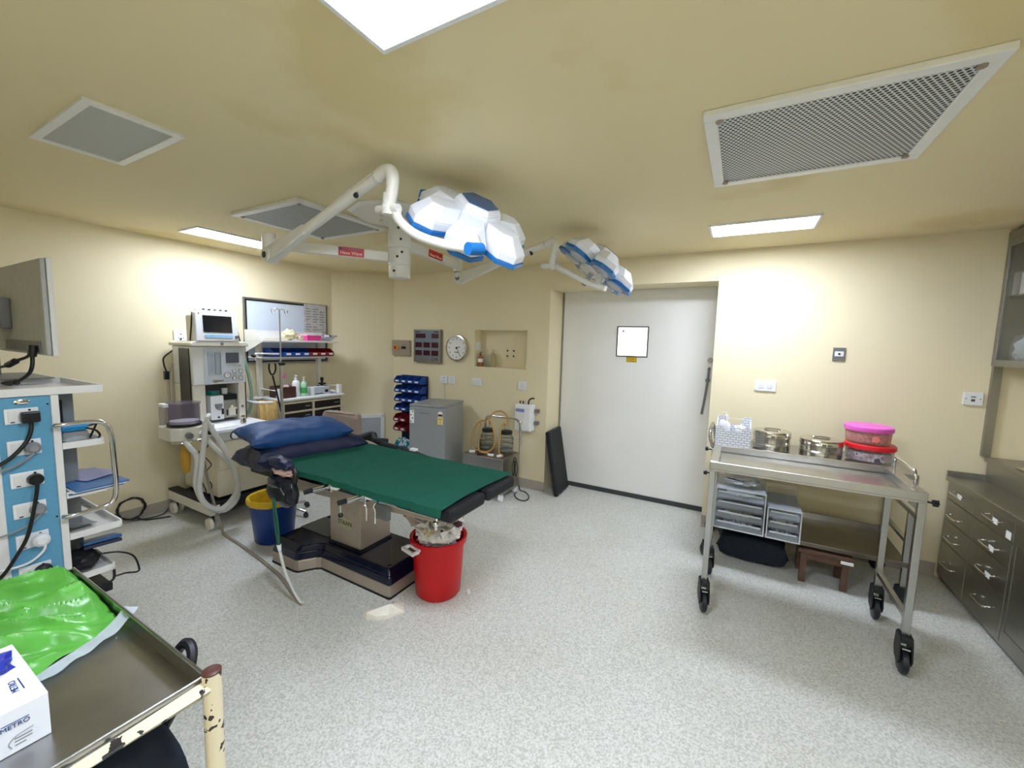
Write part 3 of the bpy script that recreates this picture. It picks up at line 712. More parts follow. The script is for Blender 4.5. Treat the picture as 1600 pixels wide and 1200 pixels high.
b = new(); cyl(b, Y1 + Vector((-0.085, 0.02, 0.012)), Y1 + Vector((0.0, 0, 0.0)), 0.019, seg=16); cyl(b, Y1, Y1 + Vector((0.06, 0, -0.008)), 0.021, seg=16); ball(b, Y1, 0.032); obj('yoke_pivot', b, 'lamparm', lamp, smooth=True)
b = new(); tube(b, [(-1.36, 1.365, 2.125), (-1.345, 1.37, 2.075), (-1.27, 1.395, 2.012), (-1.13, 1.41, 1.962), (-1.0, 1.42, 1.936), (-0.965, 1.425, 1.93)], 0.0205, 16); obj('head_bracket', b, 'lamparm', lamp, smooth=True)
b = new(); cyl(b, (-0.985, 1.38, 1.925), (-0.965, 1.45, 1.935), 0.026, seg=20); obj('bracket_cap', b, 'lampb', lamp, smooth=True)

def hexpts(r, ph=0.0): return [(r * math.cos(ph + k * PI / 3), r * math.sin(ph + k * PI / 3)) for k in range(6)]
def lamp_head(name_label, c, d1, d2, n, phase, panel_k):
    Mx = Matrix(((d1.x, d2.x, n.x, c.x), (d1.y, d2.y, n.y, c.y), (d1.z, d2.z, n.z, c.z), (0, 0, 0, 1)))
    b = new(); lathe(b, [(0, -0.035), (0.10, -0.035), (0.11, -0.01), (0.11, 0.03), (0, 0.03)], seg=24, mtx=Mx); hd = obj('lamp_head', b, 'lamparm', lamp, smooth=True, label=name_label)
    # central housing with a blue window
    def xform(bm):
        for v in bm.verts: v.co = Mx @ v.co
        return bm
    b = new(); prism(b, hexpts(0.130, phase), 0.03, 0.125, 'z', 0, hexpts(0.115, phase)); prism(b, hexpts(0.115, phase), 0.1251, 0.150, 'z', 0, hexpts(0.098, phase)); obj('centre_housing', xform(b), 'lampw', hd, bevel=0.004)
    b = new(); prism(b, hexpts(0.090, phase), 0.1502, 0.154); obj('centre_window', xform(b), 'lampd', hd)
    for k in range(6):
        a = phase + PI / 6 + k * PI / 3
        Pk = Mx @ Matrix.Rotation(a, 4, 'Z') @ Matrix.Translation((0.188, 0, 0))
        foot = [(0.118, -0.045), (0.118, 0.045), (0.045, 0.098), (-0.075, 0.080), (-0.105, 0.0), (-0.075, -0.080), (0.045, -0.098)]
        mid = [(p[0] * .95, p[1] * .95) for p in foot]
        top = [(0.045, -0.028), (0.045, 0.028), (0.0, 0.056), (-0.085, 0.050), (-0.105, 0.0), (-0.085, -0.050), (0.0, -0.056)]
        b = new(); prism(b, mid, 0.008, 0.045, 'z', 0, [(p[0] * .93, p[1] * .95) for p in foot]); prism(b, [(p[0] * .93, p[1] * .95) for p in foot], 0.0451, 0.108, 'z', 0, top)
        for v in b.verts: v.co = Pk @ v.co
        obj('petal', b, 'lampw', hd, bevel=0.004)
        b = new(); prism(b, foot, -0.014, 0.0079)
        for v in b.verts: v.co = Pk @ v.co
        obj('petal_rim', b, 'lampb', hd, bevel=0.003)
        b = new(); lathe(b, [(0, -0.0255), (0.062, -0.0255), (0.068, -0.014), (0, -0.014)], seg=24, mtx=Pk); obj('lens', b, 'lampglass', hd, smooth=True)
        if k == panel_k:
            b = new(); box(b, 0.098, 0.121, -0.040, 0.040, 0.012, 0.050)
            for v in b.verts: v.co = Pk @ v.co
            obj('control_panel', b, 'lampb', hd)
            b = new(); box(b, 0.12, 0.1225, 0.008, 0.032, 0.018, 0.044)
            for v in b.verts: v.co = Pk @ v.co
            obj('control_display', b, 'bluetxt', hd)
    b = new(); lathe(b, [(0, -0.13), (0.017, -0.128), (0.02, -0.11), (0.014, -0.05), (0.022, -0.035), (0, -0.035)], seg=16, mtx=Mx); obj('handle', b, 'grey', hd, smooth=True)
    return hd, Mx
V = Vector
hd1, M1 = lamp_head('near lamp head seen from above, white petals with blue rim', V((-1.19, 1.68, 2.085)), V((.7172, .6137, -.3289)), V((-.3833, .7424, .5494)), V((.5815, -.2682, .7676)), 0.0, 2)
b = new(); p = M1 @ V((0.02, -0.20, 0.06)); q = V((-0.975, 1.425, 1.935)); cyl(b, q, q + (p - q) * .9, 0.022, 0.03, seg=16); obj('head_mount', b, 'lamparm', lamp, smooth=True)
# second arm, towards the back wall
E2 = Vector((-1.96, 2.62, 2.145))
b = new(); bar(b, (LAMPX + 0.012, LAMPY + 0.07, 2.185), E2, 0.062, 0.045, 0.062, 0.045); boom2 = obj('boom', b, 'lamparm', lamp, bevel=0.006)
dv2 = (E2 - V((LAMPX, LAMPY, 2.19))); rt2 = V((dv2.x, dv2.y, 0)).normalized(); n2 = rt2.cross(V((0, 0, 1)))
pm2 = V((LAMPX + 0.012, LAMPY + 0.07, 2.185)).lerp(E2, 0.47); mm2 = facing(pm2 + n2 * 0.0232, (E2 - V((LAMPX + 0.012, LAMPY + 0.07, 2.185))), (0, 0, 1))
b = new(); box(b, -0.07, 0.07, -0.026, 0.026, -0.0004, 0.0008, 0, mm2); obj('name_sticker', b, 'red', boom2)
text('sticker_text', 'Hexa Wave', 0.025, mm2 @ Matrix.Translation((0, -0.008, 0.0012)), 'whitetxt', boom2)
b = new(); cyl(b, E2 + V((0, 0, -0.05)), E2 + V((0, 0, 0.045)), 0.035, seg=24); obj('joint', b, 'lamparm', lamp, smooth=True)
H2 = V((-1.955, 2.64, 2.045)); T2 = V((-1.215, 2.72, 2.275)); dh2 = (T2 - H2).normalized(); sh2 = dh2.cross(V((0, 0, 1))).normalized()
b = new(); cyl(b, E2 + V((0, 0, -0.05)), H2, 0.034, 0.038, seg=20); cyl(b, H2 - sh2 * 0.035, H2 + sh2 * 0.035, 0.04, seg=24); obj('knuckle', b, 'lamparm', lamp, smooth=True)
b = new(); cyl(b, H2 + sh2 * 0.036, H2 + sh2 * 0.040, 0.018, seg=20); obj('pivot_cap', b, 'greymetal', lamp)
b = new(); bar(b, H2, H2 + dh2 * 0.34, 0.085, 0.055, 0.052, 0.045); cyl(b, H2 + dh2 * 0.30, T2 - dh2 * 0.04, 0.025, 0.023, seg=20); obj('spring_arm', b, 'lamparm', lamp, smooth=True, bevel=0.006)
b = new(); p = H2 + dh2 * 0.62 + V((0, -0.02, -0.02)); cyl(b, p, p + V((0.02, -0.02, -0.018)), 0.008, 0.012, seg=10); obj('arm_knob', b, 'black', lamp)
b = new(); tube(b, [T2 - dh2 * 0.06, T2, T2 + V((0.02, 0, -0.02)), T2 + V((0.018, 0, -0.08)), T2 + V((0.0, 0.01, -0.15))], [0.028, 0.026], 14); obj('yoke', b, 'lamparm', lamp, smooth=True)
Y2 = V((-1.215, 2.74, 2.112))
b = new(); cyl(b, Y2 + V((-0.09, 0.02, 0.01)), Y2 + V((0.045, 0, -0.005)), 0.02, seg=16); ball(b, Y2, 0.03); obj('yoke_pivot', b, 'lamparm', lamp, smooth=True)
b = new(); tube(b, [(-1.18, 2.735, 2.10), (-1.12, 2.72, 2.07), (-1.0, 2.70, 2.008), (-0.88, 2.68, 1.95), (-0.80, 2.67, 1.925)], 0.019, 14); obj('head_bracket', b, 'lamparm', lamp, smooth=True)
c2 = V((-.945, 2.86, 2.085)); hd2, M2 = lamp_head('far lamp head seen edge-on below, near the door', c2, V((.7371, .3513, -.5708)), V((-.4154, .9093, .0217)), V((.5268, .2232, .8202)), 0.2, 1)
b = new(); p = M2 @ V((0.05, -0.12, -0.02)); q = V((-0.86, 2.675, 1.942)); cyl(b, q, p, 0.018, 0.022, seg=14); obj('head_mount', b, 'lamparm', lamp, smooth=True)

# ================================================================ operating table
ot = thing('operating_table', 'operating table on a beige column and dark navy base in the centre of the room', 'operating table', (-2.2, 1.85, 0.0))
outl = [(-2.755, 1.60), (-2.73, 1.575), (-2.49, 1.575), (-2.46, 1.585), (-2.40, 1.67), (-2.37, 1.69), (-1.745, 1.685), (-1.735, 1.695), (-1.735, 2.08), (-1.745, 2.09), (-2.37, 2.09), (-2.40, 2.11), (-2.46, 2.18), (-2.49, 2.19), (-2.73, 2.19), (-2.755, 2.165)]
b = new(); prism(b, outl, 0.008, 0.082); obj('base', b, 'beigemetal', ot, bevel=0.006)
ins = lambda k: [((x + 2.245) * (1 - k / .51) - 2.245, (y - 1.8825) * (1 - k / .26) + 1.8825) for x, y in outl]
b = new(); prism(b, ins(-0.001), 0.0825, 0.135, 'z', 0, ins(0.008)); prism(b, ins(0.008), 0.1351, 0.175, 'z', 0, ins(0.03)); obj('base_cover', b, 'navy', ot, bevel=0.008)
b = new(); prism(b, ins(-0.004), 0.0, 0.0079); obj('base_gasket', b, 'rubber', ot)
b = new(); box(b, -2.355, -2.06, 1.752, 2.012, 0.19, 0.64); colm = obj('column', b, 'beigemetal', ot, bevel=0.005)
b = new(); box(b, -2.362, -2.053, 1.745, 2.019, 0.1752, 0.1899); obj('column_gasket', b, 'rubber', ot)
b = new(); box(b, -2.72, -2.42, 1.78, 1.98, 0.1752, 0.181); obj('foot_plate', b, 'greymetal', ot, bevel=0.002)
mt = facing((-2.205, 1.7515, 0.342), (1, 0, 0), (0, 0, 1))
b = new(); box(b, -0.068, 0.068, -0.034, 0.034, -0.0005, 0.002, 0, mt); obj('nameplate', b, 'olive', colm)
text('nameplate_text', 'STAAN', 0.043, mt @ Matrix.Translation((0, 0, 0.0025)), 'darktxt', colm)
for (x, y) in ((-2.60, 1.64), (-2.30, 1.735), (-1.80, 1.75), (-1.80, 2.03)):
    b = new(); lathe(b, [(0, 0.179), (0.012, 0.178), (0.02, 0.174), (0.02, 0.170), (0, 0.170)], (x, y, 0), 16); obj('base_stud', b, 'navy', ot, smooth=True)
b = new(); prism(b, [(-2.42, 0.602), (-2.06, 0.617), (-1.45, 0.648), (-1.2, 0.662), (-1.2, 0.712), (-2.42, 0.722)], 1.53, 2.06, 'y'); obj('table_frame', b, 'beigemetal', ot, bevel=0.004)
for y in (1.492, 2.085):
    b = new(); box(b, -2.30, -1.20, y, y + 0.012, 0.695, 0.722); box(b, -2.2, -2.17, min(y, 1.53) if y < 1.8 else 2.06, max(y, 1.53) if y < 1.8 else y, 0.70, 0.716)
    obj('side_rail', b, 'chrome', ot, bevel=0.001)
b = new(); box(b, -2.45, -1.50, 1.505, 2.105, 0.7225, 0.757); obj('mattress', b, 'blackmatte', ot, bevel=0.012)
for (y0, y1) in ((1.49, 1.79), (1.825, 2.115)):
    b = new(); box(b, -1.497, -1.135, y0, y1, 0.692, 0.757); obj('leg_pad', b, 'blackmatte', ot, bevel=0.014)
b = new(); box(b, -2.95, -2.452, 1.56, 2.05, 0.605, 0.66); obj('head_section', b, 'blackmatte', ot, bevel=0.015)
for x in (-1.985, -1.71):
    b = new(); box(b, x - 0.03, x + 0.03, 1.462, 1.514, 0.690, 0.742); cl = obj('rail_clamp', b, 'chrome', ot, bevel=0.004)
    b = new(); cyl(b, (x, 1.465, 0.722), (x - 0.012, 1.375, 0.722), 0.015, 0.011, seg=14); cyl(b, (x - 0.02, 1.46, 0.702), (x - 0.03, 1.40, 0.702), 0.008, seg=10); obj('clamp_rod', b, 'chrome', cl, smooth=True)
    b = new(); cyl(b, (x - 0.012, 1.375, 0.722), (x - 0.018, 1.335, 0.722), 0.014, seg=12); obj('clamp_knob', b, 'black', cl, smooth=True)
    b = new(); cyl(b, (x - 0.016, 1.345, 0.712), (x - 0.016, 1.345, 0.665), 0.003, seg=8); obj('lever', b, 'chrome', cl)
    b = new(); ball(b, (x - 0.016, 1.345, 0.655), 0.013); obj('lever_ball', b, 'black', cl, smooth=True)
b = new(); box(b, -1.66, -1.56, 1.50, 1.53, 0.60, 0.685); gb = obj('gear_box', b, 'greymetal', ot, bevel=0.004)
for x in (-1.69, -1.625):
    b = new(); tube(b, [(x, 1.485, 0.70), (x - 0.01, 1.478, 0.675), (x, 1.478, 0.655), (x, 1.478, 0.585)], 0.005, 8); obj('crank_lever', b, 'chrome', ot, smooth=True)
b = new(); tube(b, [(-1.215, 1.50, 0.73), (-1.21, 1.478, 0.70), (-1.215, 1.478, 0.655)], 0.007, 8); obj('foot_lever', b, 'chrome', ot, smooth=True)
b = new(); ball(b, (-1.213, 1.474, 0.685), 0.016); obj('foot_lever_joint', b, 'chrome', ot, smooth=True)

# green drape over the table
def drape(u, v):
    x = -2.50 + 1.335 * u - 0.018 * (1 - abs(2 * v - 1)) * (u > .999)
    y0, y1 = 1.447, 2.13
    # arc length profile across the table: hangs over the near edge
    s = v * (y1 - y0 + 0.055)
    hang = 0.055
    if s < hang: y, z = y0 + 0.010 * (s / hang), 0.767 - (hang - s) * (0.45 + 0.25 * u)
    else: y, z = y0 + (s - hang), 0.7665
    if hang <= s < hang + 0.03: z = 0.767 - 0.004 * (1 - (s - hang) / 0.03)
    n = noise.noise(V((x * 2.2, y * 5.0, 3))) * 0.008 + noise.noise(V((x * 8, y * 5, 5))) * 0.005 + abs(noise.noise(V((x * 3 + y * 5, y * 2 - x, 9)))) * 0.006
    crease = 0.012 * math.exp(-((x + 2.02 + 0.22 * (y - 1.8)) / 0.014) ** 2) + 0.004 * math.exp(-((x + 1.35 - 0.1 * y + 0.15) / 0.012) ** 2) * (y < 1.7)
    if s < hang: y -= 0.012 * abs(noise.noise(V((x * 6, 2, 1)))) ; z += 0.008 * noise.noise(V((x * 4, 1, 7)))
    z += max(0, n) + crease
    if x < -2.40 and y < 1.62: z += 0.02 * ((-2.40 - x) / 0.1) * (1.62 - y) / 0.17
    return (x, y, z)
b = new(); sheet(b, drape, 90, 54, 0.003)
tag(obj('surgical_drape', b, 'green', smooth=True), 'dark green cloth drape spread over the operating table', 'drape')
# pillows
mp = Matrix.Translation((-2.70, 1.79, 0.752)) @ Matrix.Rotation(math.radians(-10), 4, 'Z') @ Matrix.Rotation(math.radians(-8), 4, 'Y')
b = new(); cushion(b, 0.50, 0.74, 0.215, mp, seed=3, wr=0.024); tag(obj('pillow', b, 'pillowd', smooth=True), 'dark navy pillow lying under the brighter blue one on the table', 'pillow', 'pillows on the operating table')
mp = Matrix.Translation((-2.70, 1.74, 0.900)) @ Matrix.Rotation(math.radians(-12), 4, 'Z') @ Matrix.Rotation(math.radians(3), 4, 'Y')
b = new(); cushion(b, 0.42, 0.66, 0.145, mp, seed=9, wr=0.022); pl = tag(obj('pillow', b, 'pillow', smooth=True), 'bright blue pillow on top of the navy one at the table head', 'pillow', 'pillows on the operating table')
# black straps bunched on the far edge of the table
b = new(); tube(b, [(-2.62, 2.10, 0.79), (-2.50, 2.17, 0.80), (-2.42, 2.19, 0.79), (-2.3, 2.175, 0.775), (-2.1, 2.185, 0.755), (-1.95, 2.16, 0.75), (-1.82, 2.15, 0.735)], 0.022, 8)
tube(b, [(-2.52, 2.13, 0.80), (-2.44, 2.20, 0.825), (-2.36, 2.16, 0.80), (-2.28, 2.20, 0.79)], 0.024, 8)
sr = obj('arm_strap', b, 'blackmatte', smooth=True); tag(sr, 'bunched black strap along the far edge of the green drape', 'strap')
b = new(); box(b, -2.02, -1.97, 2.155, 2.19, 0.772, 0.786); obj('strap_buckle', b, 'white', sr)

# black mask hanging at the near corner, with its tube
ms = thing('hanging_pad', 'glossy black padded shell hanging from the near head corner of the table', 'medical pad', (-2.30, 1.40, 0.55))
mm = Matrix.Translation((-2.30, 1.40, 0.655)) @ Matrix.Rotation(math.radians(10), 4, 'X')
b = new(); lathe(b, [(0, -0.10), (0.06, -0.093), (0.10, -0.065), (0.12, -0.02), (0.124, 0.02), (0.11, 0.06), (0.085, 0.075), (0, 0.08)], seg=32, mtx=mm @ Matrix.Diagonal((1.05, 0.42, 1.05, 1)))
obj('shell', b, mat('glossy_black_shell', '1a1e26', 0.16, var=0.05), ms, smooth=True)
b = new(); lathe(b, [(0.0, -0.03), (0.075, -0.03), (0.088, 0.01), (0.06, 0.05), (0, 0.055)], seg=28, mtx=mm @ Matrix.Translation((0, -0.042, 0.0)) @ Matrix.Diagonal((1, 0.35, 1, 1)))
obj('raised_lobe', b, 'black', ms, smooth=True)
for s in (-1, 1):
    b = new(); tube(b, [(-2.30 + s * 0.095, 1.40, 0.68), (-2.30 + s * 0.105, 1.41, 0.75), (-2.30 + s * 0.085, 1.415, 0.80)], 0.014, 10); obj('strap', b, 'black', ms, smooth=True)
b = new(); crumple(b, (-2.30, 1.405, 0.765), 0.105, 0.035, 0.026, seed=4, amp=0.3); obj('wrapped_cloth', b, 'smear', ms, smooth=True)
b = new(); crumple(b, (-2.32, 1.405, 0.815), 0.115, 0.045, 0.04, seed=8, amp=0.25); obj('top_band', b, 'pillowd', ms, smooth=True)
hs = thing('suction_hose', 'thin hose hanging from the black pad and trailing across the floor to the anaesthesia machine', 'hose', (-2.2, 1.40, 0.0))
for i, dx_ in enumerate((-0.012, 0.014)):
    b = new(); tube(b, [(-2.285, 1.345, 0.66), (-2.285 + dx_ * .6, 1.335, 0.60), (-2.275 + dx_, 1.34, 0.45), (-2.268 + dx_ * .3, 1.345, 0.345)], 0.006, 8); obj('green_tube', b, mat('dark_green_tube' + 'ab'[i], '1f5a4a', 0.35), hs, smooth=True)
b = new(); cyl(b, (-2.268, 1.345, 0.35), (-2.262, 1.346, 0.315), 0.013, 0.009, seg=14); obj('connector', b, 'white', hs, smooth=True)
b = new(); tube(b, [(-2.262, 1.346, 0.318), (-2.235, 1.355, 0.20), (-2.185, 1.37, 0.09), (-2.14, 1.385, 0.022), (-2.128, 1.40, 0.010)], 0.0085, 10); obj('pale_tube', b, 'hose', hs, smooth=True)
b = new(); tube(b, [(-2.128, 1.385, 0.010), (-2.16, 1.395, 0.0095), (-2.30, 1.43, 0.0095), (-2.48, 1.483, 0.0095), (-2.72, 1.525, 0.0095), (-2.94, 1.555, 0.0095), (-3.2, 1.585, 0.0095), (-3.40, 1.60, 0.01), (-3.50, 1.62, 0.05), (-3.555, 1.60, 0.25), (-3.60, 1.575, 0.50), (-3.62, 1.57, 0.755)], 0.0095, 10); obj('floor_tube', b, 'hosed', hs, smooth=True)

# ================================================================ red waste bin and its overflowing waste
RX, RY = -1.555, 1.92
rb = thing('waste_bin', 'red plastic bin heaped with packaging waste at the foot of the operating table', 'bin', (RX, RY, 0))
b = new(); lathe(b, [(0, 0), (0.130, 0), (0.138, 0.012), (0.150, 0.18), (0.158, 0.33), (0.174, 0.335), (0.176, 0.365), (0.168, 0.368), (0.156, 0.36), (0.147, 0.18), (0.132, 0.02), (0, 0.015)], (RX, RY, 0), 48); obj('bucket', b, 'redplastic', rb, smooth=True)
ha = math.radians(-104)
mh = Matrix.Translation((RX, RY, 0.335)) @ Matrix.Rotation(ha, 4, 'Z')
b = new(); box(b, 0.165, 0.178, -0.05, 0.05, -0.008, 0.008, 0, mh); box(b, 0.178, 0.225, -0.058, -0.044, -0.012, 0.008, 0, mh); box(b, 0.178, 0.225, 0.044, 0.058, -0.012, 0.008, 0, mh); box(b, 0.213, 0.228, -0.058, 0.058, -0.014, 0.008, 0, mh)
obj('handle', b, 'white', rb, bevel=0.003, smooth=True)
def lump(name, c, s, m, label, cat, seed, grp=None, amp=0.45, freq=1.6):
    b = new(); crumple(b, c, s[0], s[1], s[2], seed, amp=amp, freq=freq)
    return tag(obj(name, b, m), label, cat, grp)
rnd = random.Random(3)
k = 0
for i in range(9):
    a = i * 2 * PI / 9 + .2; r = 0.095
    c = (RX + r * math.cos(a), RY + r * math.sin(a), 0.372 + 0.012 * rnd.random())
    lump('crumpled_wrapper', c, (0.048, 0.042, 0.030), 'paper', 'crumpled white paper wrapper in the top of the red bin', 'waste', 20 + i, 'crumpled white wrappers in the red bin', 0.35, 2.2)
lump('crumpled_film', (RX - 0.005, RY - 0.01, 0.33), (0.10, 0.10, 0.04), 'film', 'translucent crumpled film beneath the wrappers in the red bin', 'waste', 41, None, 0.5, 2.4)
lump('glove', (RX + 0.02, RY + 0.0, 0.475), (0.06, 0.05, 0.035), 'latex', 'cream rubber glove bunched on top of the red bin waste', 'glove', 5, None, 0.7, 2.0)
lump('cardboard_scrap', (RX + 0.02, RY - 0.115, 0.43), (0.035, 0.026, 0.022), mat('buff_card', 'd8c79b', 0.6), 'buff cardboard scrap at the front of the red bin waste', 'waste', 51, None, 0.7, 2.0)
lump('purple_wrapper', (RX - 0.075, RY - 0.01, 0.462), (0.05, 0.038, 0.024), 'purple', 'dark purple wrapper at the back left of the red bin waste', 'waste', 6, None, 0.5, 2.0)
lump('purple_wrapper', (RX + 0.125, RY + 0.03, 0.445), (0.03, 0.028, 0.02), 'purple', 'small purple printed wrapper on the right of the red bin waste', 'waste', 16, None, 0.5, 2.0)
def pouch(u, v):
    p = V((-1.60, 1.865, 0.40)); d = V((-0.125, -0.03, 0.12)); s = V((0.055, 0.065, 0.02))
    q = p + d * v + s * (u - .5) * 1.2; q += V((0, -1, .4)) * 0.014 * math.sin(u * PI) + V((0, 0, 1)) * 0.006 * noise.noise(q * 30)
    return q
b = new(); sheet(b, pouch, 10, 14, 0.002); po = tag(obj('sterile_pouch', b, 'tan', smooth=True), 'beige tapered pouch sticking out of the left of the red bin', 'waste')
b = new(); sheet(b, lambda u, v: pouch(u, .74 + .05 * v) + V((-.0015, -.0035, 0.0015)), 10, 1, 0.0008); obj('seal_stripe', b, 'purple', po)
scr = random.Random(11)
more = [(.125 * math.cos(a), .125 * math.sin(a), .425 + .03 * scr.random(), .9 * math.sin(a) + scr.uniform(-.5, .5), -.9 * math.cos(a) + scr.uniform(-.5, .5), scr.uniform(0, 3), scr.uniform(.07, .11), scr.uniform(.05, .08)) for a in [k * 2 * PI / 12 + .1 for k in range(12)]]
more += [(.07 * math.cos(a), .07 * math.sin(a), .462 + .02 * scr.random(), scr.uniform(-.6, .6), scr.uniform(-.6, .6), scr.uniform(0, 3), scr.uniform(.06, .09), scr.uniform(.05, .07)) for a in (.4, 2.6, 3.9, 5.2)]
for i, (cx, cy, cz, rx, ry, rz, sx, sy) in enumerate(tuple(more) + ((0.04, -0.10, .425, .5, .2, .3, .08, .05), (-0.09, -0.08, .415, -.9, .3, -.5, .085, .06), (0.12, 0.0, .425, .3, .8, .9, .08, .045), (0.09, -0.055, .435, -.4, .5, 1.4, .07, .05), (-0.02, -0.03, .435, .7, -.4, .1, .09, .06), (0.115, 0.07, .455, .9, -.2, 2.0, .06, .06))):
    mz = Matrix.Translation((RX + cx, RY + cy, cz)) @ Matrix.Rotation(rz, 4, 'Z') @ Matrix.Rotation(rx, 4, 'X') @ Matrix.Rotation(ry, 4, 'Y')
    b = new(); sheet(b, lambda u, v: mz @ V(((u - .5) * sx, (v - .5) * sy, 0.022 * math.sin(u * 5 + i) * (v - .3))), 6, 6, 0.0015)
    tag(obj('paper_scrap', b, 'paper', smooth=True), 'torn white paper scrap sticking up from the red bin waste', 'waste', 'torn paper scraps in the red bin')

# blue bin with yellow liner
BX, BY = -3.06, 1.785
bbn = thing('waste_bin', 'blue bin with a yellow liner beside the head of the operating table', 'bin', (BX, BY, 0))
b = new(); lathe(b, [(0, 0), (0.125, 0), (0.134, 0.012), (0.165, 0.335), (0.158, 0.335), (0.128, 0.02), (0, 0.015)], (BX, BY, 0), 48); obj('bucket', b, 'bluebucket', bbn, smooth=True)
b = new()
prof = [(0.120, 0.12), (0.135, 0.22), (0.152, 0.335), (0.158, 0.345), (0.176, 0.347), (0.181, 0.335), (0.178, 0.31), (0.171, 0.30)]
lathe(b, prof, (BX, BY, 0), 48)
for v in b.verts:
    n = noise.noise(v.co * 26) * 0.004
    v.co.z += n; v.co.x += n; v.co.y += n
obj('liner', b, 'yellow', bbn, smooth=True)
b = new(); lathe(b, [(0, 0.118), (0.118, 0.122)], (BX, BY, 0), 24); obj('liner_bottom', b, 'yellow', bbn)
for i, (cx, cy, cz, s, mm_) in enumerate(((0.02, -0.03, .20, .055, 'paper'), (0.07, 0.03, .22, .05, 'paper'), (-0.02, 0.03, .20, .05, 'film'), (0.03, 0.06, .21, .045, 'smear'))):
    lump('crumpled_wrapper', (BX + cx, BY + cy, cz), (s, s * .9, s * .6), mm_, ['crumpled white wrapper in front inside the yellow bin liner', 'crumpled white wrapper on the right inside the yellow bin liner', 'bluish crumpled film inside the yellow bin liner', 'pinkish crumpled wrapper at the back inside the yellow liner'][i], 'waste', 60 + i, 'waste in the blue bin', .6, 2.0)
# litter on the floor
def glove_fn(u, v):
    x = -1.73 + 0.17 * u; y = 1.515 + 0.12 * v + 0.09 * u
    z = 0.004 + 0.03 * max(0, noise.noise(V((u * 3.1, v * 3.3, 4)))) * min(1, 4 * u * (1 - u) + 4 * v * (1 - v))
    return (x + 0.02 * noise.noise(V((u * 4, v * 4, 1))), y + .03 * noise.noise(V((u * 4, v * 2, 9))), z)
gl = new(); bm = gl
poly = [(-1.745, 1.497), (-1.70, 1.545), (-1.665, 1.565), (-1.655, 1.60), (-1.685, 1.66), (-1.675, 1.665), (-1.65, 1.635), (-1.64, 1.70), (-1.628, 1.70), (-1.622, 1.655), (-1.595, 1.665), (-1.575, 1.645), (-1.60, 1.605), (-1.615, 1.56), (-1.66, 1.515), (-1.715, 1.49)]
lo = [bm.verts.new((x, y, 0.001)) for x, y in poly]
hi = [bm.verts.new((x * .96 - .04 * 1.65, y * .96 + .04 * 1.58, 0.014 + 0.055 * abs(noise.noise(V((x * 40, y * 40, 0)))))) for x, y in poly]
bm.faces.new(lo[::-1])
for i in range(len(poly)): bm.faces.new((lo[i], lo[(i + 1) % len(poly)], hi[(i + 1) % len(poly)], hi[i]))
cv = bm.verts.new((-1.64, 1.60, 0.060))
for i in range(len(poly)): bm.faces.new((hi[i], hi[(i + 1) % len(poly)], cv))
tag(obj('discarded_glove', gl, mat('white_latex', 'e4e0d2', .5)), 'white disposable glove lying on the floor in front of the red bin', 'glove')
b = new(); lathe(b, [(0, 0), (0.010, 0), (0.010, 0.016), (0.007, 0.022), (0, 0.022)], (-1.37, 1.99, 0), 14); tag(obj('white_stopper', b, 'white', smooth=True), 'tiny white stopper on the floor right of the red bin', 'stopper')
b = new(); tube(b, [(-1.86, 3.335, 0.004), (-1.85, 3.29, 0.004), (-1.80, 3.29, 0.004), (-1.765, 3.35, 0.004)], 0.004, 6); tag(obj('cord_scrap', b, 'white', smooth=True), 'short white curved scrap on the floor near the suction machine', 'litter')
# ================================================================ anaesthesia machine against the left wall
am = thing('anaesthesia_machine', 'white anaesthesia machine on castors with gauges and breathing hoses by the left wall', 'anaesthesia machine', (-3.95, 1.86, 0))
b = new(); prism(b, [(1.655, 1.135), (2.065, 1.135), (2.07, 1.46), (1.65, 1.46)], -4.25, -3.915, 'x'); con = obj('console', b, 'whitemetal', am, bevel=0.01)
b = new(); prism(b, [(1.635, 1.462), (2.085, 1.462), (2.085, 1.486), (2.06, 1.502), (1.66, 1.502), (1.635, 1.486)], -4.27, -3.885, 'x'); obj('top_tray', b, 'offwhite', am, bevel=0.006)
b = new(); cyl(b, (-3.885, 1.865, 1.482), (-3.878, 1.865, 1.482), 0.012, seg=16); obj('round_badge', b, 'greymetal', am)
b = new(); box(b, -3.915, -3.905, 1.735, 2.045, 1.15, 1.445); obj('fascia', b, mat('fascia_grey', 'cdd3d8', 0.35), con, bevel=0.004)
b = new(); box(b, -3.9045, -3.898, 1.762, 1.862, 1.215, 1.415); obj('flow_meter', b, mat('flow_meter_grey', 'aeb6be', 0.3), con, bevel=0.002)
for y in (1.778, 1.795, 1.825, 1.842):
    b = new(); cyl(b, (-3.895, y, 1.235), (-3.895, y, 1.395), 0.005, seg=8); obj('flow_tube', b, 'clearp', con)
b = new(); frame_box(b, -0.022, 0.022, 1.225, 1.405, 0.003, -0.003, 0, Matrix(((0, -1, 0, -3.8975), (1, 0, 0, 1.834), (0, 0, 1, 0), (0, 0, 0, 1)))); obj('flow_window_frame', b, 'greymetal', con)
b = new(); box(b, -3.9045, -3.898, 1.900, 2.005, 1.318, 1.407); obj('small_display', b, 'screeng', con, bevel=0.002)
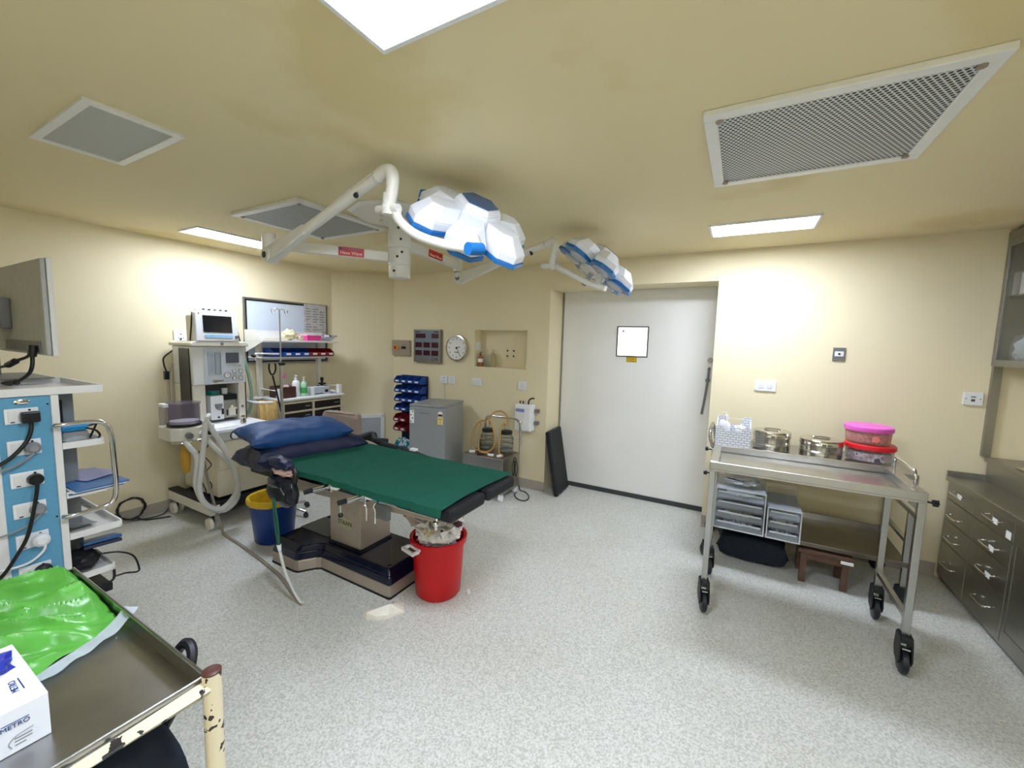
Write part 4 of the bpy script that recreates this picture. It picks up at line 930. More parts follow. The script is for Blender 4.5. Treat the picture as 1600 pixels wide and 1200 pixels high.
for (y, z, r) in ((1.905, 1.212, 0.027), (1.962, 1.247, 0.017), (2.014, 1.247, 0.017), (1.962, 1.183, 0.017), (2.014, 1.183, 0.017)):
    b = new(); lathe(b, [(0, 0), (r, 0), (r, 0.012), (r * .86, 0.013), (r * .84, 0.009), (0, 0.009)], seg=24, mtx=facing((-3.9045, y, z), (0, 1, 0), (0, 0, 1))); g = obj('gauge', b, 'grey', con, smooth=True)
    b = new(); cyl(b, (-3.8949, y, z), (-3.8945, y, z), r * .8, seg=20); obj('gauge_dial', b, 'paper', g)
    b = new(); cyl(b, (-3.894, y, z), (-3.894, y + r * .5, z + r * .4), 0.0015, seg=6); obj('needle', b, 'black', g)
b = new(); cyl(b, (-3.905, 1.80, 1.165), (-3.875, 1.80, 1.165), 0.014, seg=14); tube(b, [(-3.88, 1.80, 1.165), (-3.875, 1.83, 1.168), (-3.88, 1.86, 1.168)], 0.009, 8); obj('flow_knob', b, 'steelp', con, smooth=True)
b = new(); cyl(b, (-3.905, 2.008, 1.292), (-3.89, 2.008, 1.292), 0.007, seg=10); obj('toggle', b, 'chrome', con)
for (y0, y1) in ((1.655, 1.748), (2.010, 2.065)):
    b = new(); box(b, -4.25, -3.93, y0, y1, 0.80, 1.134); obj('side_pillar', b, 'offwhite', am, bevel=0.006)
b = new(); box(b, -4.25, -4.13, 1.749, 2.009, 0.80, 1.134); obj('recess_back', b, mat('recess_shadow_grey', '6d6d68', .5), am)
b = new(); cyl(b, (-3.93, 2.035, 0.92), (-3.925, 2.035, 0.92), 0.012, seg=14); obj('lock', b, 'steelp', am)
b = new(); box(b, -4.12, -3.95, 1.645, 1.6545, 0.82, 1.44); obj('side_rail_slot', b, 'black', am)
b = new(); box(b, -3.99, -3.955, 2.0655, 2.085, 0.80, 1.20); obj('side_rail_slot', b, 'black', am)
# vaporisers
b = new(); box(b, -4.12, -3.93, 1.782, 1.885, 0.822, 1.035); vp = obj('vaporizer', b, 'white', am, bevel=0.008)
b = new(); lathe(b, [(0, 1.0355), (0.046, 1.0355), (0.048, 1.05), (0.044, 1.072), (0, 1.074)], (-4.0, 1.832, 0), 24); obj('teal_dial', b, 'teal', vp, smooth=True)
b = new(); cyl(b, (-3.93, 1.835, 0.93), (-3.905, 1.838, 0.925), 0.018, seg=16); box(b, -3.929, -3.922, 1.812, 1.868, 0.935, 0.962); obj('filler', b, 'grey', vp, smooth=True)
b = new(); box(b, -3.929, -3.924, 1.862, 1.878, 0.868, 0.918); obj('level_glass', b, 'black', vp)
b = new(); cyl(b, (-3.93, 1.838, 0.845), (-3.92, 1.838, 0.845), 0.008, seg=10); obj('drain', b, 'black', vp)
b = new(); box(b, -4.12, -3.95, 1.893, 2.004, 0.985, 1.035); obj('vaporizer_bar', b, 'black', am, bevel=0.004)
b = new(); box(b, -4.12, -3.96, 1.897, 2.0, 0.825, 0.984); vq = obj('vaporizer', b, mat('vap_grey', 'a8a79f', .35, .3), am, bevel=0.006)
b = new(); box(b, -3.96, -3.945, 1.93, 2.0, 0.845, 0.915); cyl(b, (-3.96, 1.955, 0.925), (-3.94, 1.955, 0.925), 0.014, seg=12); obj('vaporizer_front', b, 'offwhite', vq, bevel=0.003)
for y in (1.914, 1.99):
    b = new(); box(b, -3.9445, -3.940, y - .005, y + .005, 0.85, 0.90); obj('scale_glass', b, 'black', vq)
b = new(); cyl(b, (-4.02, 1.935, 1.0355), (-4.02, 1.935, 1.085), 0.022, seg=16); obj('white_dial', b, 'white', vq, smooth=True)
# work top
b = new(); box(b, -4.25, -3.60, 1.655, 2.13, 0.770, 0.797); obj('work_top', b, 'white', am, bevel=0.005)
b = new(); box(b, -4.22, -3.612, 1.665, 2.12, 0.70, 0.769); wf = obj('work_top_front', b, mat('grey_rail_panel', 'b9bab6', .35), am, bevel=0.004)
b = new(); lathe(b, [(0, 0), (0.026, 0), (0.028, .012), (0.017, .014), (0.015, .02), (0, .02)], seg=22, mtx=facing((-3.611, 1.80, 0.735), (0, 1, 0), (0, 0, 1))); obj('selector_knob', b, 'white', wf, smooth=True)
b = new(); lathe(b, [(0, 0), (0.034, 0), (0.034, .003), (0, .003)], seg=22, mtx=facing((-3.6115, 1.80, 0.735), (0, 1, 0), (0, 0, 1))); obj('knob_ring', b, 'black', wf, smooth=True)
for (y, z, m_) in ((1.88, 0.742, 'black'), (1.91, 0.742, 'redplastic'), (1.97, 0.742, 'grey')):
    b = new(); cyl(b, (-3.612, y, z), (-3.605, y, z), 0.008, seg=10); obj('small_button', b, m_, wf)
# lower cabinet, base beams and castors
b = new(); box(b, -4.22, -3.66, 1.685, 2.13, 0.225, 0.699); lc = obj('lower_cabinet', b, 'cream', am, bevel=0.008)
b = new(); box(b, -3.66, -3.652, 1.695, 2.12, 0.24, 0.445); obj('cabinet_door', b, 'cream', lc, bevel=0.004)
b = new(); box(b, -3.66, -3.652, 1.695, 2.12, 0.455, 0.69); obj('cabinet_drawer', b, 'cream', lc, bevel=0.004)
for y0 in (1.575, 2.145):
    b = new(); box(b, -4.27, -3.56, y0, y0 + 0.075, 0.125, 0.205); bmx = obj('base_beam', b, 'offwhite', am, bevel=0.008)
    b = new(); box(b, -4.265, -3.565, y0 + .003, y0 + 0.072, 0.2055, 0.222); obj('beam_pad', b, 'rubber', bmx)
    for x in (-4.215, -3.61):
        b = new()
        for s in (-1, 1): cyl(b, (x, y0 + .0375 + s * .012, 0.05), (x, y0 + .0375 + s * .036, 0.05), 0.05, 0.046, seg=28)
        cs = obj('castor', b, 'offwhite', bmx, smooth=True)
        b = new(); cyl(b, (x, y0 + .0375, 0.05), (x, y0 + .0375, 0.124), 0.013, seg=12); obj('castor_stem', b, 'rubber', cs)
b = new(); box(b, -4.2, -3.66, 1.651, 2.144, 0.13, 0.20); obj('base_plinth', b, 'rubber', am)
# absorber on its arm
b = new(); prism(b, [(-3.80, 1.36), (-3.60, 1.36), (-3.55, 1.40), (-3.55, 1.60), (-3.60, 1.652), (-3.80, 1.652)], 0.765, 0.862); ab = obj('absorber_housing', b, 'offwhite', am, bevel=0.008)
for (y, m_, r) in ((1.455, 'greymetal', 0.026), (1.54, 'white', 0.024), (1.585, 'black', .016)):
    b = new(); cyl(b, (-3.555, y, 0.805), (-3.525, y, 0.803), r, r * .85, seg=20); obj('absorber_knob', b, m_, ab, smooth=True)
b = new(); tube(b, [(-3.60, 1.37, 0.752), (-3.545, 1.40, 0.755), (-3.54, 1.44, 0.752), (-3.53, 1.47, 0.765), (-3.53, 1.55, 0.77)], 0.006, 8); obj('absorber_lever', b, 'chrome', ab, smooth=True)
b = new(); lathe(b, [(0.102, 0.863), (0.102, 0.885), (0.098, 0.885), (0.098, 1.03), (0.104, 1.03), (0.104, 1.042), (0.0, 1.042), (0, 1.038), (0.094, 1.036), (0.094, 0.87), (0, 0.865)], (-3.66, 1.478, 0), 36); cn = obj('canister', b, 'smoke', ab, smooth=True)
b = new(); lathe(b, [(0, 0.872), (0.088, 0.872), (0.088, 0.905), (0, 0.907)], (-3.66, 1.478, 0), 28); obj('canister_disc', b, 'white', cn, smooth=True)
b = new(); lathe(b, [(0.1045, 0.866), (0.108, 0.868), (0.108, 0.885), (0.1045, 0.887)], (-3.66, 1.478, 0), 36); obj('canister_band', b, 'black', cn, smooth=True)
b = new(); box(b, -3.80, -3.77, 1.37, 1.60, 0.863, 1.03); obj('canister_back', b, 'smoke', ab, bevel=.01)
b = new(); box(b, -3.70, -3.62, 1.335, 1.368, 1.02, 1.045); obj('canister_latch', b, 'white', ab, bevel=.004)
b = new(); lathe(b, [(0, 0.50), (0.02, 0.51), (0.032, 0.58), (0.034, 0.66), (0.018, 0.73), (0.012, 0.764), (0, 0.764)], (-3.62, 1.455, 0), 20); obj('breathing_bag', b, mat('ochre_rubber', 'b98e33', .4), ab, smooth=True)
def ribbed(bm, pts, r):
    P = spline(pts, 18); Q = []
    tube(bm, P, r, 12, smooth=False)
    for i in range(0, len(bm.verts) // 12):
        k = 1.06 if i % 2 else 0.95
        ring = list(bm.verts)[i * 12:(i + 1) * 12]; c = sum((v.co for v in ring), V((0, 0, 0))) / 12
        for v in ring: v.co = c + (v.co - c) * k
    return bm
b = new(); ribbed(b, [(-3.55, 1.43, 0.765), (-3.51, 1.44, 0.72), (-3.495, 1.478, 0.63), (-3.49, 1.462, 0.42), (-3.49, 1.53, 0.245), (-3.49, 1.645, 0.175), (-3.49, 1.738, 0.24), (-3.49, 1.745, 0.38), (-3.49, 1.70, 0.54), (-3.51, 1.60, 0.69), (-3.57, 1.575, 0.765)], 0.0185); obj('breathing_hose', b, 'hose', am, smooth=True)
b = new(); ribbed(b, [(-3.45, 1.525, 0.915), (-3.447, 1.505, 0.75), (-3.447, 1.480, 0.55), (-3.447, 1.463, 0.41), (-3.447, 1.495, 0.29), (-3.447, 1.60, 0.21), (-3.447, 1.715, 0.31), (-3.447, 1.712, 0.48), (-3.447, 1.64, 0.68), (-3.447, 1.56, 0.85), (-3.45, 1.53, 0.92)], 0.0185); obj('breathing_hose', b, 'hose', am, smooth=True)
b = new(); tube(b, [(-3.45, 1.53, 0.93), (-3.50, 1.57, 0.945), (-3.58, 1.60, 0.93), (-3.60, 1.60, 0.865)], 0.016, 10); obj('hose_elbow', b, 'hose', am, smooth=True)
b = new(); tube(b, [(-4.1, 2.09, 1.42), (-4.05, 2.115, 1.38), (-4.03, 2.14, 1.25), (-4.02, 2.165, 1.05), (-4.03, 2.16, 0.90), (-4.06, 2.15, 0.82)], 0.015, 10); obj('gas_hose', b, 'ghose', am, smooth=True)
b = new(); tube(b, [(-4.16, 2.09, 1.40), (-4.10, 2.105, 1.2), (-4.08, 2.12, 1.0), (-4.1, 2.12, 0.8)], 0.008, 8); obj('gas_hose', b, mat('dark_green_hose', '3f7a58', .4), am, smooth=True)
b = new(); lathe(b, [(0, 0.797), (0.022, 0.797), (0.024, 0.82), (0.016, 0.845), (0.020, 0.86), (0.012, 0.875), (0, 0.876)], (-3.72, 1.93, 0), 18); tag(obj('pressure_valve', b, 'steelp', smooth=True), 'small chrome valve standing on the white work top of the anaesthesia machine', 'valve')
b = new(); sheet(b, lambda u, v: (-3.86 + .19 * u, 1.70 + .17 * v, 0.800 + .004 * abs(noise.noise(V((u * 3, v * 3, 0))))), 8, 8, 0.001); tag(obj('paper_sheet', b, 'paper', smooth=True), 'white printed sheet lying on the anaesthesia work top', 'paper')
for i in range(2):
    z = 0.62 - i * .1
    b = new(); pts = [(-3.64 + .02 * math.sin(k * 2.1), 1.56 + .012 * k * .2 + .018 * math.sin(k * 1.7 + i), 0.74 - .052 * k) for k in range(11)]
    tube(b, [(p[0] + .02 * i, p[1] + .03 * i, p[2]) for p in pts], 0.004, 6, 4); obj('dangling_lead', b, 'black', am, smooth=True)
b = new(); tube(b, [(-4.305, 1.745, 1.52), (-4.27, 1.70, 1.45), (-4.26, 1.60, 1.36), (-4.25, 1.59, 1.30), (-4.24, 1.60, 1.24)], 0.006, 8); box(b, -4.255, -4.225, 1.585, 1.615, 1.17, 1.24)
tag(obj('power_cord', b, 'black', smooth=True), 'black cord dangling from the left wall socket beside the monitor', 'cord')
for k in range(2):
    b = new(); tube(b, [(-4.30, 1.76 + .02 * k, 1.50), (-4.29, 1.72, 1.40), (-4.27, 1.63 + .02 * k, 1.2), (-4.27, 1.62 + .015 * k, 0.9), (-4.275, 1.61, 0.6)], 0.005, 6); obj('mains_lead', b, 'hose' if k else 'tan', am, smooth=True)

# patient monitor on top
pmn = thing('patient_monitor', 'white patient monitor with dark screen on top of the anaesthesia machine', 'monitor', (-3.98, 1.84, 1.503))
tl = Matrix.Translation((-3.88, 1.84, 1.503)) @ Matrix.Rotation(math.radians(-4), 4, 'Y')
b = new(); prism(b, [(-0.165, 0.0), (0.165, 0.0), (0.160, 0.235), (0.135, 0.257), (-0.135, 0.257), (-0.160, 0.235)], -0.055, 0.0, 'x')
for v in b.verts: v.co = tl @ v.co
obj('front_case', b, 'white', pmn, bevel=0.008)
b = new(); prism(b, [(-0.155, 0.005), (0.155, 0.005), (0.150, 0.225), (0.125, 0.245), (-0.125, 0.245), (-0.150, 0.225)], -0.19, -0.056, 'x')
for v in b.verts: v.co = tl @ v.co
obj('rear_case', b, 'cream', pmn, bevel=0.01)
b = new(); box(b, 0.0002, 0.003, -0.108, 0.112, 0.075, 0.215, 0, tl); obj('screen', b, 'screen', pmn)
b = new(); box(b, 0.0002, 0.004, -0.10, 0.115, 0.030, 0.056, 0, tl); kp = obj('key_strip', b, 'keys', pmn)
b = new(); lathe(b, [(0, 0), (0.014, 0), (0.013, 0.014), (0, 0.015)], seg=18, mtx=tl @ facing((0, 0.142, 0.04), (0, 1, 0), (0, 0, 1))); obj('rotary_knob', b, 'greymetal', pmn, smooth=True)
b = new(); tube(b, [tl @ V((-.05, -0.125, 0.25)), tl @ V((-.045, -0.115, 0.272)), tl @ V((-.045, 0.1, 0.272)), tl @ V((-.05, 0.125, 0.25))], 0.010, 10); obj('carry_handle', b, 'white', pmn, smooth=True)
for k in range(5):
    y = -0.09 + k * 0.043; b = new(); cyl(b, tl @ V((-.045, y, 0.2705)), tl @ V((-.045, y + .02, 0.2705)), 0.0113, seg=12); obj('handle_stripe', b, 'black', pmn)
b = new(); cyl(b, tl @ V((0, -.135, .228)), tl @ V((0.003, -.135, .228)), 0.005, seg=10); obj('indicator', b, 'black', pmn)
for s, y in ((-1, -0.170), (1, 0.170)):
    b = new(); tube(b, [tl @ V((-0.05, y * .93, 0.24)), tl @ V((-0.045, y * 1.02, 0.12)), tl @ V((-0.04, y * 1.12, 0.006))], 0.006, 6); obj('strap', b, 'black', pmn, smooth=True)

# ================================================================ IV pole and forked stand
iv = thing('iv_pole', 'thin steel drip stand with two hooks behind the pillows', 'drip stand', (-3.40, 2.08, 0))
b = new(); tube(b, [(-3.40, 2.08, 0.06), (-3.40, 2.08, 1.335)], 0.012, 14, smooth=False); obj('lower_pole', b, 'steel', iv, smooth=True)
b = new(); tube(b, [(-3.40, 2.08, 1.335), (-3.40, 2.08, 1.785)], 0.0055, 10, smooth=False); obj('upper_rod', b, 'steel', iv, smooth=True)
b = new(); ball(b, (-3.40, 2.08, 1.33), 0.02); cyl(b, (-3.385, 2.08, 1.33), (-3.36, 2.08, 1.33), 0.014, seg=8); obj('clamp_knob', b, 'black', iv, smooth=True)
for s in (-1, 1):
    b = new(); tube(b, [(-3.40, 2.08, 1.785), (-3.40, 2.08 + s * .035, 1.787), (-3.40, 2.08 + s * .042, 1.77), (-3.40, 2.08 + s * .05, 1.752), (-3.40, 2.08 + s * .063, 1.752), (-3.40, 2.08 + s * .068, 1.77), (-3.40, 2.08 + s * .072, 1.78)], 0.0035, 8); obj('hook', b, 'chrome', iv, smooth=True)
for k in range(5):
    a = k * 2 * PI / 5 + .3; d = V((math.cos(a), math.sin(a), 0)); b = new(); p = V((-3.40, 2.08, 0.08)); tube(b, [p, p + d * .12 + V((0, 0, -.01)), p + d * .21 + V((0, 0, -.03))], 0.011, 8); lg = obj('foot', b, 'steel', iv, smooth=True)
    b = new(); q = p + d * .21; cyl(b, (q.x, q.y - .01, .022), (q.x, q.y + .01, .022), 0.022, seg=16); obj('castor', b, 'black', lg, smooth=True)
fk = thing('forked_stand', 'thin black rod with a U-shaped fork on top beside the drip stand', 'forked rod', (-3.52, 2.205, 0))
b = new(); tube(b, [(-3.52, 2.205 - .04, 0.012), (-3.52, 2.165, 0.8), (-3.515, 2.075, 1.22)], 0.0075, 8, smooth=False)
obj('rod', b, 'black', fk, smooth=True)
b = new(); tube(b, [(-3.515, 2.048, 1.325), (-3.515, 2.046, 1.275), (-3.515, 2.062, 1.235), (-3.515, 2.085, 1.235), (-3.515, 2.102, 1.275), (-3.515, 2.10, 1.325)], 0.0075, 8); obj('fork', b, 'black', fk, smooth=True)
b = new(); lathe(b, [(0, 0), (0.05, 0), (0.05, 0.008), (0.012, 0.016), (0, 0.016)], (-3.52, 2.165, 0), 20); obj('foot', b, 'black', fk, smooth=True)

# ================================================================ drawer trolley in the left corner
dc = thing('drawer_trolley', 'cream trolley with dark drawers, uprights and an upper shelf in the left corner', 'trolley', (-4.02, 2.67, 0))
CX = -3.80
b = new(); box(b, -4.25, CX + .012, 2.315, 3.025, 0.935, 0.957); obj('counter', b, 'white', dc, bevel=0.004)
b = new(); box(b, -4.24, CX - 0.03, 2.33, 3.01, 0.16, 0.934); obj('carcass', b, 'cream', dc, bevel=0.003)
for (y0, y1) in ((2.335, 2.350), (2.647, 2.668), (2.985, 3.005)):
    b = new(); box(b, CX - 0.0295, CX, y0, y1, 0.17, 0.93); obj('front_stile', b, 'cream', dc)
for z in (0.915, 0.822, 0.730, 0.638, 0.44, 0.19):
    b = new(); box(b, CX - 0.0295, CX - 0.001, 2.351, 2.646, z - .009, z + 0.009); box(b, CX - 0.0295, CX - 0.001, 2.669, 2.984, z - .009, z + 0.009); obj('front_rail', b, 'cream', dc)
for (y0, y1) in ((2.352, 2.645), (2.670, 2.983)):
    for (z0, z1) in ((0.832, 0.905), (0.740, 0.812), (0.648, 0.720), (0.45, 0.628), (0.20, 0.43)):
        b = new(); box(b, CX - 0.0292, CX - 0.008, y0, y1, z0, z1); dw = obj('drawer', b, 'dkdrawer', dc, bevel=0.002)
        b = new(); box(b, CX - 0.008, CX - 0.002, y1 - .078, y1 - .022, (z0 + z1) / 2 - .006, (z0 + z1) / 2 + .006); obj('drawer_pull', b, 'alu', dw, bevel=0.002)
for y in (2.335, 2.99):
    b = new(); box(b, -4.20, -4.155, y - .02, y + .02, 0.9575, 1.56); obj('upright', b, 'offwhite', dc, bevel=0.003)
b = new(); box(b, -4.25, -4.0, 2.27, 3.06, 1.345, 1.357); obj('bin_shelf', b, 'whitemetal', dc, bevel=0.002)
b = new(); box(b, -4.26, -3.96, 2.25, 3.10, 1.505, 1.525); obj('upper_shelf', b, 'whitemetal', dc, bevel=0.003)
b = new(); prism(b, [(-4.26, 1.5255), (-3.965, 1.5255), (-3.965, 1.54), (-4.14, 1.62), (-4.26, 1.62)], 2.25, 2.262, 'y'); obj('shelf_end', b, 'whitemetal', dc)
b = new(); box(b, -4.26, -4.25, 2.2625, 3.10, 1.5255, 1.62); obj('shelf_back', b, 'whitemetal', dc)
b = new(); prism(b, [(-4.25, 1.4), (-3.97, 1.504), (-4.25, 1.504)], 2.25, 2.258, 'y'); obj('shelf_gusset', b, 'whitemetal', dc)
for y in (2.335, 3.005):
    b = new(); tube(b, [(-4.15, y, 1.035), (-3.87, y, 1.035)], 0.010, 10, smooth=False); box(b, -3.875, -3.83, y - .018, y + .018, 0.9575, 1.055); obj('side_guard', b, 'white', dc, smooth=True)
b = new(); tube(b, [(-4.1, 2.31, 0.95), (-4.1, 2.20, 0.95), (-4.07, 2.14, 0.95), (-3.98, 2.135, 0.945), (-3.90, 2.17, 0.94), (-3.87, 2.23, 0.935), (-3.86, 2.30, 0.93)], 0.011, 10); obj('towel_rail', b, 'white', dc, smooth=True)
for (x, y) in ((-4.17, 2.38), (-4.17, 2.96), (-3.87, 2.38), (-3.87, 2.96)):
    b = new(); cyl(b, (x, y - .014, 0.05), (x, y + .014, 0.05), 0.05, seg=20); cyl(b, (x, y, 0.05), (x, y, 0.159), 0.012, seg=10); obj('castor', b, 'rubber', dc, smooth=True)
b = new(); tube(b, [(-4.03, 2.235, 1.295), (-3.995, 2.20, 1.385), (-3.99, 2.25, 1.392), (-3.985, 2.42, 1.388)], 0.008, 8); obj('side_lever', b, 'whitemetal', dc, smooth=True)
b = new(); cyl(b, (-4.0, 2.19, 1.37), (-3.97, 2.155, 1.375), 0.016, 0.010, seg=12); obj('lever_knob', b, 'black', dc, smooth=True)
def towel_fn(u, v):
    s = -1 + 2 * v; a = s
    y = 2.165 + .13 * u + .012 * math.sin(u * 9)
    x = -3.905 + .055 * u + (0.016 + .012 * abs(s)) * (1 if s > 0 else -1) * min(1, abs(s) * 6) + .004 * math.sin(u * 17)
    z = 0.953 - .012 * u - abs(s) ** 1.0 * .40 * (1 - .1 * u) + (0.004 if abs(s) < .1 else 0)
    return (x, y, z)
b = new(); sheet(b, towel_fn, 24, 30, 0.004); tag(obj('hand_towel', b, 'towel', smooth=True), 'yellow towel hung over the white rail of the drawer trolley', 'towel')
# open-front storage bins (one builder for the trolley and the wall rack)
def storage_bin(name, label, cat, m, x0, y0, w_, d_, h_, z, face, grp, card=True):
    """w_ wide, d_ deep, h_ tall; face = 'x' opens towards +X, 'y' opens towards -Y. (x0, y0) = back left corner"""
    if face == 'x': Q = Matrix(((0, -1, 0, x0), (1, 0, 0, y0), (0, 0, 1, z), (0, 0, 0, 1)))
    else: Q = Matrix(((1, 0, 0, x0), (0, 1, 0, y0), (0, 0, 1, z), (0, 0, 0, 1)))
    t = thing(name, label, cat, Q @ V((w_ / 2, -d_ / 2, 0)), grp)
    b = new(); tk = 0.003
    side = [(0, 0), (-d_ * .86, 0), (-d_, h_ * .22), (-d_ * .93, h_ * .55), (-d_ * .62, h_), (0, h_)]
    for sx in (0, w_ - tk):
        lo = [b.verts.new(Q @ V((sx, p[0], p[1]))) for p in side]; hi = [b.verts.new(Q @ V((sx + tk, p[0], p[1]))) for p in side]
        b.faces.new(lo); b.faces.new(hi[::-1])
        for i in range(6): b.faces.new((lo[i], lo[(i + 1) % 6], hi[(i + 1) % 6], hi[i]))
    box(b, tk, w_ - tk, -d_ * .86, 0, 0, tk, 0, Q); box(b, tk, w_ - tk, -tk, 0, tk, h_, 0, Q)
    fr = [(-d_ * .86, 0), (-d_, h_ * .22), (-d_ * .93, h_ * .55), (-d_ * .90, h_ * .55), (-d_ * .965, h_ * .22), (-d_ * .84, tk)]
    lo = [b.verts.new(Q @ V((tk, p[0], p[1]))) for p in fr]; hi = [b.verts.new(Q @ V((w_ - tk, p[0], p[1]))) for p in fr]
    b.faces.new(lo); b.faces.new(hi[::-1])
    for i in range(6): b.faces.new((lo[i], lo[(i + 1) % 6], hi[(i + 1) % 6], hi[i]))
    obj('tray', b, m, t)
    if card:
        b = new(); box(b, w_ * .28, w_ * .78, -d_ * 1.012, -d_ * .985, h_ * .22, h_ * .44, 0, Q); obj('label_card', b, 'paper', t)
    b = new(); box(b, w_ * .12, w_ * .88, -d_ * .72, -d_ * .1, tk + .001, h_ * .55, 0, Q); obj('contents', b, 'darkfab', t)
    return t
names = ['leftmost of the four blue bins on the trolley shelf', 'second blue bin from the left on the trolley shelf', 'third blue bin from the left on the trolley shelf', 'blue bin next to the dark red ones on the trolley shelf', 'dark red bin next to the blue ones on the trolley shelf', 'middle of the three dark red bins on the trolley shelf', 'rightmost dark red bin on the trolley shelf']
for i in range(7):
    storage_bin('storage_bin', names[i], 'bin', 'binblue' if i < 4 else 'binred', -4.17, 2.372 + i * 0.098, 0.093, 0.19, 0.085, 1.358, 'x', 'bins on the trolley shelf', i > 0)
# things on the upper shelf
Z1 = 1.526
lump('rubber_gloves', (-4.05, 2.575, Z1 + .057), (0.062, 0.075, 0.052), 'latex', 'pile of cream rubber gloves on the upper shelf of the drawer trolley', 'gloves', 31, None, 0.45, 2.2)
lump('rubber_gloves', (-4.02, 2.67, Z1 + .026), (0.03, 0.035, 0.022), 'latex', 'small cream glove beside the pink box on the upper shelf', 'gloves', 33, None, 0.5, 2.2)
b = new(); box(b, -4.09, -3.985, 2.29, 2.49, Z1, Z1 + .02); tag(obj('flat_box', b, 'cream', bevel=.003), 'flat cream box at the left end of the upper trolley shelf', 'box')
t = thing('pink_container', 'bright pink plastic box with a pale lid on the upper trolley shelf', 'box', (-4.06, 2.815, Z1))
b = new(); prism(b, [(-4.11, 2.75), (-4.01, 2.75), (-4.01, 2.90), (-4.11, 2.90)], Z1, Z1 + .052, 'z', 0, [(-4.12, 2.74), (-4.0, 2.74), (-4.0, 2.91), (-4.12, 2.91)]); obj('box', b, 'pink', t, bevel=.004)
b = new(); box(b, -4.123, -3.997, 2.737, 2.913, Z1 + .0525, Z1 + .066); obj('lid', b, mat('pale_pink_lid', 'f2c4dd', .4), t, bevel=.003)
for i in range(3):
    mz = Matrix.Translation((-4.07 + .03 * i, 2.985 + .022 * i, Z1 + .001)) @ Matrix.Rotation(.25 * (i - 1), 4, 'Z')
    b = new(); box(b, -.035, .035, -.065, .065, i * .022, i * .022 + .021, 0, mz); tag(obj('wrapped_pack', b, 'wrap', bevel=.004), ['lowest', 'middle', 'topmost'][i] + ' striped white pack stacked at the right end of the upper shelf', 'pack', 'striped packs on the upper shelf')
# things on the counter
Z2 = 0.958
t = thing('basket', 'dark brown basket on the counter of the drawer trolley', 'basket', (-3.97, 2.455, Z2))
b = new(); 
prism(b, [(-4.06, 2.36), (-3.86, 2.36), (-3.86, 2.51), (-4.06, 2.51)], Z2, Z2 + .004)
for (a0, a1, c0, c1) in ((-4.06, -4.052, 2.36, 2.51), (-3.868, -3.86, 2.36, 2.51), (-4.052, -3.868, 2.36, 2.368), (-4.052, -3.868, 2.502, 2.51)): box(b, a0, a1, c0, c1, Z2 + .004, Z2 + .11)
obj('body', b, 'brown', t, bevel=.002)
t = bottle(-3.90, 2.41, Z2 + .0045, 0.027, 0.235, 'clearp', 'clear spray bottle with a pink head in the brown basket', 'pink', pump=True, name='spray_bottle')
b = new(); lathe(b, [(0.0275, .03), (0.0275, .085)], (-3.90, 2.41, Z2 + .0045), 20); obj('paper_label', b, 'lilac', t)
lump('crumpled_pack', (-3.955, 2.465, Z2 + .10), (.035, .03, .022), mat('pale_pink_pack', 'e6cbd0', .6), 'pale pink pack lying in the brown basket', 'pack', 36, None, .4, 2.)
bottle(-3.93, 2.555, Z2, 0.036, 0.215, 'white', 'white pump bottle on the drawer trolley counter', 'white', pump=True, name='pump_bottle')
t = bottle(-3.90, 2.622, Z2, 0.033, 0.195, mat('green_white_bottle', 'a9d4b4', .35), 'green and white pump bottle on the drawer trolley counter', 'cream', pump=True, name='pump_bottle')
b = new(); lathe(b, [(0.0335, .03), (0.0335, .09)], (-3.90, 2.622, Z2), 20); obj('bottle_label', b, 'bottleg', t)
b = new(); box(b, -3.93, -3.86, 2.69, 2.712, Z2, Z2 + .082); tag(obj('small_box', b, 'white', bevel=.002), 'narrow white box between the bottles and the printed box', 'box')
t = thing('printed_box', 'pale box with dark printed lines on the trolley counter', 'box', (-3.93, 2.81, Z2))
b = new(); box(b, -3.99, -3.88, 2.72, 2.90, Z2, Z2 + .08); obj('box', b, mat('pale_blue_grey_box', 'c3c8d4', .5), t, bevel=.002)
b = new(); box(b, -3.8798, -3.879, 2.73, 2.83, Z2 + .008, Z2 + .016); obj('dark_stripe', b, 'darktxt', t)
b = new(); box(b, -3.8798, -3.879, 2.85, 2.89, Z2 + .02, Z2 + .05); obj('dark_mark', b, 'darktxt', t)
t = thing('black_instrument', 'small black instrument with a knobbed top at the right end of the counter', 'instrument', (-4.06, 2.95, Z2))
b = new(); box(b, -4.10, -4.0, 2.905, 2.975, Z2, Z2 + .075); obj('base', b, 'black', t, bevel=.006)
b = new(); cyl(b, (-4.05, 2.94, Z2 + .075), (-4.05, 2.94, Z2 + .13), 0.016, .012, seg=14); box(b, -4.08, -4.02, 2.915, 2.965, Z2 + .09, Z2 + .105); cyl(b, (-4.05, 2.94, Z2 + .13), (-4.05, 2.94, Z2 + .165), 0.017, seg=14); obj('turret', b, 'black', t, smooth=True)
lump('folded_cloth', (-3.885, 2.945, Z2 + .022), (.045, .034, .018), 'wrap', 'small white and dark folded cloth on the right of the trolley counter', 'cloth', 38, None, .4, 2.)

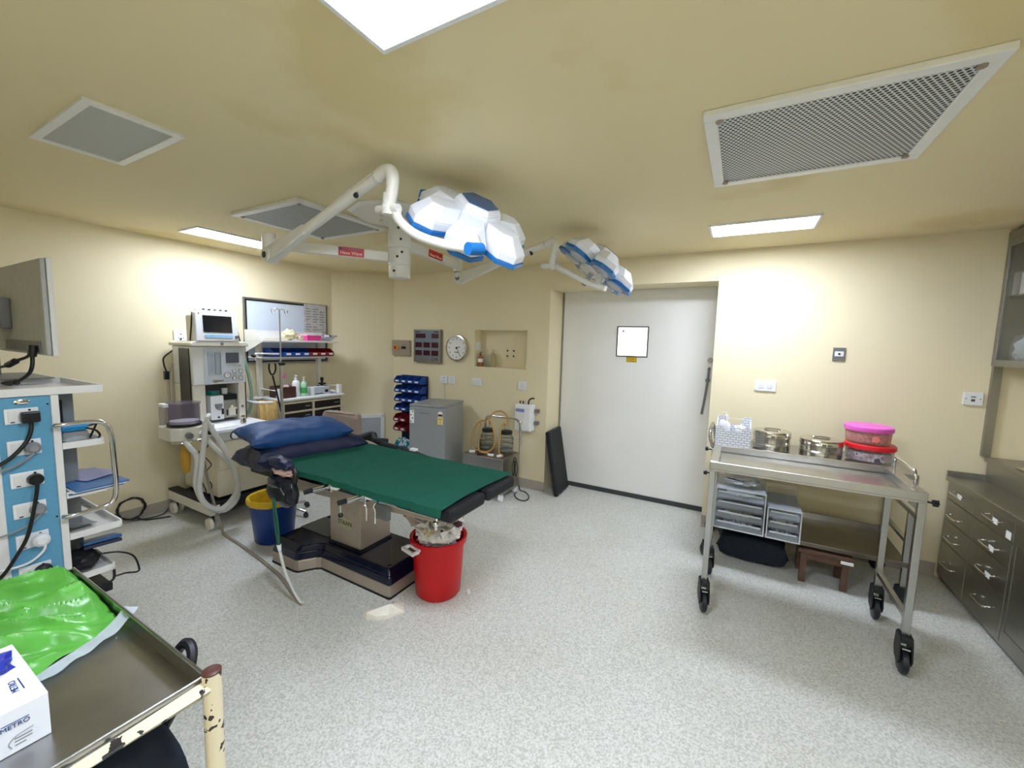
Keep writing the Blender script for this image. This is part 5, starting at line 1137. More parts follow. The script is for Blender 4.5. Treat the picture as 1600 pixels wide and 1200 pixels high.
# chair back behind the table
ch = thing('stool', 'stool with a padded taupe backrest behind the pillows', 'stool', (-3.20, 2.62, 0))
mc = Matrix.Translation((-3.20, 2.55, 0)) @ Matrix.Rotation(math.radians(8), 4, 'Z')
poly = []
for cx, cz, a0 in ((0.165, 0.835, 0), (-0.165, 0.835, 90), (-0.165, 0.66, 180), (0.165, 0.66, 270)):
    for k in range(6): a = math.radians(a0 + k * 18); poly.append((cx + .045 * math.cos(a), cz + .045 * math.sin(a)))
b = new(); prism(b, poly, -0.03, 0.03, 'y')
for v in b.verts: v.co = mc @ V((v.co.x, v.co.y + 0.03 * (v.co.x / .2) ** 2 * -1, v.co.z))
obj('backrest', b, 'taupe', ch, bevel=0.012)
b = new(); lathe(b, [(0, 0.46), (0.17, 0.46), (0.185, 0.48), (0.185, 0.51), (0.17, 0.53), (0, 0.53)], seg=32, mtx=Matrix.Translation((-3.17, 2.80, 0)) if False else Matrix.Translation((-3.22, 2.77, 0))); obj('seat', b, 'taupe', ch, smooth=True)
b = new(); tube(b, [mc @ V((0, .04, .70)), mc @ V((0, .05, .5)), (-3.22, 2.70, .445)], 0.014, 8); obj('back_support', b, 'blackmatte', ch, smooth=True)
b = new(); cyl(b, (-3.22, 2.77, .08), (-3.22, 2.77, .46), .025, seg=16); obj('column', b, 'chrome', ch, smooth=True)
for k in range(5):
    a = k * 2 * PI / 5; d = V((math.cos(a), math.sin(a), 0)); p = V((-3.22, 2.77, .09)); b = new(); tube(b, [p, p + d * .25 - V((0, 0, .025))], .015, 8, smooth=False); lg = obj('foot', b, 'blackmatte', ch, smooth=True)
    b = new(); q = p + d * .25; cyl(b, (q.x, q.y - .012, .026), (q.x, q.y + .012, .026), .026, seg=16); obj('castor', b, 'black', lg, smooth=True)

# ================================================================ bin rack, fridge, suction machine on the back wall
rk = thing('bin_rack', 'dark louvred rack panel on the back wall beside the fridge', 'rack', (-3.54, YB, 0.24))
b = new(); box(b, -3.735, -3.315, YB - .022, YB - .001, 0.30, 1.125); obj('panel', b, mat('dark_blue_rack', '16264e', .45), rk, bevel=.003)
for r in range(6):
    z = 1.032 - r * .1155 - (0.02 if r > 3 else 0)
    b = new(); box(b, -3.73, -3.32, YB - .034, YB - .0225, z + .065, z + .075); obj('louvre', b, 'binblue' if r < 4 else 'blackmatte', rk)
cols = ['first', 'second', 'third', 'fourth']; rows = ['top blue', 'second blue', 'third blue', 'fourth blue', 'upper red', 'lower red']
for r in range(6):
    z = 1.032 - r * .1155 - (0.02 if r > 3 else 0)
    for c in range(4 if r < 3 else 2):
        storage_bin('storage_bin', '%s bin from the left in the %s row of the wall rack' % (cols[c], rows[r]), 'bin', 'binblue' if r < 4 else 'binred', -3.735 + c * .105, YB - .035, .102, .125 if r < 4 else .14, .085 if r < 4 else .092, z, 'y', 'bins on the wall rack', True)
lump('patterned_bag', (-3.60, 3.74, 0.235), (.15, .085, .12), 'floral', 'blue and teal patterned bag under the bin rack beside the fridge', 'bag', 44, None, .22, 1.2)
t = thing('storage_crate', 'dark crate carrying the patterned bag beside the fridge', 'crate', (-3.6, 3.74, 0))
b = new(); box(b, -3.74, -3.46, 3.66, 3.81, 0.0, 0.11); obj('body', b, 'darkfab', t, bevel=.004)

fr = thing('small_fridge', 'silver-grey under-counter fridge against the back wall', 'fridge', (-2.8, 3.5, 0))
fa = math.radians(14)
mf = Matrix.Translation((-3.0, 3.2, 0)) @ Matrix.Rotation(fa, 4, 'Z')
FW, FD, FH = 0.41, 0.50, 0.895
b = new(); box(b, 0.004, FW - .004, 0.045, FD, 0.03, FH - .03, 0, mf); obj('cabinet', b, 'fridge', fr, bevel=.004)
b = new(); box(b, 0, FW, 0.0, FD, FH - .028, FH, 0, mf); obj('top_panel', b, mat('fridge_top_grey', '9a9da0', .4, .2), fr, bevel=.006)
b = new(); box(b, 0, FW, 0.0, 0.04, 0.06, FH - .03, 0, mf); fd = obj('door', b, 'fridge', fr, bevel=.006)
b = new(); box(b, 0.12, 0.23, -0.002, 0.0, FH - .095, FH - .08, 0, mf); obj('door_badge', b, 'grey', fd)
b = new(); box(b, 0.008, 0.055, -0.0015, -0.0003, FH - .20, FH - .05, 0, mf); s1 = obj('rating_sticker', b, 'paper', fd)
for k in range(4):
    b = new(); box(b, 0.014 + .02 * (k % 2), 0.026 + .02 * (k % 2), -0.002, -0.0016, FH - .19 + .035 * k, FH - .178 + .035 * k, 0, mf); obj('sticker_mark', b, 'darktxt', s1)
b = new(); box(b, 0.008, 0.055, -0.002, -0.0016, FH - .062, FH - .052, 0, mf); obj('sticker_band', b, 'bottleg', s1)
b = new(); box(b, 0.325, 0.385, -0.0015, -0.0003, FH - .195, FH - .115, 0, mf); s2 = obj('energy_label', b, 'paleyel', fd)
b = new(); box(b, 0.335, 0.375, -0.002, -0.0016, FH - .15, FH - .13, 0, mf); box(b, 0.35, 0.36, -.002, -.0016, FH - .185, FH - .16, 0, mf); obj('label_print', b, 'yel', s2)
b = new(); lathe(b, [(0, 0), (0.028, 0), (0.028, .001), (0, .001)], seg=20, mtx=mf @ facing((0.355, -.0005, FH - .085), (1, 0, 0), (0, 0, 1))); obj('round_sticker', b, 'paper', fd)
b = new(); prism(b, [(-.026, 0), (.026, 0), (.018, -.02), (-.018, -.02)], 0.0011, 0.0016); 
for v in b.verts: v.co = mf @ facing((0.355, -.0005, FH - .088), (1, 0, 0), (0, 0, 1)) @ v.co
obj('sticker_arc', b, 'darktxt', fd)
b = new(); box(b, 0.02, FW - .02, 0.05, FD - .03, 0.0, 0.03, 0, mf); obj('plinth', b, 'black', fr)
b = new(); tube(b, [(-3.065, YB - .01, 1.06), (-3.06, YB - .008, 1.0), (-3.063, YB - .008, 0.6)], .003, 6); tag(obj('fridge_cable', b, 'hose', smooth=True), 'thin pale cable running down the wall from the socket to the fridge', 'cable')

# suction machine
sm = thing('suction_machine', 'stainless suction machine on castors with two glass jars and amber tubes', 'suction machine', (-2.18, 3.52, 0))
SX0, SX1, SY0, SY1, SZ = -2.415, -1.935, 3.345, 3.70, 0.43
b = new(); box(b, SX0, SX1, SY0, SY1, 0.075, SZ); obj('cabinet', b, 'steel', sm, bevel=.006)
b = new(); box(b, SX0 + .02, SX1 - .02, SY0 + .02, SY1 - .02, SZ + .0005, SZ + .004); obj('top_plate', b, mat('brownish_worn_top', '8f7f72', .35, .8, var=.2, scale=12), sm)
for (x, y) in ((SX0 + .03, SY0 + .03), (SX1 - .03, SY0 + .03), (SX1 - .03, SY1 - .03), (SX0 + .03, SY1 - .03)):
    b = new(); cyl(b, (x - .016, y, .03), (x + .016, y, .03), .03, seg=18); box(b, x - .02, x + .02, y - .015, y + .015, .035, .075); obj('castor', b, 'white', sm, smooth=True)
b = new(); tube(b, [(-2.375, 3.715, 0.40), (-2.375, 3.715, 0.69), (-2.365, 3.715, 0.745), (-2.32, 3.715, 0.772), (-2.2, 3.715, 0.772), (-2.03, 3.715, 0.772), (-1.975, 3.715, 0.755), (-1.945, 3.715, 0.71), (-1.94, 3.715, 0.40)], .0115, 12); obj('handle_frame', b, 'chrome', sm, smooth=True)
def jar(cx, cy, label):
    t = thing('suction_jar', label, 'jar', (cx, cy, SZ + .004), 'suction jars')
    z = SZ + .0045
    b = new(); lathe(b, [(0.0, 0), (.07, 0), (.076, .01), (.076, .15), (.06, .185), (.045, .19), (.043, .188), (.057, .18), (.072, .147), (.072, .014), (0, .006)], (cx, cy, z), 32); obj('glass', b, 'glass', t, smooth=True)
    for k in range(3):
        b = new(); lathe(b, [(.0765, .03 + .05 * k), (.079, .035 + .05 * k), (.0765, .04 + .05 * k)], (cx, cy, z), 32); obj('wire_ring', b, 'greymetal', t, smooth=True)
    b = new(); lathe(b, [(0, .1905), (.05, .1905), (.062, .197), (.062, .222), (.05, .23), (0, .23)], (cx, cy, z), 28); obj('stopper', b, 'rubber', t, smooth=True)
    for s in (-1, 1):
        b = new(); cyl(b, (cx + s * .02, cy, z + .231), (cx + s * .02, cy, z + .27), .006, seg=10); obj('spout', b, 'chrome', t, smooth=True)
    b = new(); lathe(b, [(0, .0065), (.066, .0145), (.066, .035), (0, .035)], (cx, cy, z), 24); obj('liquid', b, mat('murky_liquid', '9aa39a', .1, trans=.6, ior=1.15), t, smooth=True)
    return t
jar(-2.262, 3.585, 'left glass suction jar with a black stopper on the suction machine')
jar(-2.045, 3.60, 'right glass suction jar with a black stopper on the suction machine')
zt = SZ + .004
def amber(label, pts, r=.009):
    b = new(); tube(b, pts, r, 10); tag(obj('amber_tube', b, 'tube', smooth=True), label, 'tube', 'amber tubes on the suction machine')
amber('amber tube arching from the left jar out to the left edge of the machine', [(-2.282, 3.585, .705), (-2.30, 3.58, .74), (-2.36, 3.56, .72), (-2.41, 3.53, .62), (-2.405, 3.50, .50), (-2.36, 3.47, .455), (-2.30, 3.46, .446)])
amber('amber tube looping high above the machine handle', [(-2.242, 3.585, .705), (-2.24, 3.59, .78), (-2.20, 3.62, .835), (-2.13, 3.63, .85), (-2.07, 3.63, .82), (-2.04, 3.62, .76), (-2.028, 3.60, .715)])
amber('amber tube curving down between the two jars', [(-2.27, 3.55, .75), (-2.22, 3.52, .78), (-2.16, 3.505, .72), (-2.125, 3.50, .60), (-2.13, 3.49, .50), (-2.18, 3.46, .45), (-2.26, 3.44, .446)])
amber('amber tube hanging straight in front of the left jar', [(-2.29, 3.49, .745), (-2.295, 3.475, .68), (-2.297, 3.47, .55), (-2.285, 3.455, .46), (-2.22, 3.415, .446), (-2.15, 3.42, .446)])
amber('amber tube from the right jar down to the top plate', [(-2.065, 3.60, .715), (-2.06, 3.575, .74), (-2.07, 3.53, .70), (-2.075, 3.515, .56), (-2.07, 3.50, .46), (-2.03, 3.46, .446), (-1.98, 3.42, .446)])
b = new(); tube(b, [(-2.22 + .035 * math.cos(a), 3.385 + .03 * math.sin(a), zt + .007) for a in [k * PI / 4 for k in range(8)]], .006, 8, closed=True); tag(obj('black_tube_ring', b, 'black', smooth=True), 'small black loop of tube lying on the front of the suction machine top', 'tube')
for i, (x, y, r) in enumerate(((-2.33, 3.40, .5), (-2.10, 3.39, .2), (-2.01, 3.41, 1.0))):
    mz = Matrix.Translation((x, y, zt)) @ Matrix.Rotation(r, 4, 'Z'); b = new(); box(b, -.03, .03, -.012, .012, .001, .022, 0, mz)
    tag(obj('tube_connector', b, 'white', bevel=.004), ['white connector at the left front of the suction machine top', 'white connector at the middle front of the suction machine top', 'white connector at the right front of the suction machine top'][i], 'connector', 'white connectors on the suction machine')
b = new(); lathe(b, [(0, 0), (.02, 0), (.02, .05), (.01, .06), (.01, .09), (0, .09)], (-2.385, 3.62, zt), 14); obj('vacuum_knob', b, 'black', sm, smooth=True)
b = new(); tube(b, [(-1.93, 3.60, .40), (-1.92, 3.60, .36), (-1.905, 3.60, .28), (-1.92, 3.60, .20), (-1.93, 3.6, .26), (-1.928, 3.6, .36)], .005, 8); obj('side_cable', b, 'black', sm, smooth=True)
b = new(); tube(b, [(-1.95, 3.735, .06), (-1.94, 3.74, .006), (-1.88, 3.73, .006), (-1.80, 3.66, .006), (-1.755, 3.56, .006), (-1.78, 3.50, .006), (-1.86, 3.52, .006), (-1.93, 3.60, .006), (-1.95, 3.68, .006)], .0055, 8); obj('floor_cable', b, 'black', sm, smooth=True)

# black padded panel leaning in the door recess
A_, B_ = V((-1.575, 3.78, 0.012)), V((-1.592, 4.13, 0.012)); tvec = V((-0.125, 0.01, 0.66)).normalized()
side = (B_ - A_).normalized(); nv = side.cross(tvec).normalized()
if nv.x < 0: nv = -nv
ml = Matrix(((side.x, tvec.x, nv.x, A_.x), (side.y, tvec.y, nv.y, A_.y), (side.z, tvec.z, nv.z, A_.z), (0, 0, 0, 1)))
t = thing('padded_panel', 'black padded board leaning in the corner of the door recess', 'padded board', (-1.6, 3.95, 0))
b = new(); box(b, 0, .36, 0, .655, 0.0, .045, 0, ml); obj('pad', b, 'blackmatte', t, bevel=.01)
b = new(); box(b, .005, .355, -.012, -.0002, .003, .042, 0, ml); 
obj('edge_strip', b, 'black', t)
for k in range(3):
    b = new(); box(b, .03 + .12 * k, .055 + .12 * k, -.0125, .004, .0452, .049, 0, ml); obj('metal_stud', b, 'chrome', t)
# ================================================================ instrument carts by the back wall
def star_knob(b, p, d, r=.017, l=.02):
    p = V(p); d = V(d).normalized(); cyl(b, p, p + d * .022, .005, seg=8)
    q = p + d * .022; s, t = frame_of(d); pts = []
    for k in range(10):
        a = k * PI / 5; rr = r if k % 2 == 0 else r * .66; pts.append(q + (s * math.cos(a) + t * math.sin(a)) * rr)
    lo = [b.verts.new(x) for x in pts]; hi = [b.verts.new(x + d * l) for x in pts]
    b.faces.new(lo[::-1]); b.faces.new(hi)
    for k in range(10): b.faces.new((lo[k], lo[(k + 1) % 10], hi[(k + 1) % 10], hi[k]))
def caster(x, y, ang, par, s=1.0, top=.19):
    """swivel castor: black hooded fork and wheel, with the stem top at height top"""
    Q = Matrix.Translation((x, y, 0)) @ Matrix.Rotation(ang, 4, 'Z')
    b = new(); R = .064 * s
    prism(b, [(-.03 * s, top), (.03 * s, top), (.045 * s, top - .03), (.062 * s, R * 1.35), (.045 * s, R * .9), (-.02 * s, R), (-.042 * s, R * 1.6)], -.027 * s, -.0195 * s, 'y'); prism(b, [(-.03 * s, top), (.03 * s, top), (.045 * s, top - .03), (.062 * s, R * 1.35), (.045 * s, R * .9), (-.02 * s, R), (-.042 * s, R * 1.6)], .0195 * s, .027 * s, 'y')
    box(b, -.04 * s, .045 * s, -.0195 * s, .0195 * s, top - .028, top)
    for v in b.verts: v.co = Q @ v.co
    fk_ = obj('castor_fork', b, 'rubber', par, bevel=.003)
    b = new(); lathe(b, [(.012, -.017), (R * .8, -.017), (R, -.010), (R, .010), (R * .8, .017), (.012, .017)], seg=32, mtx=Q @ Matrix.Translation((.012 * s, 0, R)) @ Matrix.Rotation(PI / 2, 4, 'X')); cyl(b, Q @ V((.012 * s, -.019, R)), Q @ V((.012 * s, .019, R)), .014, seg=12); obj('castor_wheel', b, mat('tyre_black', '1b1f26', .4), fk_, smooth=True)
    b = new(); box(b, .046 * s, .050 * s, -.015, .015, top - .055, top - .048)
    for v in b.verts: v.co = Q @ v.co
    obj('castor_brake', b, 'chrome', fk_)
    return fk_
AX0, AX1, AY0, AY1, AZ = -.11, .815, 2.575, 3.075, .908
ca = thing('instrument_cart', 'stainless steel tray cart on black castors in front of the right wall', 'cart', ((AX0 + AX1) / 2, (AY0 + AY1) / 2, 0))
b = new(); fl, fr_ = .045, .05
for (x0, x1, y0, y1) in ((AX0, AX1, AY0, AY0 + .018), (AX0, AX1, AY1 - .022, AY1), (AX0, AX0 + fl, AY0 + .018, AY1 - .022), (AX1 - fr_, AX1, AY0 + .018, AY1 - .022)): box(b, x0, x1, y0, y1, AZ - .042, AZ)
obj('tray_rim', b, 'steel', ca, bevel=.003)
b = new(); box(b, AX0 + .002, AX1 - .002, AY0 + .002, AY1 - .002, AZ - .052, AZ - .0425); obj('tray_floor', b, 'steel', ca)
for (x, y) in ((AX0 + .016, AY0 + .016), (AX1 - .016, AY0 + .016), (AX0 + .016, AY1 - .016), (AX1 - .016, AY1 - .016)):
    b = new(); box(b, x - .015, x + .015, y - .015, y + .015, .19, AZ - .0525); lg = obj('leg', b, 'steel', ca, bevel=.002)
    caster(x, y, -1.62 if x > 0 else -1.35, ca)
for x in (AX0 + .016, AX1 - .016):
    b = new(); box(b, x - .0125, x + .0125, AY0 + .0315, AY1 - .0315, .765, .79); obj('side_bar', b, 'steel', ca, bevel=.002)
    b = new(); box(b, x - .0125, x + .0125, AY0 + .0315, AY1 - .0315, .262, .287); obj('lower_bar', b, 'steel', ca, bevel=.002)
b = new(); tube(b, [(.79, 2.672, AZ - .001), (.79, 2.672, .955), (.79, 2.69, .982), (.79, 2.73, .986), (.79, 2.92, .986), (.79, 2.965, .983), (.79, 2.985, .955), (.79, 2.985, AZ - .001)], .0075, 12, 5); obj('push_handle', b, 'chrome', ca, smooth=True)
b = new(); cyl(b, (.79, 2.63, AZ), (.79, 2.63, AZ + .006), .007, seg=10); obj('rim_screw', b, 'chrome', ca)
b = new(); star_knob(b, (AX1 - .001, 2.591, .862), (1, 0, 0)); obj('lock_knob', b, 'black', ca)
b = new(); star_knob(b, (AX0 + .001, 2.80, .778), (-1, 0, 0)); obj('lock_knob', b, 'black', ca)
# second cart, behind
BX0, BX1, BY0, BY1, BZ = -.135, .985, 3.27, 3.775, .832
cb = thing('instrument_cart', 'second steel cart behind the tray cart, holding drums and tubs above a lower shelf', 'cart', ((BX0 + BX1) / 2, (BY0 + BY1) / 2, 0))
b = new(); box(b, BX0, BX1, BY0, BY1, BZ - .03, BZ); obj('top_shelf', b, 'steel', cb, bevel=.003)
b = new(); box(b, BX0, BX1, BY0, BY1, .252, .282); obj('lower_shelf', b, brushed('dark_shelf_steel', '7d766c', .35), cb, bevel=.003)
for (x0, x1, y0, y1) in ((BX0 + .03, BX1 - .03, BY1 - .012, BY1 - .002),): 
    b = new(); box(b, x0, x1, y0, y1, .2825, .325); obj('shelf_lip', b, 'steel', cb)
for (x, y) in ((BX0 + .014, BY0 + .014), (BX1 - .014, BY0 + .014), (BX0 + .014, BY1 - .014), (BX1 - .014, BY1 - .014)):
    b = new(); box(b, x - .014, x + .014, y - .014, y + .014, .2825, BZ - .0305); box(b, x - .013, x + .013, y - .013, y + .013, .12, .2515); obj('leg', b, 'steel', cb, bevel=.002)
    caster(x, y, 2.3, cb, .75, .125)
for x in (BX1 - .014,):
    b = new(); box(b, x - .012, x + .012, BY0 + .0285, BY1 - .0285, .40, .425); obj('side_bar', b, 'steel', cb, bevel=.002)
b = new(); star_knob(b, (BX0 + .0, 3.284, .866 - .045), (-1, 0, 0), .016); obj('lock_knob', b, 'black', cb)
b = new(); tube(b, [(-.128, 3.30, BZ - .001), (-.15, 3.30, .90), (-.155, 3.33, .955), (-.155, 3.5, .96), (-.150, 3.62, .955), (-.128, 3.65, BZ - .001)], .012, 10); obj('end_handle', b, 'steel', cb, smooth=True)
ZB = BZ + .001
# woven basket with bottles
bk = thing('woven_basket', 'white woven plastic basket with notched sides at the left end of the rear cart', 'basket', (-.02, 3.42, ZB))
def notch(x0, x1, z0, z1, h):      # basket wall outline with a sloped notch in the middle
    c, wd = (x0 + x1) / 2, (x1 - x0)
    return [(x0, z0), (x1, z0), (x1 + .004, z1 + h), (x1 - wd * .22, z1 + h), (c + wd * .2, z1 - .012), (c - wd * .2, z1 - .012), (x0 + wd * .22, z1 + h), (x0 - .004, z1 + h)]
bx0, bx1, by0, by1 = -.118, .105, 3.335, 3.50
b = new(); prism(b, notch(bx0, bx1, ZB, ZB + .14, .018), by0, by0 + .006, 'y'); obj('front_wall', b, 'weave', bk)
b = new(); prism(b, notch(bx0, bx1, ZB, ZB + .17, .045), by1 - .006, by1, 'y'); obj('rear_wall', b, 'weave', bk)
for x in (bx0, bx1 - .006):
    b = new(); prism(b, [(by0 + .0062, ZB), (by1 - .0062, ZB), (by1 - .0062, ZB + .205), (by0 + .0062, ZB + .155)], x, x + .006, 'x'); obj('side_wall', b, 'weave', bk)
b = new(); box(b, bx0 + .0065, bx1 - .0065, by0 + .0065, by1 - .0065, ZB, ZB + .004); obj('floor', b, 'weave', bk)
b = new(); tube(b, [(-.055, by1 + .004, ZB + .20), (.05, by1 + .004, ZB + .20)], .004, 6, smooth=False); obj('handle_rod', b, 'white', bk)
bottle(-.078, 3.385, ZB + .0045, .030, .255, 'white', 'white pump bottle standing at the left end inside the woven basket', 'white', pump=True, name='pump_bottle')
t = bottle(-.058, 3.455, ZB + .0045, .032, .225, 'white', 'short white bottle with dark mark behind the pump bottle in the basket', 'white', name='white_bottle')
b = new(); box(b, .01, .075, 3.36, 3.45, ZB + .0045, ZB + .14); tag(obj('glove_carton', b, 'paper', bevel=.003), 'white carton standing in the right half of the woven basket', 'box')
lump('crumpled_wrapper', (.035, 3.40, ZB + .155), (.035, .03, .014), 'paper', 'white crumpled wrapper lying on the carton in the woven basket', 'waste', 71, None, .4, 2.0)
def drum(cx, cy, r, h, label, knob=True):
    t = thing('sterilising_drum', label, 'drum', (cx, cy, ZB), 'steel drums on the rear cart')
    b = new(); lathe(b, [(0, 0), (r * .96, 0), (r, .006), (r, h * .28), (r * 1.02, h * .30), (r * 1.02, h * .34), (r, h * .36), (r, h * .66), (0, h * .66)], (cx, cy, ZB), 48); obj('body', b, 'steelp', t, smooth=True)
    b = new(); lathe(b, [(0, h * .66), (r * 1.035, h * .66), (r * 1.035, h * .72), (r * 1.02, h * .74), (r * 1.02, h * .90), (r * .98, h * .94), (r * .4, h * .97), (0, h * .97)], (cx, cy, ZB), 48); ld = obj('lid', b, 'steelp', t, smooth=True)
    b = new(); tube(b, [(cx - .045, cy, ZB + h * .955), (cx - .045, cy, ZB + h * 1.0), (cx - .03, cy, ZB + h * 1.03), (cx + .03, cy, ZB + h * 1.03), (cx + .045, cy, ZB + h * 1.0), (cx + .045, cy, ZB + h * .955)], .006, 8); obj('lid_handle', b, 'chrome', ld, smooth=True)
    b = new(); box(b, cx - .012, cx + .012, cy - r * 1.08, cy - r * 1.0, ZB + h * .4, ZB + h * .8); obj('latch', b, 'steelp', t, bevel=.002)
    return t
drum(.243, 3.53, .118, .145, 'polished steel drum next to the woven basket on the rear cart')
drum(.532, 3.50, .122, .128, 'lower polished steel drum between the other drum and the tubs')
def tub(cx, cy, z, r, h, m, lidm, label):
    t = thing('plastic_tub', label, 'tub', (cx, cy, z))
    b = new(); lathe(b, [(0, 0), (r * .90, 0), (r * .95, .008), (r, h), (r * .985, h), (r * .93, .012), (0, .006)], (cx, cy, z), 44); obj('body', b, m, t, smooth=True)
    b = new(); lathe(b, [(0, h + .0005), (r * 1.05, h + .0005), (r * 1.07, h + .006), (r * 1.06, h + .028), (r * 1.0, h + .034), (r * .9, h + .031), (0, h + .031)], (cx, cy, z), 44); obj('lid', b, lidm, t, smooth=True)
    b = new(); lathe(b, [(0, .008), (r * .86, .014), (r * .88, h * .75), (0, h * .8)], (cx, cy, z), 30); obj('contents', b, patch_mat('mixed_supplies', ['8a5a68', 'c8a4ac', 'eedfe2', '5a4c60'], 26), t, smooth=True)
    return t
tub(.80, 3.53, ZB, .128, .088, 'clearp', 'redlid', 'round clear tub with a red lid under the pink-lidded tub')
tub(.785, 3.53, ZB + .1235, .122, .083, 'tubred', 'lilac', 'round tinted tub with a bright pink lid, topmost on the rear cart')
b = new(); lathe(b, [(0, 0), (.022, 0), (.024, .002), (.014, .004), (0, .004)], seg=5, mtx=facing((.80, 3.53 - .1245, ZB + .165), (1, 0, 0), (0, -.05, 1))); 
fs = obj('flower_sticker', b, mat('coral_sticker', 'e9827c', .5), [o for o in sc.objects if o.name.startswith('plastic_tub')][-1])
# clear drawer units on the lower shelf
def drawer_unit(x0, x1, y0, y1, z0, z1, n, label, open_top):
    t = thing('drawer_unit', label, 'drawers', ((x0 + x1) / 2, (y0 + y1) / 2, z0), 'clear drawer units on the rear cart')
    tk = .005; b = new()
    box(b, x0, x0 + tk, y0, y1, z0, z1); box(b, x1 - tk, x1, y0, y1, z0, z1); box(b, x0 + tk, x1 - tk, y1 - tk, y1, z0, z1); box(b, x0 + tk, x1 - tk, y0, y1 - tk, z0, z0 + tk); box(b, x0 + tk, x1 - tk, y0, y1 - tk, z1 - tk, z1)
    p = (z1 - z0 - tk) / n
    for k in range(1, n): box(b, x0 + tk, x1 - tk, y0, y1 - tk, z0 + k * p + .0005, z0 + k * p + .0035)
    obj('shell', b, 'frost', t)
    b = new()
    mfr = Matrix.Identity(4); frame_box(b, x0 - .002, x1 + .002, z0, z1, .008, y0 - .006, y0 - .0002); obj('front_frame', b, mat('white_clear_frame', 'dfe4ea', .3, alpha=.85), t, bevel=.001)
    for k in range(n):
        a, c = z0 + tk + k * p + .004, z0 + (k + 1) * p - .004
        b = new(); fw = .003
        box(b, x0 + .010, x1 - .010, y0 + .002, y0 + .002 + fw, a, a + (c - a) * .72); box(b, x0 + .010, x0 + .010 + fw, y0 + .0051, y1 - .02, a, c - .01); box(b, x1 - .010 - fw, x1 - .010, y0 + .0051, y1 - .02, a, c - .01); box(b, x0 + .0131, x1 - .0131, y0 + .0051, y1 - .02, a, a + fw)
        dr = obj('drawer', b, 'frost', t)
        b = new(); box(b, x0 + .02, x1 - .02, y0 - .004, y0 + .0018, a + (c - a) * .6, a + (c - a) * .78); obj('drawer_lip', b, mat('white_lip', 'cfd8e2', .3), dr, bevel=.001)
        b = new(); crumple(b, ((x0 + x1) / 2, y0 + .10, a + .022), (x1 - x0) * .32, .07, .016, 80 + k + n, amp=.3, freq=2.2); obj('contents', b, [patch_mat('mixed_instruments', ['b9bec6', '75808e', 'e3e6ea', '4d5766'], 40), patch_mat('tan_packs', ['b9a86a', 'd3cfbf', '8d8460'], 30), 'clearp', patch_mat('bluish_packs', ['8fa7bd', 'dfe6ea', '5a7a96'], 30)][k % 4], dr, smooth=True)
    return t
drawer_unit(-.085, .222, 3.20, 3.55, .2835, .578, 4, 'larger clear plastic four-drawer unit on the lower shelf of the rear cart', True)
drawer_unit(.236, .428, 3.20, 3.55, .2835, .500, 3, 'smaller clear three-drawer unit next to the four-drawer unit', False)
lump('instrument_bag', (.07, 3.33, .610), (.12, .09, .026), 'film', 'clear bag of metal instruments lying on top of the four-drawer unit', 'bag', 91, None, .35, 2.2)
for i in range(3):
    b = new(); p = V((.02 + .045 * i, 3.25 + .02 * (i % 2), .636)); d = V((.05, .02 * (i - 1), .0)); tube(b, [p - d, p, p + d], .0045, 6, 3); lathe(b, [(.008, -.003), (.013, 0), (.008, .003)], p + d * 1.2, 12)
    tag(obj('forceps', b, 'steelp' if i else 'black', smooth=True), ['dark metal instrument, leftmost on the instrument bag', 'shiny metal instrument, middle of those on the instrument bag', 'shiny metal instrument, rightmost on the instrument bag'][i], 'instrument', 'instruments on the drawer unit')
b = new(); box(b, .25, .44, 3.58, 3.70, .2835, .53); tag(obj('white_carton', b, mat('beige_carton', 'cfc7b2', .6), bevel=.003), 'plain pale carton behind the small drawer unit on the lower shelf', 'box')
b = new(); cushion(b, .46, .30, .20, Matrix.Translation((.17, 3.48, .10)), nx=18, ny=14, seed=21, wr=.012, pinch=.25); tag(obj('floor_bag', b, 'darkfab', smooth=True), 'dark bag lying on the floor under the rear cart', 'bag')
st = thing('wooden_stool', 'low dark wooden stool on the floor under the rear cart', 'stool', (.58, 3.36, 0))
b = new(); box(b, .432, .728, 3.255, 3.50, .212, .236); obj('seat', b, 'wood', st, bevel=.003)
for (x, y) in ((.468, 3.285), (.692, 3.285), (.468, 3.47), (.692, 3.47)):
    b = new(); box(b, x - .018, x + .018, y - .013, y + .013, 0, .2118); obj('leg', b, 'wood', st, bevel=.002)
b = new(); box(b, .487, .673, 3.275, 3.292, .165, .2118); obj('apron', b, 'wood', st)
b = new(); box(b, .66, .725, 3.245, 3.2545, .195, .212); obj('paper_tag', b, 'paper', st)

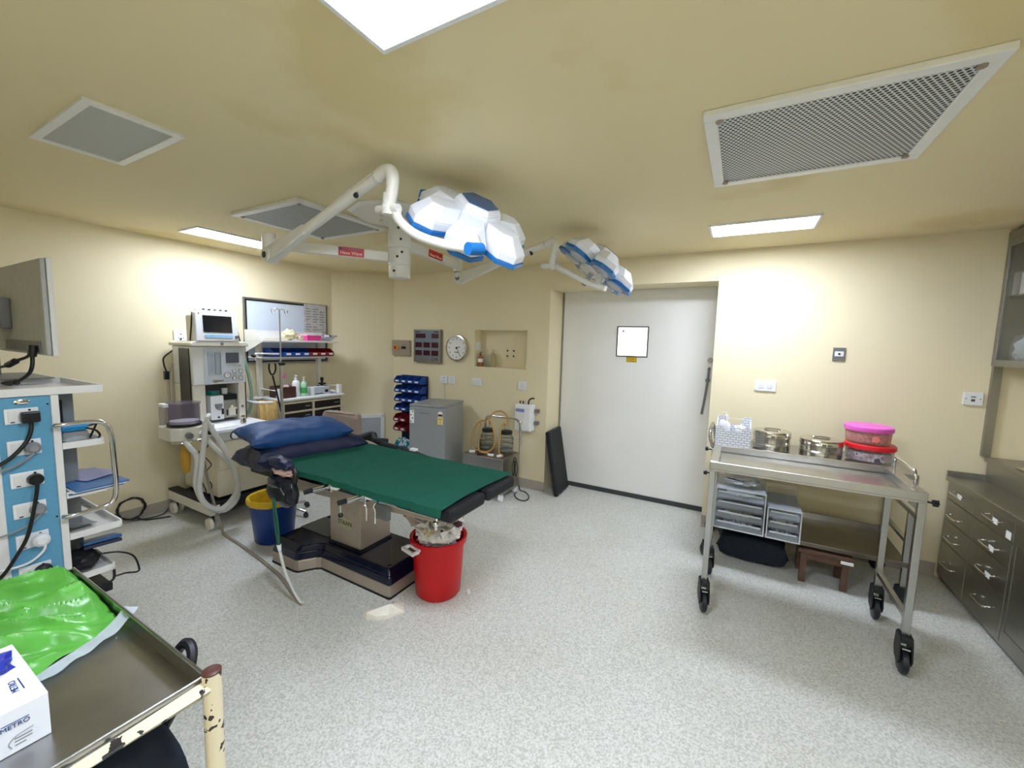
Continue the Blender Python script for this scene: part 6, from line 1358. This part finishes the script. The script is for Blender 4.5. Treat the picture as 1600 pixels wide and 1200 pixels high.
# ================================================================ steel cabinets on the right
CXF = 1.305
bc = thing('base_cabinet', 'stainless steel base cabinet with drawers along the right wall', 'cabinet', (1.55, 2.6, 0))
CY0, CY1 = .9, 3.845
b = new(); box(b, CXF + .012, 1.795, CY0, CY1, 0.02, .70); obj('carcass', b, 'steeld', bc)
b = new(); box(b, CXF - .012, 1.795, CY0, CY1 + .01, .701, .737); obj('counter', b, 'steeld', bc, bevel=.004)
b = new(); box(b, CXF - .010, 1.795, CY1 - .005, CY1 + .010, .7375, .77); obj('upstand', b, 'steeld', bc)
for c, (y0, y1) in enumerate(((3.482, 3.840), (3.062, 3.476))):
    for r, (z0, z1) in enumerate(((.585, .698), (.443, .581), (.289, .439), (.045, .285))):
        b = new(); box(b, CXF, CXF + .0115, y0, y1, z0, z1); dw = obj('drawer', b, 'steeld', bc, bevel=.002)
        yc, zc = (3.655 if c == 0 else 3.235), (.668, .512, .36, .18)[r] - .012
        b = new(); tube(b, [(CXF - .001, yc + .068, zc + .004), (CXF - .028, yc + .064, zc), (CXF - .032, yc + .04, zc - .004), (CXF - .032, yc - .04, zc - .004), (CXF - .028, yc - .064, zc), (CXF - .001, yc - .068, zc + .004)], .005, 8, 4); obj('drawer_handle', b, 'chrome', dw, smooth=True)
        
        if (c, r) in ((1, 0), (1, 1), (1, 2), (0, 0)):
            b = new(); box(b, CXF - .034, CXF - .0322, yc - .098, yc - .05, zc - .008, zc + .022); obj('paper_label', b, 'paper', dw)
b = new(); box(b, CXF - .002, CXF - .0003, 3.08, 3.125, .595, .635); obj('paper_label', b, 'paper', bc)
for k, (y0, y1) in enumerate(((2.50, 3.056), (1.94, 2.494), (1.38, 1.934))):
    b = new(); box(b, CXF, CXF + .0115, y0, y1, .045, .698); dd = obj('cupboard_door', b, 'steeld', bc, bevel=.002)
    b = new(); frame_box(b, y0 + .03, y1 - .03, .12, .60, .006, -.003, 0, Matrix(((0, 1, 0, CXF), (1, 0, 0, 0), (0, 0, 1, 0), (0, 0, 0, 1)))); obj('door_bead', b, 'steeld', dd)
sk = thing('sink_unit', 'raised stainless steel worktop unit standing on the base cabinet by the right wall', 'worktop unit', (1.63, 2.6, .7375))
b = new(); box(b, 1.475, 1.795, CY0, CY1, .7375, .862); obj('body', b, 'steeld', sk)
b = new(); box(b, 1.462, 1.795, CY0, CY1 + .01, .8625, .892); obj('top', b, 'steeld', sk, bevel=.004)
b = new(); box(b, 1.48, 1.62, 3.44, 3.56, .893, .899); tag(obj('instrument_dish', b, 'steelp', bevel=.003), 'small shallow steel dish on the raised worktop', 'dish')
b = new(); lathe(b, [(0, 0), (.028, 0), (.03, .012), (.02, .02), (0, .02)], (1.53, 3.36, .8925), 18); tag(obj('dark_lid', b, 'black', smooth=True), 'small round dark lid on the raised worktop', 'lid')
uc = thing('wall_cabinet', 'steel wall cabinet with glass doors high on the right', 'cabinet', (1.62, 2.6, 1.49))
UX, UY1, UZ0, UZ1 = 1.452, 3.862, 1.49, 2.335
b = new(); box(b, UX + .002, 1.795, CY0, UY1, UZ0, UZ0 + .012); box(b, UX + .002, 1.795, CY0, UY1, UZ1 - .012, UZ1); box(b, 1.783, 1.795, CY0, UY1, UZ0 + .012, UZ1 - .012); box(b, UX + .002, 1.783, UY1 - .010, UY1, UZ0 + .012, UZ1 - .012); box(b, UX + .002, 1.783, CY0, CY0 + .01, UZ0 + .012, UZ1 - .012)
obj('carcass', b, 'steeld', uc)
b = new(); box(b, UX + .02, 1.782, CY0 + .011, UY1 - .011, 1.930, 1.940); obj('shelf', b, 'steeld', uc)
for k in range(4):
    y1 = UY1 - .735 * k; y0 = y1 - .73
    mD = Matrix(((0, 1, 0, UX), (1, 0, 0, 0), (0, 0, 1, 0), (0, 0, 0, 1)))
    b = new(); frame_box(b, y0, y1, UZ0, UZ1 - .05, .042, -.018, 0, mD); dr = obj('door_frame', b, 'alu', uc, bevel=.002)
    b = new(); box(b, UX - .011, UX - .008, y0 + .0425, y1 - .0425, UZ0 + .0425, UZ1 - .0925); obj('door_glass', b, 'glass', dr)
b = new(); box(b, UX - .018, UX + .001, CY0, UY1, UZ1 - .049, UZ1); obj('top_fascia', b, 'steeld', uc)
for (y, z, s, m_, lb) in ((3.70, 1.503, (.10, .075, .16), 'film', 'clear bagged supplies at the bottom of the glass wall cabinet'), (3.55, 1.503, (.09, .07, .15), 'clearp', 'clear plastic packs beside the bagged supplies in the wall cabinet')):
    b = new(); crumple(b, (1.56, y, z + s[2] * .62), s[0], s[1], s[2] * .62, int(y * 30), amp=.25, freq=2.0, flat=z); tag(obj('supply_bag', b, m_, smooth=True), lb, 'bag')
b = new(); box(b, 1.50, 1.66, 3.76, 3.83, 1.941, 2.08); tag(obj('grey_carton', b, 'paper', bevel=.003), 'pale carton on the upper shelf of the glass wall cabinet', 'box')
lump('white_roll', (1.54, 3.66, 2.00), (.06, .06, .058), 'paper', 'white bundle on the upper shelf of the glass wall cabinet', 'bundle', 95, None, .2, 1.6)
b = new(); box(b, 1.441, 1.486, YB - .022, YB - .001, .893, 1.489); tag(obj('support_post', b, 'steeld', bevel=.002), 'narrow steel strip on the wall between worktop and wall cabinet', 'post')

# ================================================================ endoscopy tower on the left
TX = -2.70
tw = thing('equipment_tower', 'white wheeled equipment tower with a blue socket panel and shelves on the left', 'equipment tower', (-2.97, .55, 0))
for (x, y, w1, w2) in ((TX - .015, .4145, .03, .031), (TX - .015, .6, .03, .026), (-3.235, .4145, .03, .03), (-3.235, .6, .03, .026)):
    b = new(); box(b, x - w1 / 2, x + w1 / 2, y - w2 / 2, y + w2 / 2, .09, 1.264); obj('post', b, 'whitemetal', tw, bevel=.003)
b = new(); box(b, TX - .022, TX - .006, .4305, .5865, .10, 1.262); pn = obj('socket_panel', b, 'panelblue', tw)
for y, z in ((.578, 1.225), (.578, .70)):
    b = new(); cyl(b, (TX - .006, y, z), (TX - .003, y, z), .004, seg=8); obj('panel_screw', b, 'black', pn)
b = new(); lathe(b, [(0, 0), (.026, 0), (.024, .004), (.018, .006), (0, .006)], seg=24, mtx=facing((TX - .006, .503, 1.242), (0, 1, 0), (0, 0, 1)) @ Matrix.Diagonal((1, .5, 1, 1))); obj('oval_badge', b, 'chrome', pn, smooth=True)
b = new(); box(b, -3.20, -2.87, .4305, .70, .10, 1.262); obj('inner_column', b, mat('tower_grey', '7f8486', .45), tw, bevel=.003)
b = new(); box(b, -2.872, -2.866, .60, .66, 1.06, 1.22); obj('column_label', b, 'black', tw)
def tshelf(z, ye, label):
    b = new(); x0, x1, y0 = -3.25, TX, .6135
    pts = [(x0, y0), (x1, y0), (x1, ye - .01), (x1 - .01, ye), (x0, ye)]
    prism(b, pts, z - .026, z - .020); 
    box(b, x1 - .008, x1, y0, ye - .012, z - .020, z + .004); box(b, x0, x1 - .012, ye - .008, ye, z - .020, z + .006); box(b, x0, x0 + .008, y0, ye - .008, z - .020, z + .03)
    return obj('shelf', b, 'whitemetal', tw)
for z, ye in ((1.034, .757), (.798, .760), (.596, .803), (.385, .765)): tshelf(z, ye, '')
b = new(); box(b, -3.27, TX + .004, .25, .762, 1.266, 1.272); 
for (x0, x1, y0, y1) in ((TX - .006, TX + .004, .25, .762), (-3.27, TX - .0061, .752, .762), (-3.27, -3.26, .25, .7519), (-3.26, TX - .0061, .25, .26)): box(b, x0, x1, y0, y1, 1.2721, 1.300)
obj('top_tray', b, 'whitemetal', tw)
b = new(); tube(b, [(TX + .018, .592, 1.125), (TX + .04, .60, 1.130), (TX + .04, .70, 1.130), (TX + .04, .748, 1.115), (TX + .04, .768, 1.06), (TX + .04, .774, .90), (TX + .04, .774, .78), (TX + .04, .760, .725), (TX + .04, .72, .705), (TX + .04, .61, .700), (TX + .018, .595, .698)], .0105, 12); obj('side_handle', b, 'chrome', tw, smooth=True)
for (x, y) in ((TX - .03, .43), (TX - .03, .62), (-3.22, .43), (-3.22, .62)):
    b = new(); cyl(b, (x, y - .014, .045), (x, y + .014, .045), .045, seg=22); cyl(b, (x, y, .045), (x, y, .0895), .012, seg=10); obj('castor', b, 'rubber', tw, smooth=True)
b = new(); box(b, -3.25, TX, .40, .76, .0898, .0905); obj('bottom_plate', b, 'whitemetal', tw)
zs = [1.182, 1.042, .900, .762, .620, .474, .330]
for i, z in enumerate(zs):
    b = new(); box(b, TX - .006, TX + .001, .450, .548, z - .033, z + .033); sp_ = obj('socket_plate', b, 'white', pn, bevel=.002)
    b = new(); box(b, TX + .001, TX + .0035, .460, .488, z - .022, z + .022); obj('rocker_switch', b, 'whitemetal', sp_, bevel=.001)
    b = new(); box(b, TX + .001, TX + .0042, .466, .478, z - .027, z - .0235); obj('rocker_mark', b, 'black', sp_)
    if i < 6:
        b = new(); cyl(b, (TX + .001, .522, z + .024), (TX + .002, .522, z + .024), .0045, seg=10); obj('pin_hole', b, 'black', sp_)
    else:
        b = new(); box(b, TX + .001, TX + .0035, .512, .542, z - .022, z + .022); obj('blank_cover', b, 'whitemetal', sp_, bevel=.001)
def plug(i, m, path, label, round_=True, r=.0055, size=.026):
    z = zs[i]; t = thing('power_cord', label, 'cord', (TX + .02, .52, z), 'power cords plugged into the tower')
    b = new()
    if round_: lathe(b, [(0, 0), (size * .85, 0), (size, .006), (size * .9, .026), (size * .5, .036), (0, .036)], seg=24, mtx=facing((TX + .002, .520, z - .004), (0, 1, 0), (0, 0, 1)))
    else: box(b, TX + .002, TX + .034, .520 - size, .520 + size, z - .03, z + .018)
    obj('plug', b, m, t, smooth=round_, bevel=0 if round_ else .006)
    b = new(); tube(b, path, r, 10); obj('cable', b, m, t, smooth=True)
plug(0, 'black', [(TX + .02, .520, zs[0] - .02), (TX + .022, .518, zs[0] - .06), (TX + .03, .50, zs[0] - .11), (TX + .04, .455, zs[0] - .165), (TX + .04, .40, zs[0] - .205), (TX + .02, .33, zs[0] - .25)], 'black power cord with a big square plug in the top socket of the tower', False, .0075, .028)
plug(1, 'grey', [(TX + .025, .52, zs[1] - .01), (TX + .03, .51, zs[1] - .035), (TX + .03, .46, zs[1] - .07), (TX + .02, .39, zs[1] - .09), (TX + .0, .32, zs[1] - .1)], 'grey power cord in the second socket from the top of the tower', r=.0045)
plug(2, 'black', [(TX + .025, .52, zs[2] - .01), (TX + .03, .519, zs[2] - .04), (TX + .035, .505, zs[2] - .12), (TX + .04, .478, zs[2] - .24), (TX + .04, .44, zs[2] - .32), (TX + .03, .40, zs[2] - .39), (TX + .02, .34, zs[2] - .45)], 'black power cord in the third socket from the top of the tower', r=.007)
plug(3, 'grey', [(TX + .025, .525, zs[3] - .01), (TX + .03, .515, zs[3] - .035), (TX + .03, .46, zs[3] - .07), (TX + .02, .38, zs[3] - .09)], 'grey power cord in the fourth socket from the top of the tower', r=.0038)
plug(4, 'white', [(TX + .025, .53, zs[4] - .015), (TX + .03, .522, zs[4] - .05), (TX + .03, .48, zs[4] - .085), (TX + .03, .42, zs[4] - .09), (TX + .02, .34, zs[4] - .08)], 'white power cord in the fifth socket from the top of the tower', size=.03, r=.005)
plug(5, 'black', [(TX + .025, .522, zs[5] - .01), (TX + .032, .525, zs[5] - .05), (TX + .035, .515, zs[5] - .085), (TX + .04, .48, zs[5] - .098), (TX + .04, .44, zs[5] - .09), (TX + .03, .40, zs[5] - .05), (TX + .0, .33, zs[5] + .0)], 'black power cord with a large round plug in the lowest used socket', size=.031, r=.007)
b = new(); tube(b, [(TX + .03, .36, .50), (TX + .04, .40, .40), (TX + .04, .42, .33), (TX + .04, .435, .26), (TX + .03, .45, .18)], .007, 8); tag(obj('loose_cable', b, 'black', smooth=True), 'loose black cable hanging down beside the lowest tower sockets', 'cable')
# monitor on the tower, seen from behind
tm = thing('tower_monitor', 'grey flat monitor seen from behind on top of the equipment tower', 'monitor', (-3.2, .62, 1.272))
b = new(); box(b, -3.75, -2.884, .628, .648, 1.434, 1.892); obj('rear_cover', b, mat('monitor_back_grey', 'b4b6b5', .45), tm, bevel=.01)
b = new(); box(b, -3.755, -2.880, .6485, .668, 1.430, 1.896); obj('screen_bezel', b, 'whitemetal', tm, bevel=.004)
b = new(); box(b, -3.55, -2.96, .622, .6278, 1.446, 1.50); obj('port_recess', b, 'greymetal', tm, bevel=.002)
b = new(); box(b, -3.70, -3.42, .59, .6275, 1.56, 1.72); obj('mount_plate', b, 'greymetal', tm, bevel=.003)
b = new(); box(b, -3.60, -3.50, .55, .5895, 1.274, 1.62); box(b, -3.68, -3.20, .46, .72, 1.3005, 1.3055); obj('stand', b, 'greymetal', tm, bevel=.003)
b = new(); cyl(b, (-3.0, .612, 1.48), (-3.0, .605, 1.425), .017, .014, seg=12); tube(b, [(-3.0, .605, 1.43), (-2.99, .60, 1.385), (-3.0, .59, 1.345), (-3.05, .57, 1.31), (-3.12, .55, 1.286), (-3.2, .54, 1.286)], .008, 10); cyl(b, (-3.08, .562, 1.298), (-3.16, .547, 1.290), .014, seg=10)
tag(obj('monitor_cable', b, 'black', smooth=True), 'black cable dropping from the tower monitor to the top tray', 'cable')
b = new(); tube(b, [(-3.06, .612, 1.46), (-3.07, .605, 1.425), (-3.12, .575, 1.40), (-3.2, .56, 1.375), (-3.3, .55, 1.36)], .007, 8); cyl(b, (-3.13, .574, 1.398), (-3.20, .562, 1.376), .015, seg=10); tag(obj('adapter_cable', b, 'black', smooth=True), 'black cable with a thick ferrite under the tower monitor', 'cable')
# things on the tower shelves
zq = [1.0145, .7785, .5765, .3655]
t = thing('blue_device', 'small device with a bright blue top on the first tower shelf', 'device', (-2.80, .68, zq[0]))
b = new(); box(b, -2.86, -2.735, .622, .712, zq[0], zq[0] + .065); obj('base', b, 'grey', t, bevel=.008)
b = new(); box(b, -2.862, -2.733, .62, .714, zq[0] + .0655, zq[0] + .098); obj('lid', b, mat('bright_blue_cover', '2f9be0', .2), t, bevel=.01)
b = new(); tube(b, [(-2.76, .72, zq[0] + .02), (-2.74, .742, zq[0] + .09), (-2.75, .75, zq[0] + .10), (-2.77, .74, zq[0] + .085), (-2.74, .70, zq[0] + .08), (-2.73, .735, zq[0] + .06), (-2.735, .75, zq[0] + .03), (-2.74, .735, zq[0] + .006)], .0045, 8); tag(obj('tangled_lead', b, 'black', smooth=True), 'tangled black lead beside the blue-topped device on the first tower shelf', 'lead')
lump('clear_packet', (-2.735, .665, zq[0] + .024), (.022, .04, .02), 'film', 'clear crinkled packet at the front of the first tower shelf', 'packet', 97, None, .3, 2.2)
for i in range(4):
    mz = Matrix.Translation((-2.90 + .008 * i, .712 + .004 * i, zq[1])) @ Matrix.Rotation(.03 * i - .04, 4, 'Z'); b = new(); box(b, -.20, .20, -.095, .10, i * .0075, i * .0075 + .007, 0, mz)
    tag(obj('folder', b, ['paper', 'bluebook', 'paper', 'bluebook'][i], bevel=.001), ['white folder at the bottom of the pile on the second tower shelf', 'lower blue folder in the pile on the second tower shelf', 'white folder between the two blue ones on the second tower shelf', 'upper blue folder in the pile on the second tower shelf'][i], 'folder', 'folders on the tower')
b = new(); mz = Matrix.Translation((-2.92, .74, zq[1] + .0305)) @ Matrix.Rotation(.3, 4, 'Z'); sheet(b, lambda u, v: mz @ V((-.15 + .26 * u, -.07 + .14 * v, .004 + .012 * math.sin(u * 2.5) * v)), 8, 6, .001); tag(obj('plastic_sleeve', b, mat('lavender_sleeve', '8f95c4', .2, alpha=.8), smooth=True), 'purplish transparent sleeve on top of the blue folders', 'sleeve')
b = new(); sheet(b, lambda u, v: (-2.98 + .20 * u, .64 + .09 * v, zq[2] + .003 + .02 * u * u), 6, 4, .002); tag(obj('instruction_sheet', b, 'grey', smooth=True), 'grey sheet lying on the third tower shelf', 'sheet')
mz = Matrix.Translation((-2.80, .66, zq[3])) @ Matrix.Rotation(.1, 4, 'Z')
lump('black_pouch', (-2.80, .672, zq[3] + .058), (.085, .062, .05), 'blackmatte', 'black soft pouch on the lowest tower shelf', 'pouch', 98, None, .15, 1.4)
for i in range(2):
    mz = Matrix.Translation((-2.87, .735, zq[3] + .085 + .022 * i)) @ Matrix.Rotation(-.12, 4, 'Z') @ Matrix.Rotation(-.28, 4, 'Y'); b = new(); box(b, -.11, .11, -.05, .09, -.008, .008, 0, mz)
    tag(obj('box_folder', b, mat('deep_blue_cover' + 'ab'[i], ['1a2340', '25578a'][i], .4), bevel=.002), ['dark navy case under the blue one on the lowest tower shelf', 'blue case tilted on the lowest tower shelf'][i], 'case')
b = new(); tube(b, [(-2.76, .73, zq[3] + .07), (-2.73, .79, zq[3] + .06), (-2.72, .84, zq[3] + .02), (-2.72, .86, zq[3] - .05), (-2.71, .85, zq[3] - .07), (-2.70, .80, zq[3] - .05), (-2.695, .762, zq[3] - .045)], .0045, 8); tag(obj('looped_cable', b, 'black', smooth=True), 'black cable looping out from the lowest tower shelf', 'cable')
b = new(); box(b, -2.95, -2.705, .62, .75, .25, .285); obj('foot_drawer', b, 'black', tw, bevel=.003)
b = new(); tube(b, [(-2.69, .70, .30), (-2.68, .745, .315), (-2.69, .755, .36)], .006, 8); box(b, -2.70, -2.67, .69, .74, .285, .305); tag(obj('short_cable', b, 'black', smooth=True), 'short black cable and connector under the lowest tower shelf', 'cable')
# coil of cable against the left wall
b = new(); P = []
for k in range(40):
    a = k * 2 * PI / 12.7 - .6; r = .088 + .006 * math.sin(k * 2.3); P.append((XL + .028 + .009 * math.sin(k * 1.9), 1.335 + r * math.cos(a), .112 + r * math.sin(a)))
tube(b, P, .0055, 8, 4)
tube(b, [(XL + .03, 1.30, .03), (XL + .05, 1.36, .012), (XL + .08, 1.45, .008), (XL + .10, 1.52, .02), (XL + .09, 1.56, .05)], .0055, 8); tube(b, [(XL + .03, 1.36, .03), (XL + .09, 1.40, .008), (XL + .14, 1.47, .008), (XL + .18, 1.54, .008)], .0055, 8)
tag(obj('cable_coil', b, 'black', smooth=True), 'coil of black cable leaning on the left wall beside the anaesthesia machine', 'cable')

# ================================================================ trolley in the near left corner
ft = thing('old_trolley', 'old trolley with a steel tray in a chipped cream tube frame, nearest the viewer', 'trolley', (-1.4, .13, 0))
FX0, FX1, FY0, FY1, FZ = -1.80, -.975, -.14, .412, .80
b = new(); box(b, FX0, FX1 - .002, FY0, FY1, FZ - .038, FZ - .034)
box(b, FX0, FX1 - .002, FY1 - .004, FY1, FZ - .034, FZ + .004); box(b, FX0, FX1 - .002, FY0, FY0 + .004, FZ - .034, FZ + .004); box(b, FX1 - .006, FX1 - .002, FY0 + .004, FY1 - .004, FZ - .034, FZ + .004); box(b, FX0, FX0 + .004, FY0 + .004, FY1 - .004, FZ - .034, FZ + .004)
for (a, c) in (((FX0, FY1 - .002, FZ + .004), (FX1 - .004, FY1 - .002, FZ + .004)), ((FX1 - .004, FY0, FZ + .004), (FX1 - .004, FY1, FZ + .004))): cyl(b, a, c, .004, seg=8)
obj('tray', b, 'steelt', ft)
b = new(); tube(b, [(FX1 + .018, FY0, FZ - .008), (FX1 + .018, FY1 - .002, FZ - .008)], .0155, 18, smooth=False); obj('side_tube', b, 'chip', ft, smooth=True)
for (x, y) in ((FX1 + .018, FY1), (FX1 + .018, FY0), (FX0 - .018, FY1), (FX0 - .018, FY0)):
    zt_ = FZ + .022 if x > -1.2 else FZ - .036
    b = new(); cyl(b, (x, y, .06), (x, y, zt_), .018, seg=24); lg = obj('leg', b, 'chip', ft, smooth=True)
    b = new(); lathe(b, [(0, 0), (.0185, 0), (.0185, .003), (.014, .006), (0, .006)], (x, y, zt_), 24); obj('leg_cap', b, 'brown', lg, smooth=True)
    b = new(); cyl(b, (x, y - .012, .04), (x, y + .012, .04), .04, seg=20); obj('castor', b, 'rubber', lg, smooth=True)
b = new(); box(b, FX0, FX1 + .004, FY0 + .01, FY1 - .01, .238, .248); obj('lower_tray', b, 'steelt', ft)
b = new(); tube(b, [(FX1 + .018, FY0, .25), (FX1 + .018, FY1, .25)], .012, 14, smooth=False); obj('lower_tube', b, 'chip', ft, smooth=True)
# black bag on the lower tray
bg = thing('black_bag', 'black fabric bag under the tray of the old cream trolley', 'bag', (-1.34, .16, .2485))
b = new(); cushion(b, .62, .52, .48, Matrix.Translation((-1.33, .15, .49)), nx=26, ny=26, seed=31, wr=.02, pinch=.3); obj('body', b, 'darkfab', bg, smooth=True)
b = new(); tube(b, [(-1.25, .36, .60), (-1.22, .425, .70), (-1.19, .455, .765), (-1.15, .455, .75), (-1.13, .42, .68), (-1.14, .36, .58)], .012, 8); obj('strap', b, 'rubber', bg, smooth=True)
# glove box
FT = FZ - .0335
gbx = thing('glove_box', 'white glove box with blue lettering on the near trolley', 'box', (-1.25, .09, FT))
b = new(); box(b, -1.372, -1.127, -.03, .210, FT, FT + .088); obj('carton', b, mat('white_carton_print', 'e9edf2', .45, var=.01), gbx, bevel=.002)
mtx = facing((-1.1265, .1665, FT + .054), (0, 1, 0), (0, 0, 1)); text('brand_text', 'METRO', .0112, mtx, 'bluetxt', gbx)
b = new(); box(b, -1.127, -1.1263, .150, .184, FT + .0605, FT + .0618); obj('text_line', b, 'bluetxt', gbx)
for i, (w_, z) in enumerate(((.022, .034), (.022, .028), (.014, .021))):
    b = new(); box(b, -1.127, -1.1266, .164, .164 + w_, FT + z - .008, FT + z - .0055); obj('small_print', b, 'grey', gbx)
b = new(); tube(b, [(-1.1266, .188, FT + .036), (-1.1266, .166, FT + .032), (-1.1266, .157, FT + .022), (-1.1266, .160, FT + .012)], .0008, 5); obj('hand_outline', b, 'grey', gbx)
mtx = facing((-1.198, .180, FT + .0885), (-1, 0.05, 0), (-.05, -1, 0)); text('brand_text', 'METRO', .0135, mtx, 'bluetxt', gbx)
b = new(); box(b, -1.222, -1.176, .1885, .1902, FT + .088, FT + .0887); obj('text_line', b, 'bluetxt', gbx)
b = new(); crumple(b, (-1.285, .165, FT + .096), .034, .03, .024, 77, amp=.35, freq=2.0, flat=FT + .0885); obj('blue_glove', b, mat('deep_blue_glove', '1d2d9a', .4), gbx, smooth=True)
# green plastic bag: a crumpled, many-folded film
def bag_fn(u, v):
    y = .13 + .285 * v; x = -1.90 + (.475 + (.415 - y) * .42) * u
    e = min(1, 5 * u) * min(1, 5 * (1 - u)) * min(1, 4 * v) * min(1, 7 * (1 - v))
    q = V((x * 17 - y * 6, y * 4.0 + x, 2)); q2 = V((x * 30 - y * 11, y * 9, 5))
    y += .018 * noise.noise(V((x * 14, v * 2, 8))); x += .02 * noise.noise(V((y * 16, 3, u)))
    r = 1 - abs(noise.noise(q)) * 2.2; r2 = 1 - abs(noise.noise(q2)) * 2
    z = FT + .003 + e * (.006 + .014 * v + .050 * max(0, r) ** 1.5 + .020 * max(0, r2)) 
    return (x + .016 * noise.noise(q2) * e, min(y, .404), max(FT + .002, z))
b = new(); sheet(b, bag_fn, 120, 90, .0015); tag(obj('plastic_bag', b, 'greenbag', smooth=True), 'crumpled bright green plastic bag on the near trolley tray', 'bag')
def film_fn(u, v):
    a = V((-1.385, .432, 0)); c = V((-1.30, .235, 0)); d = (c - a); s = V((-d.y, d.x, 0)).normalized()
    p = a + d * u + s * (-.045 * (1 - v)); z = FT + .003 + .036 * (1 - u) ** 6 + .006 * math.sin(u * 11) ** 2 * v + .004 * v
    return (p.x, p.y, z)
b = new(); sheet(b, film_fn, 24, 6, .001); tag(obj('clear_strip', b, 'film', smooth=True), 'strip of clear plastic film along the edge of the green bag', 'film')
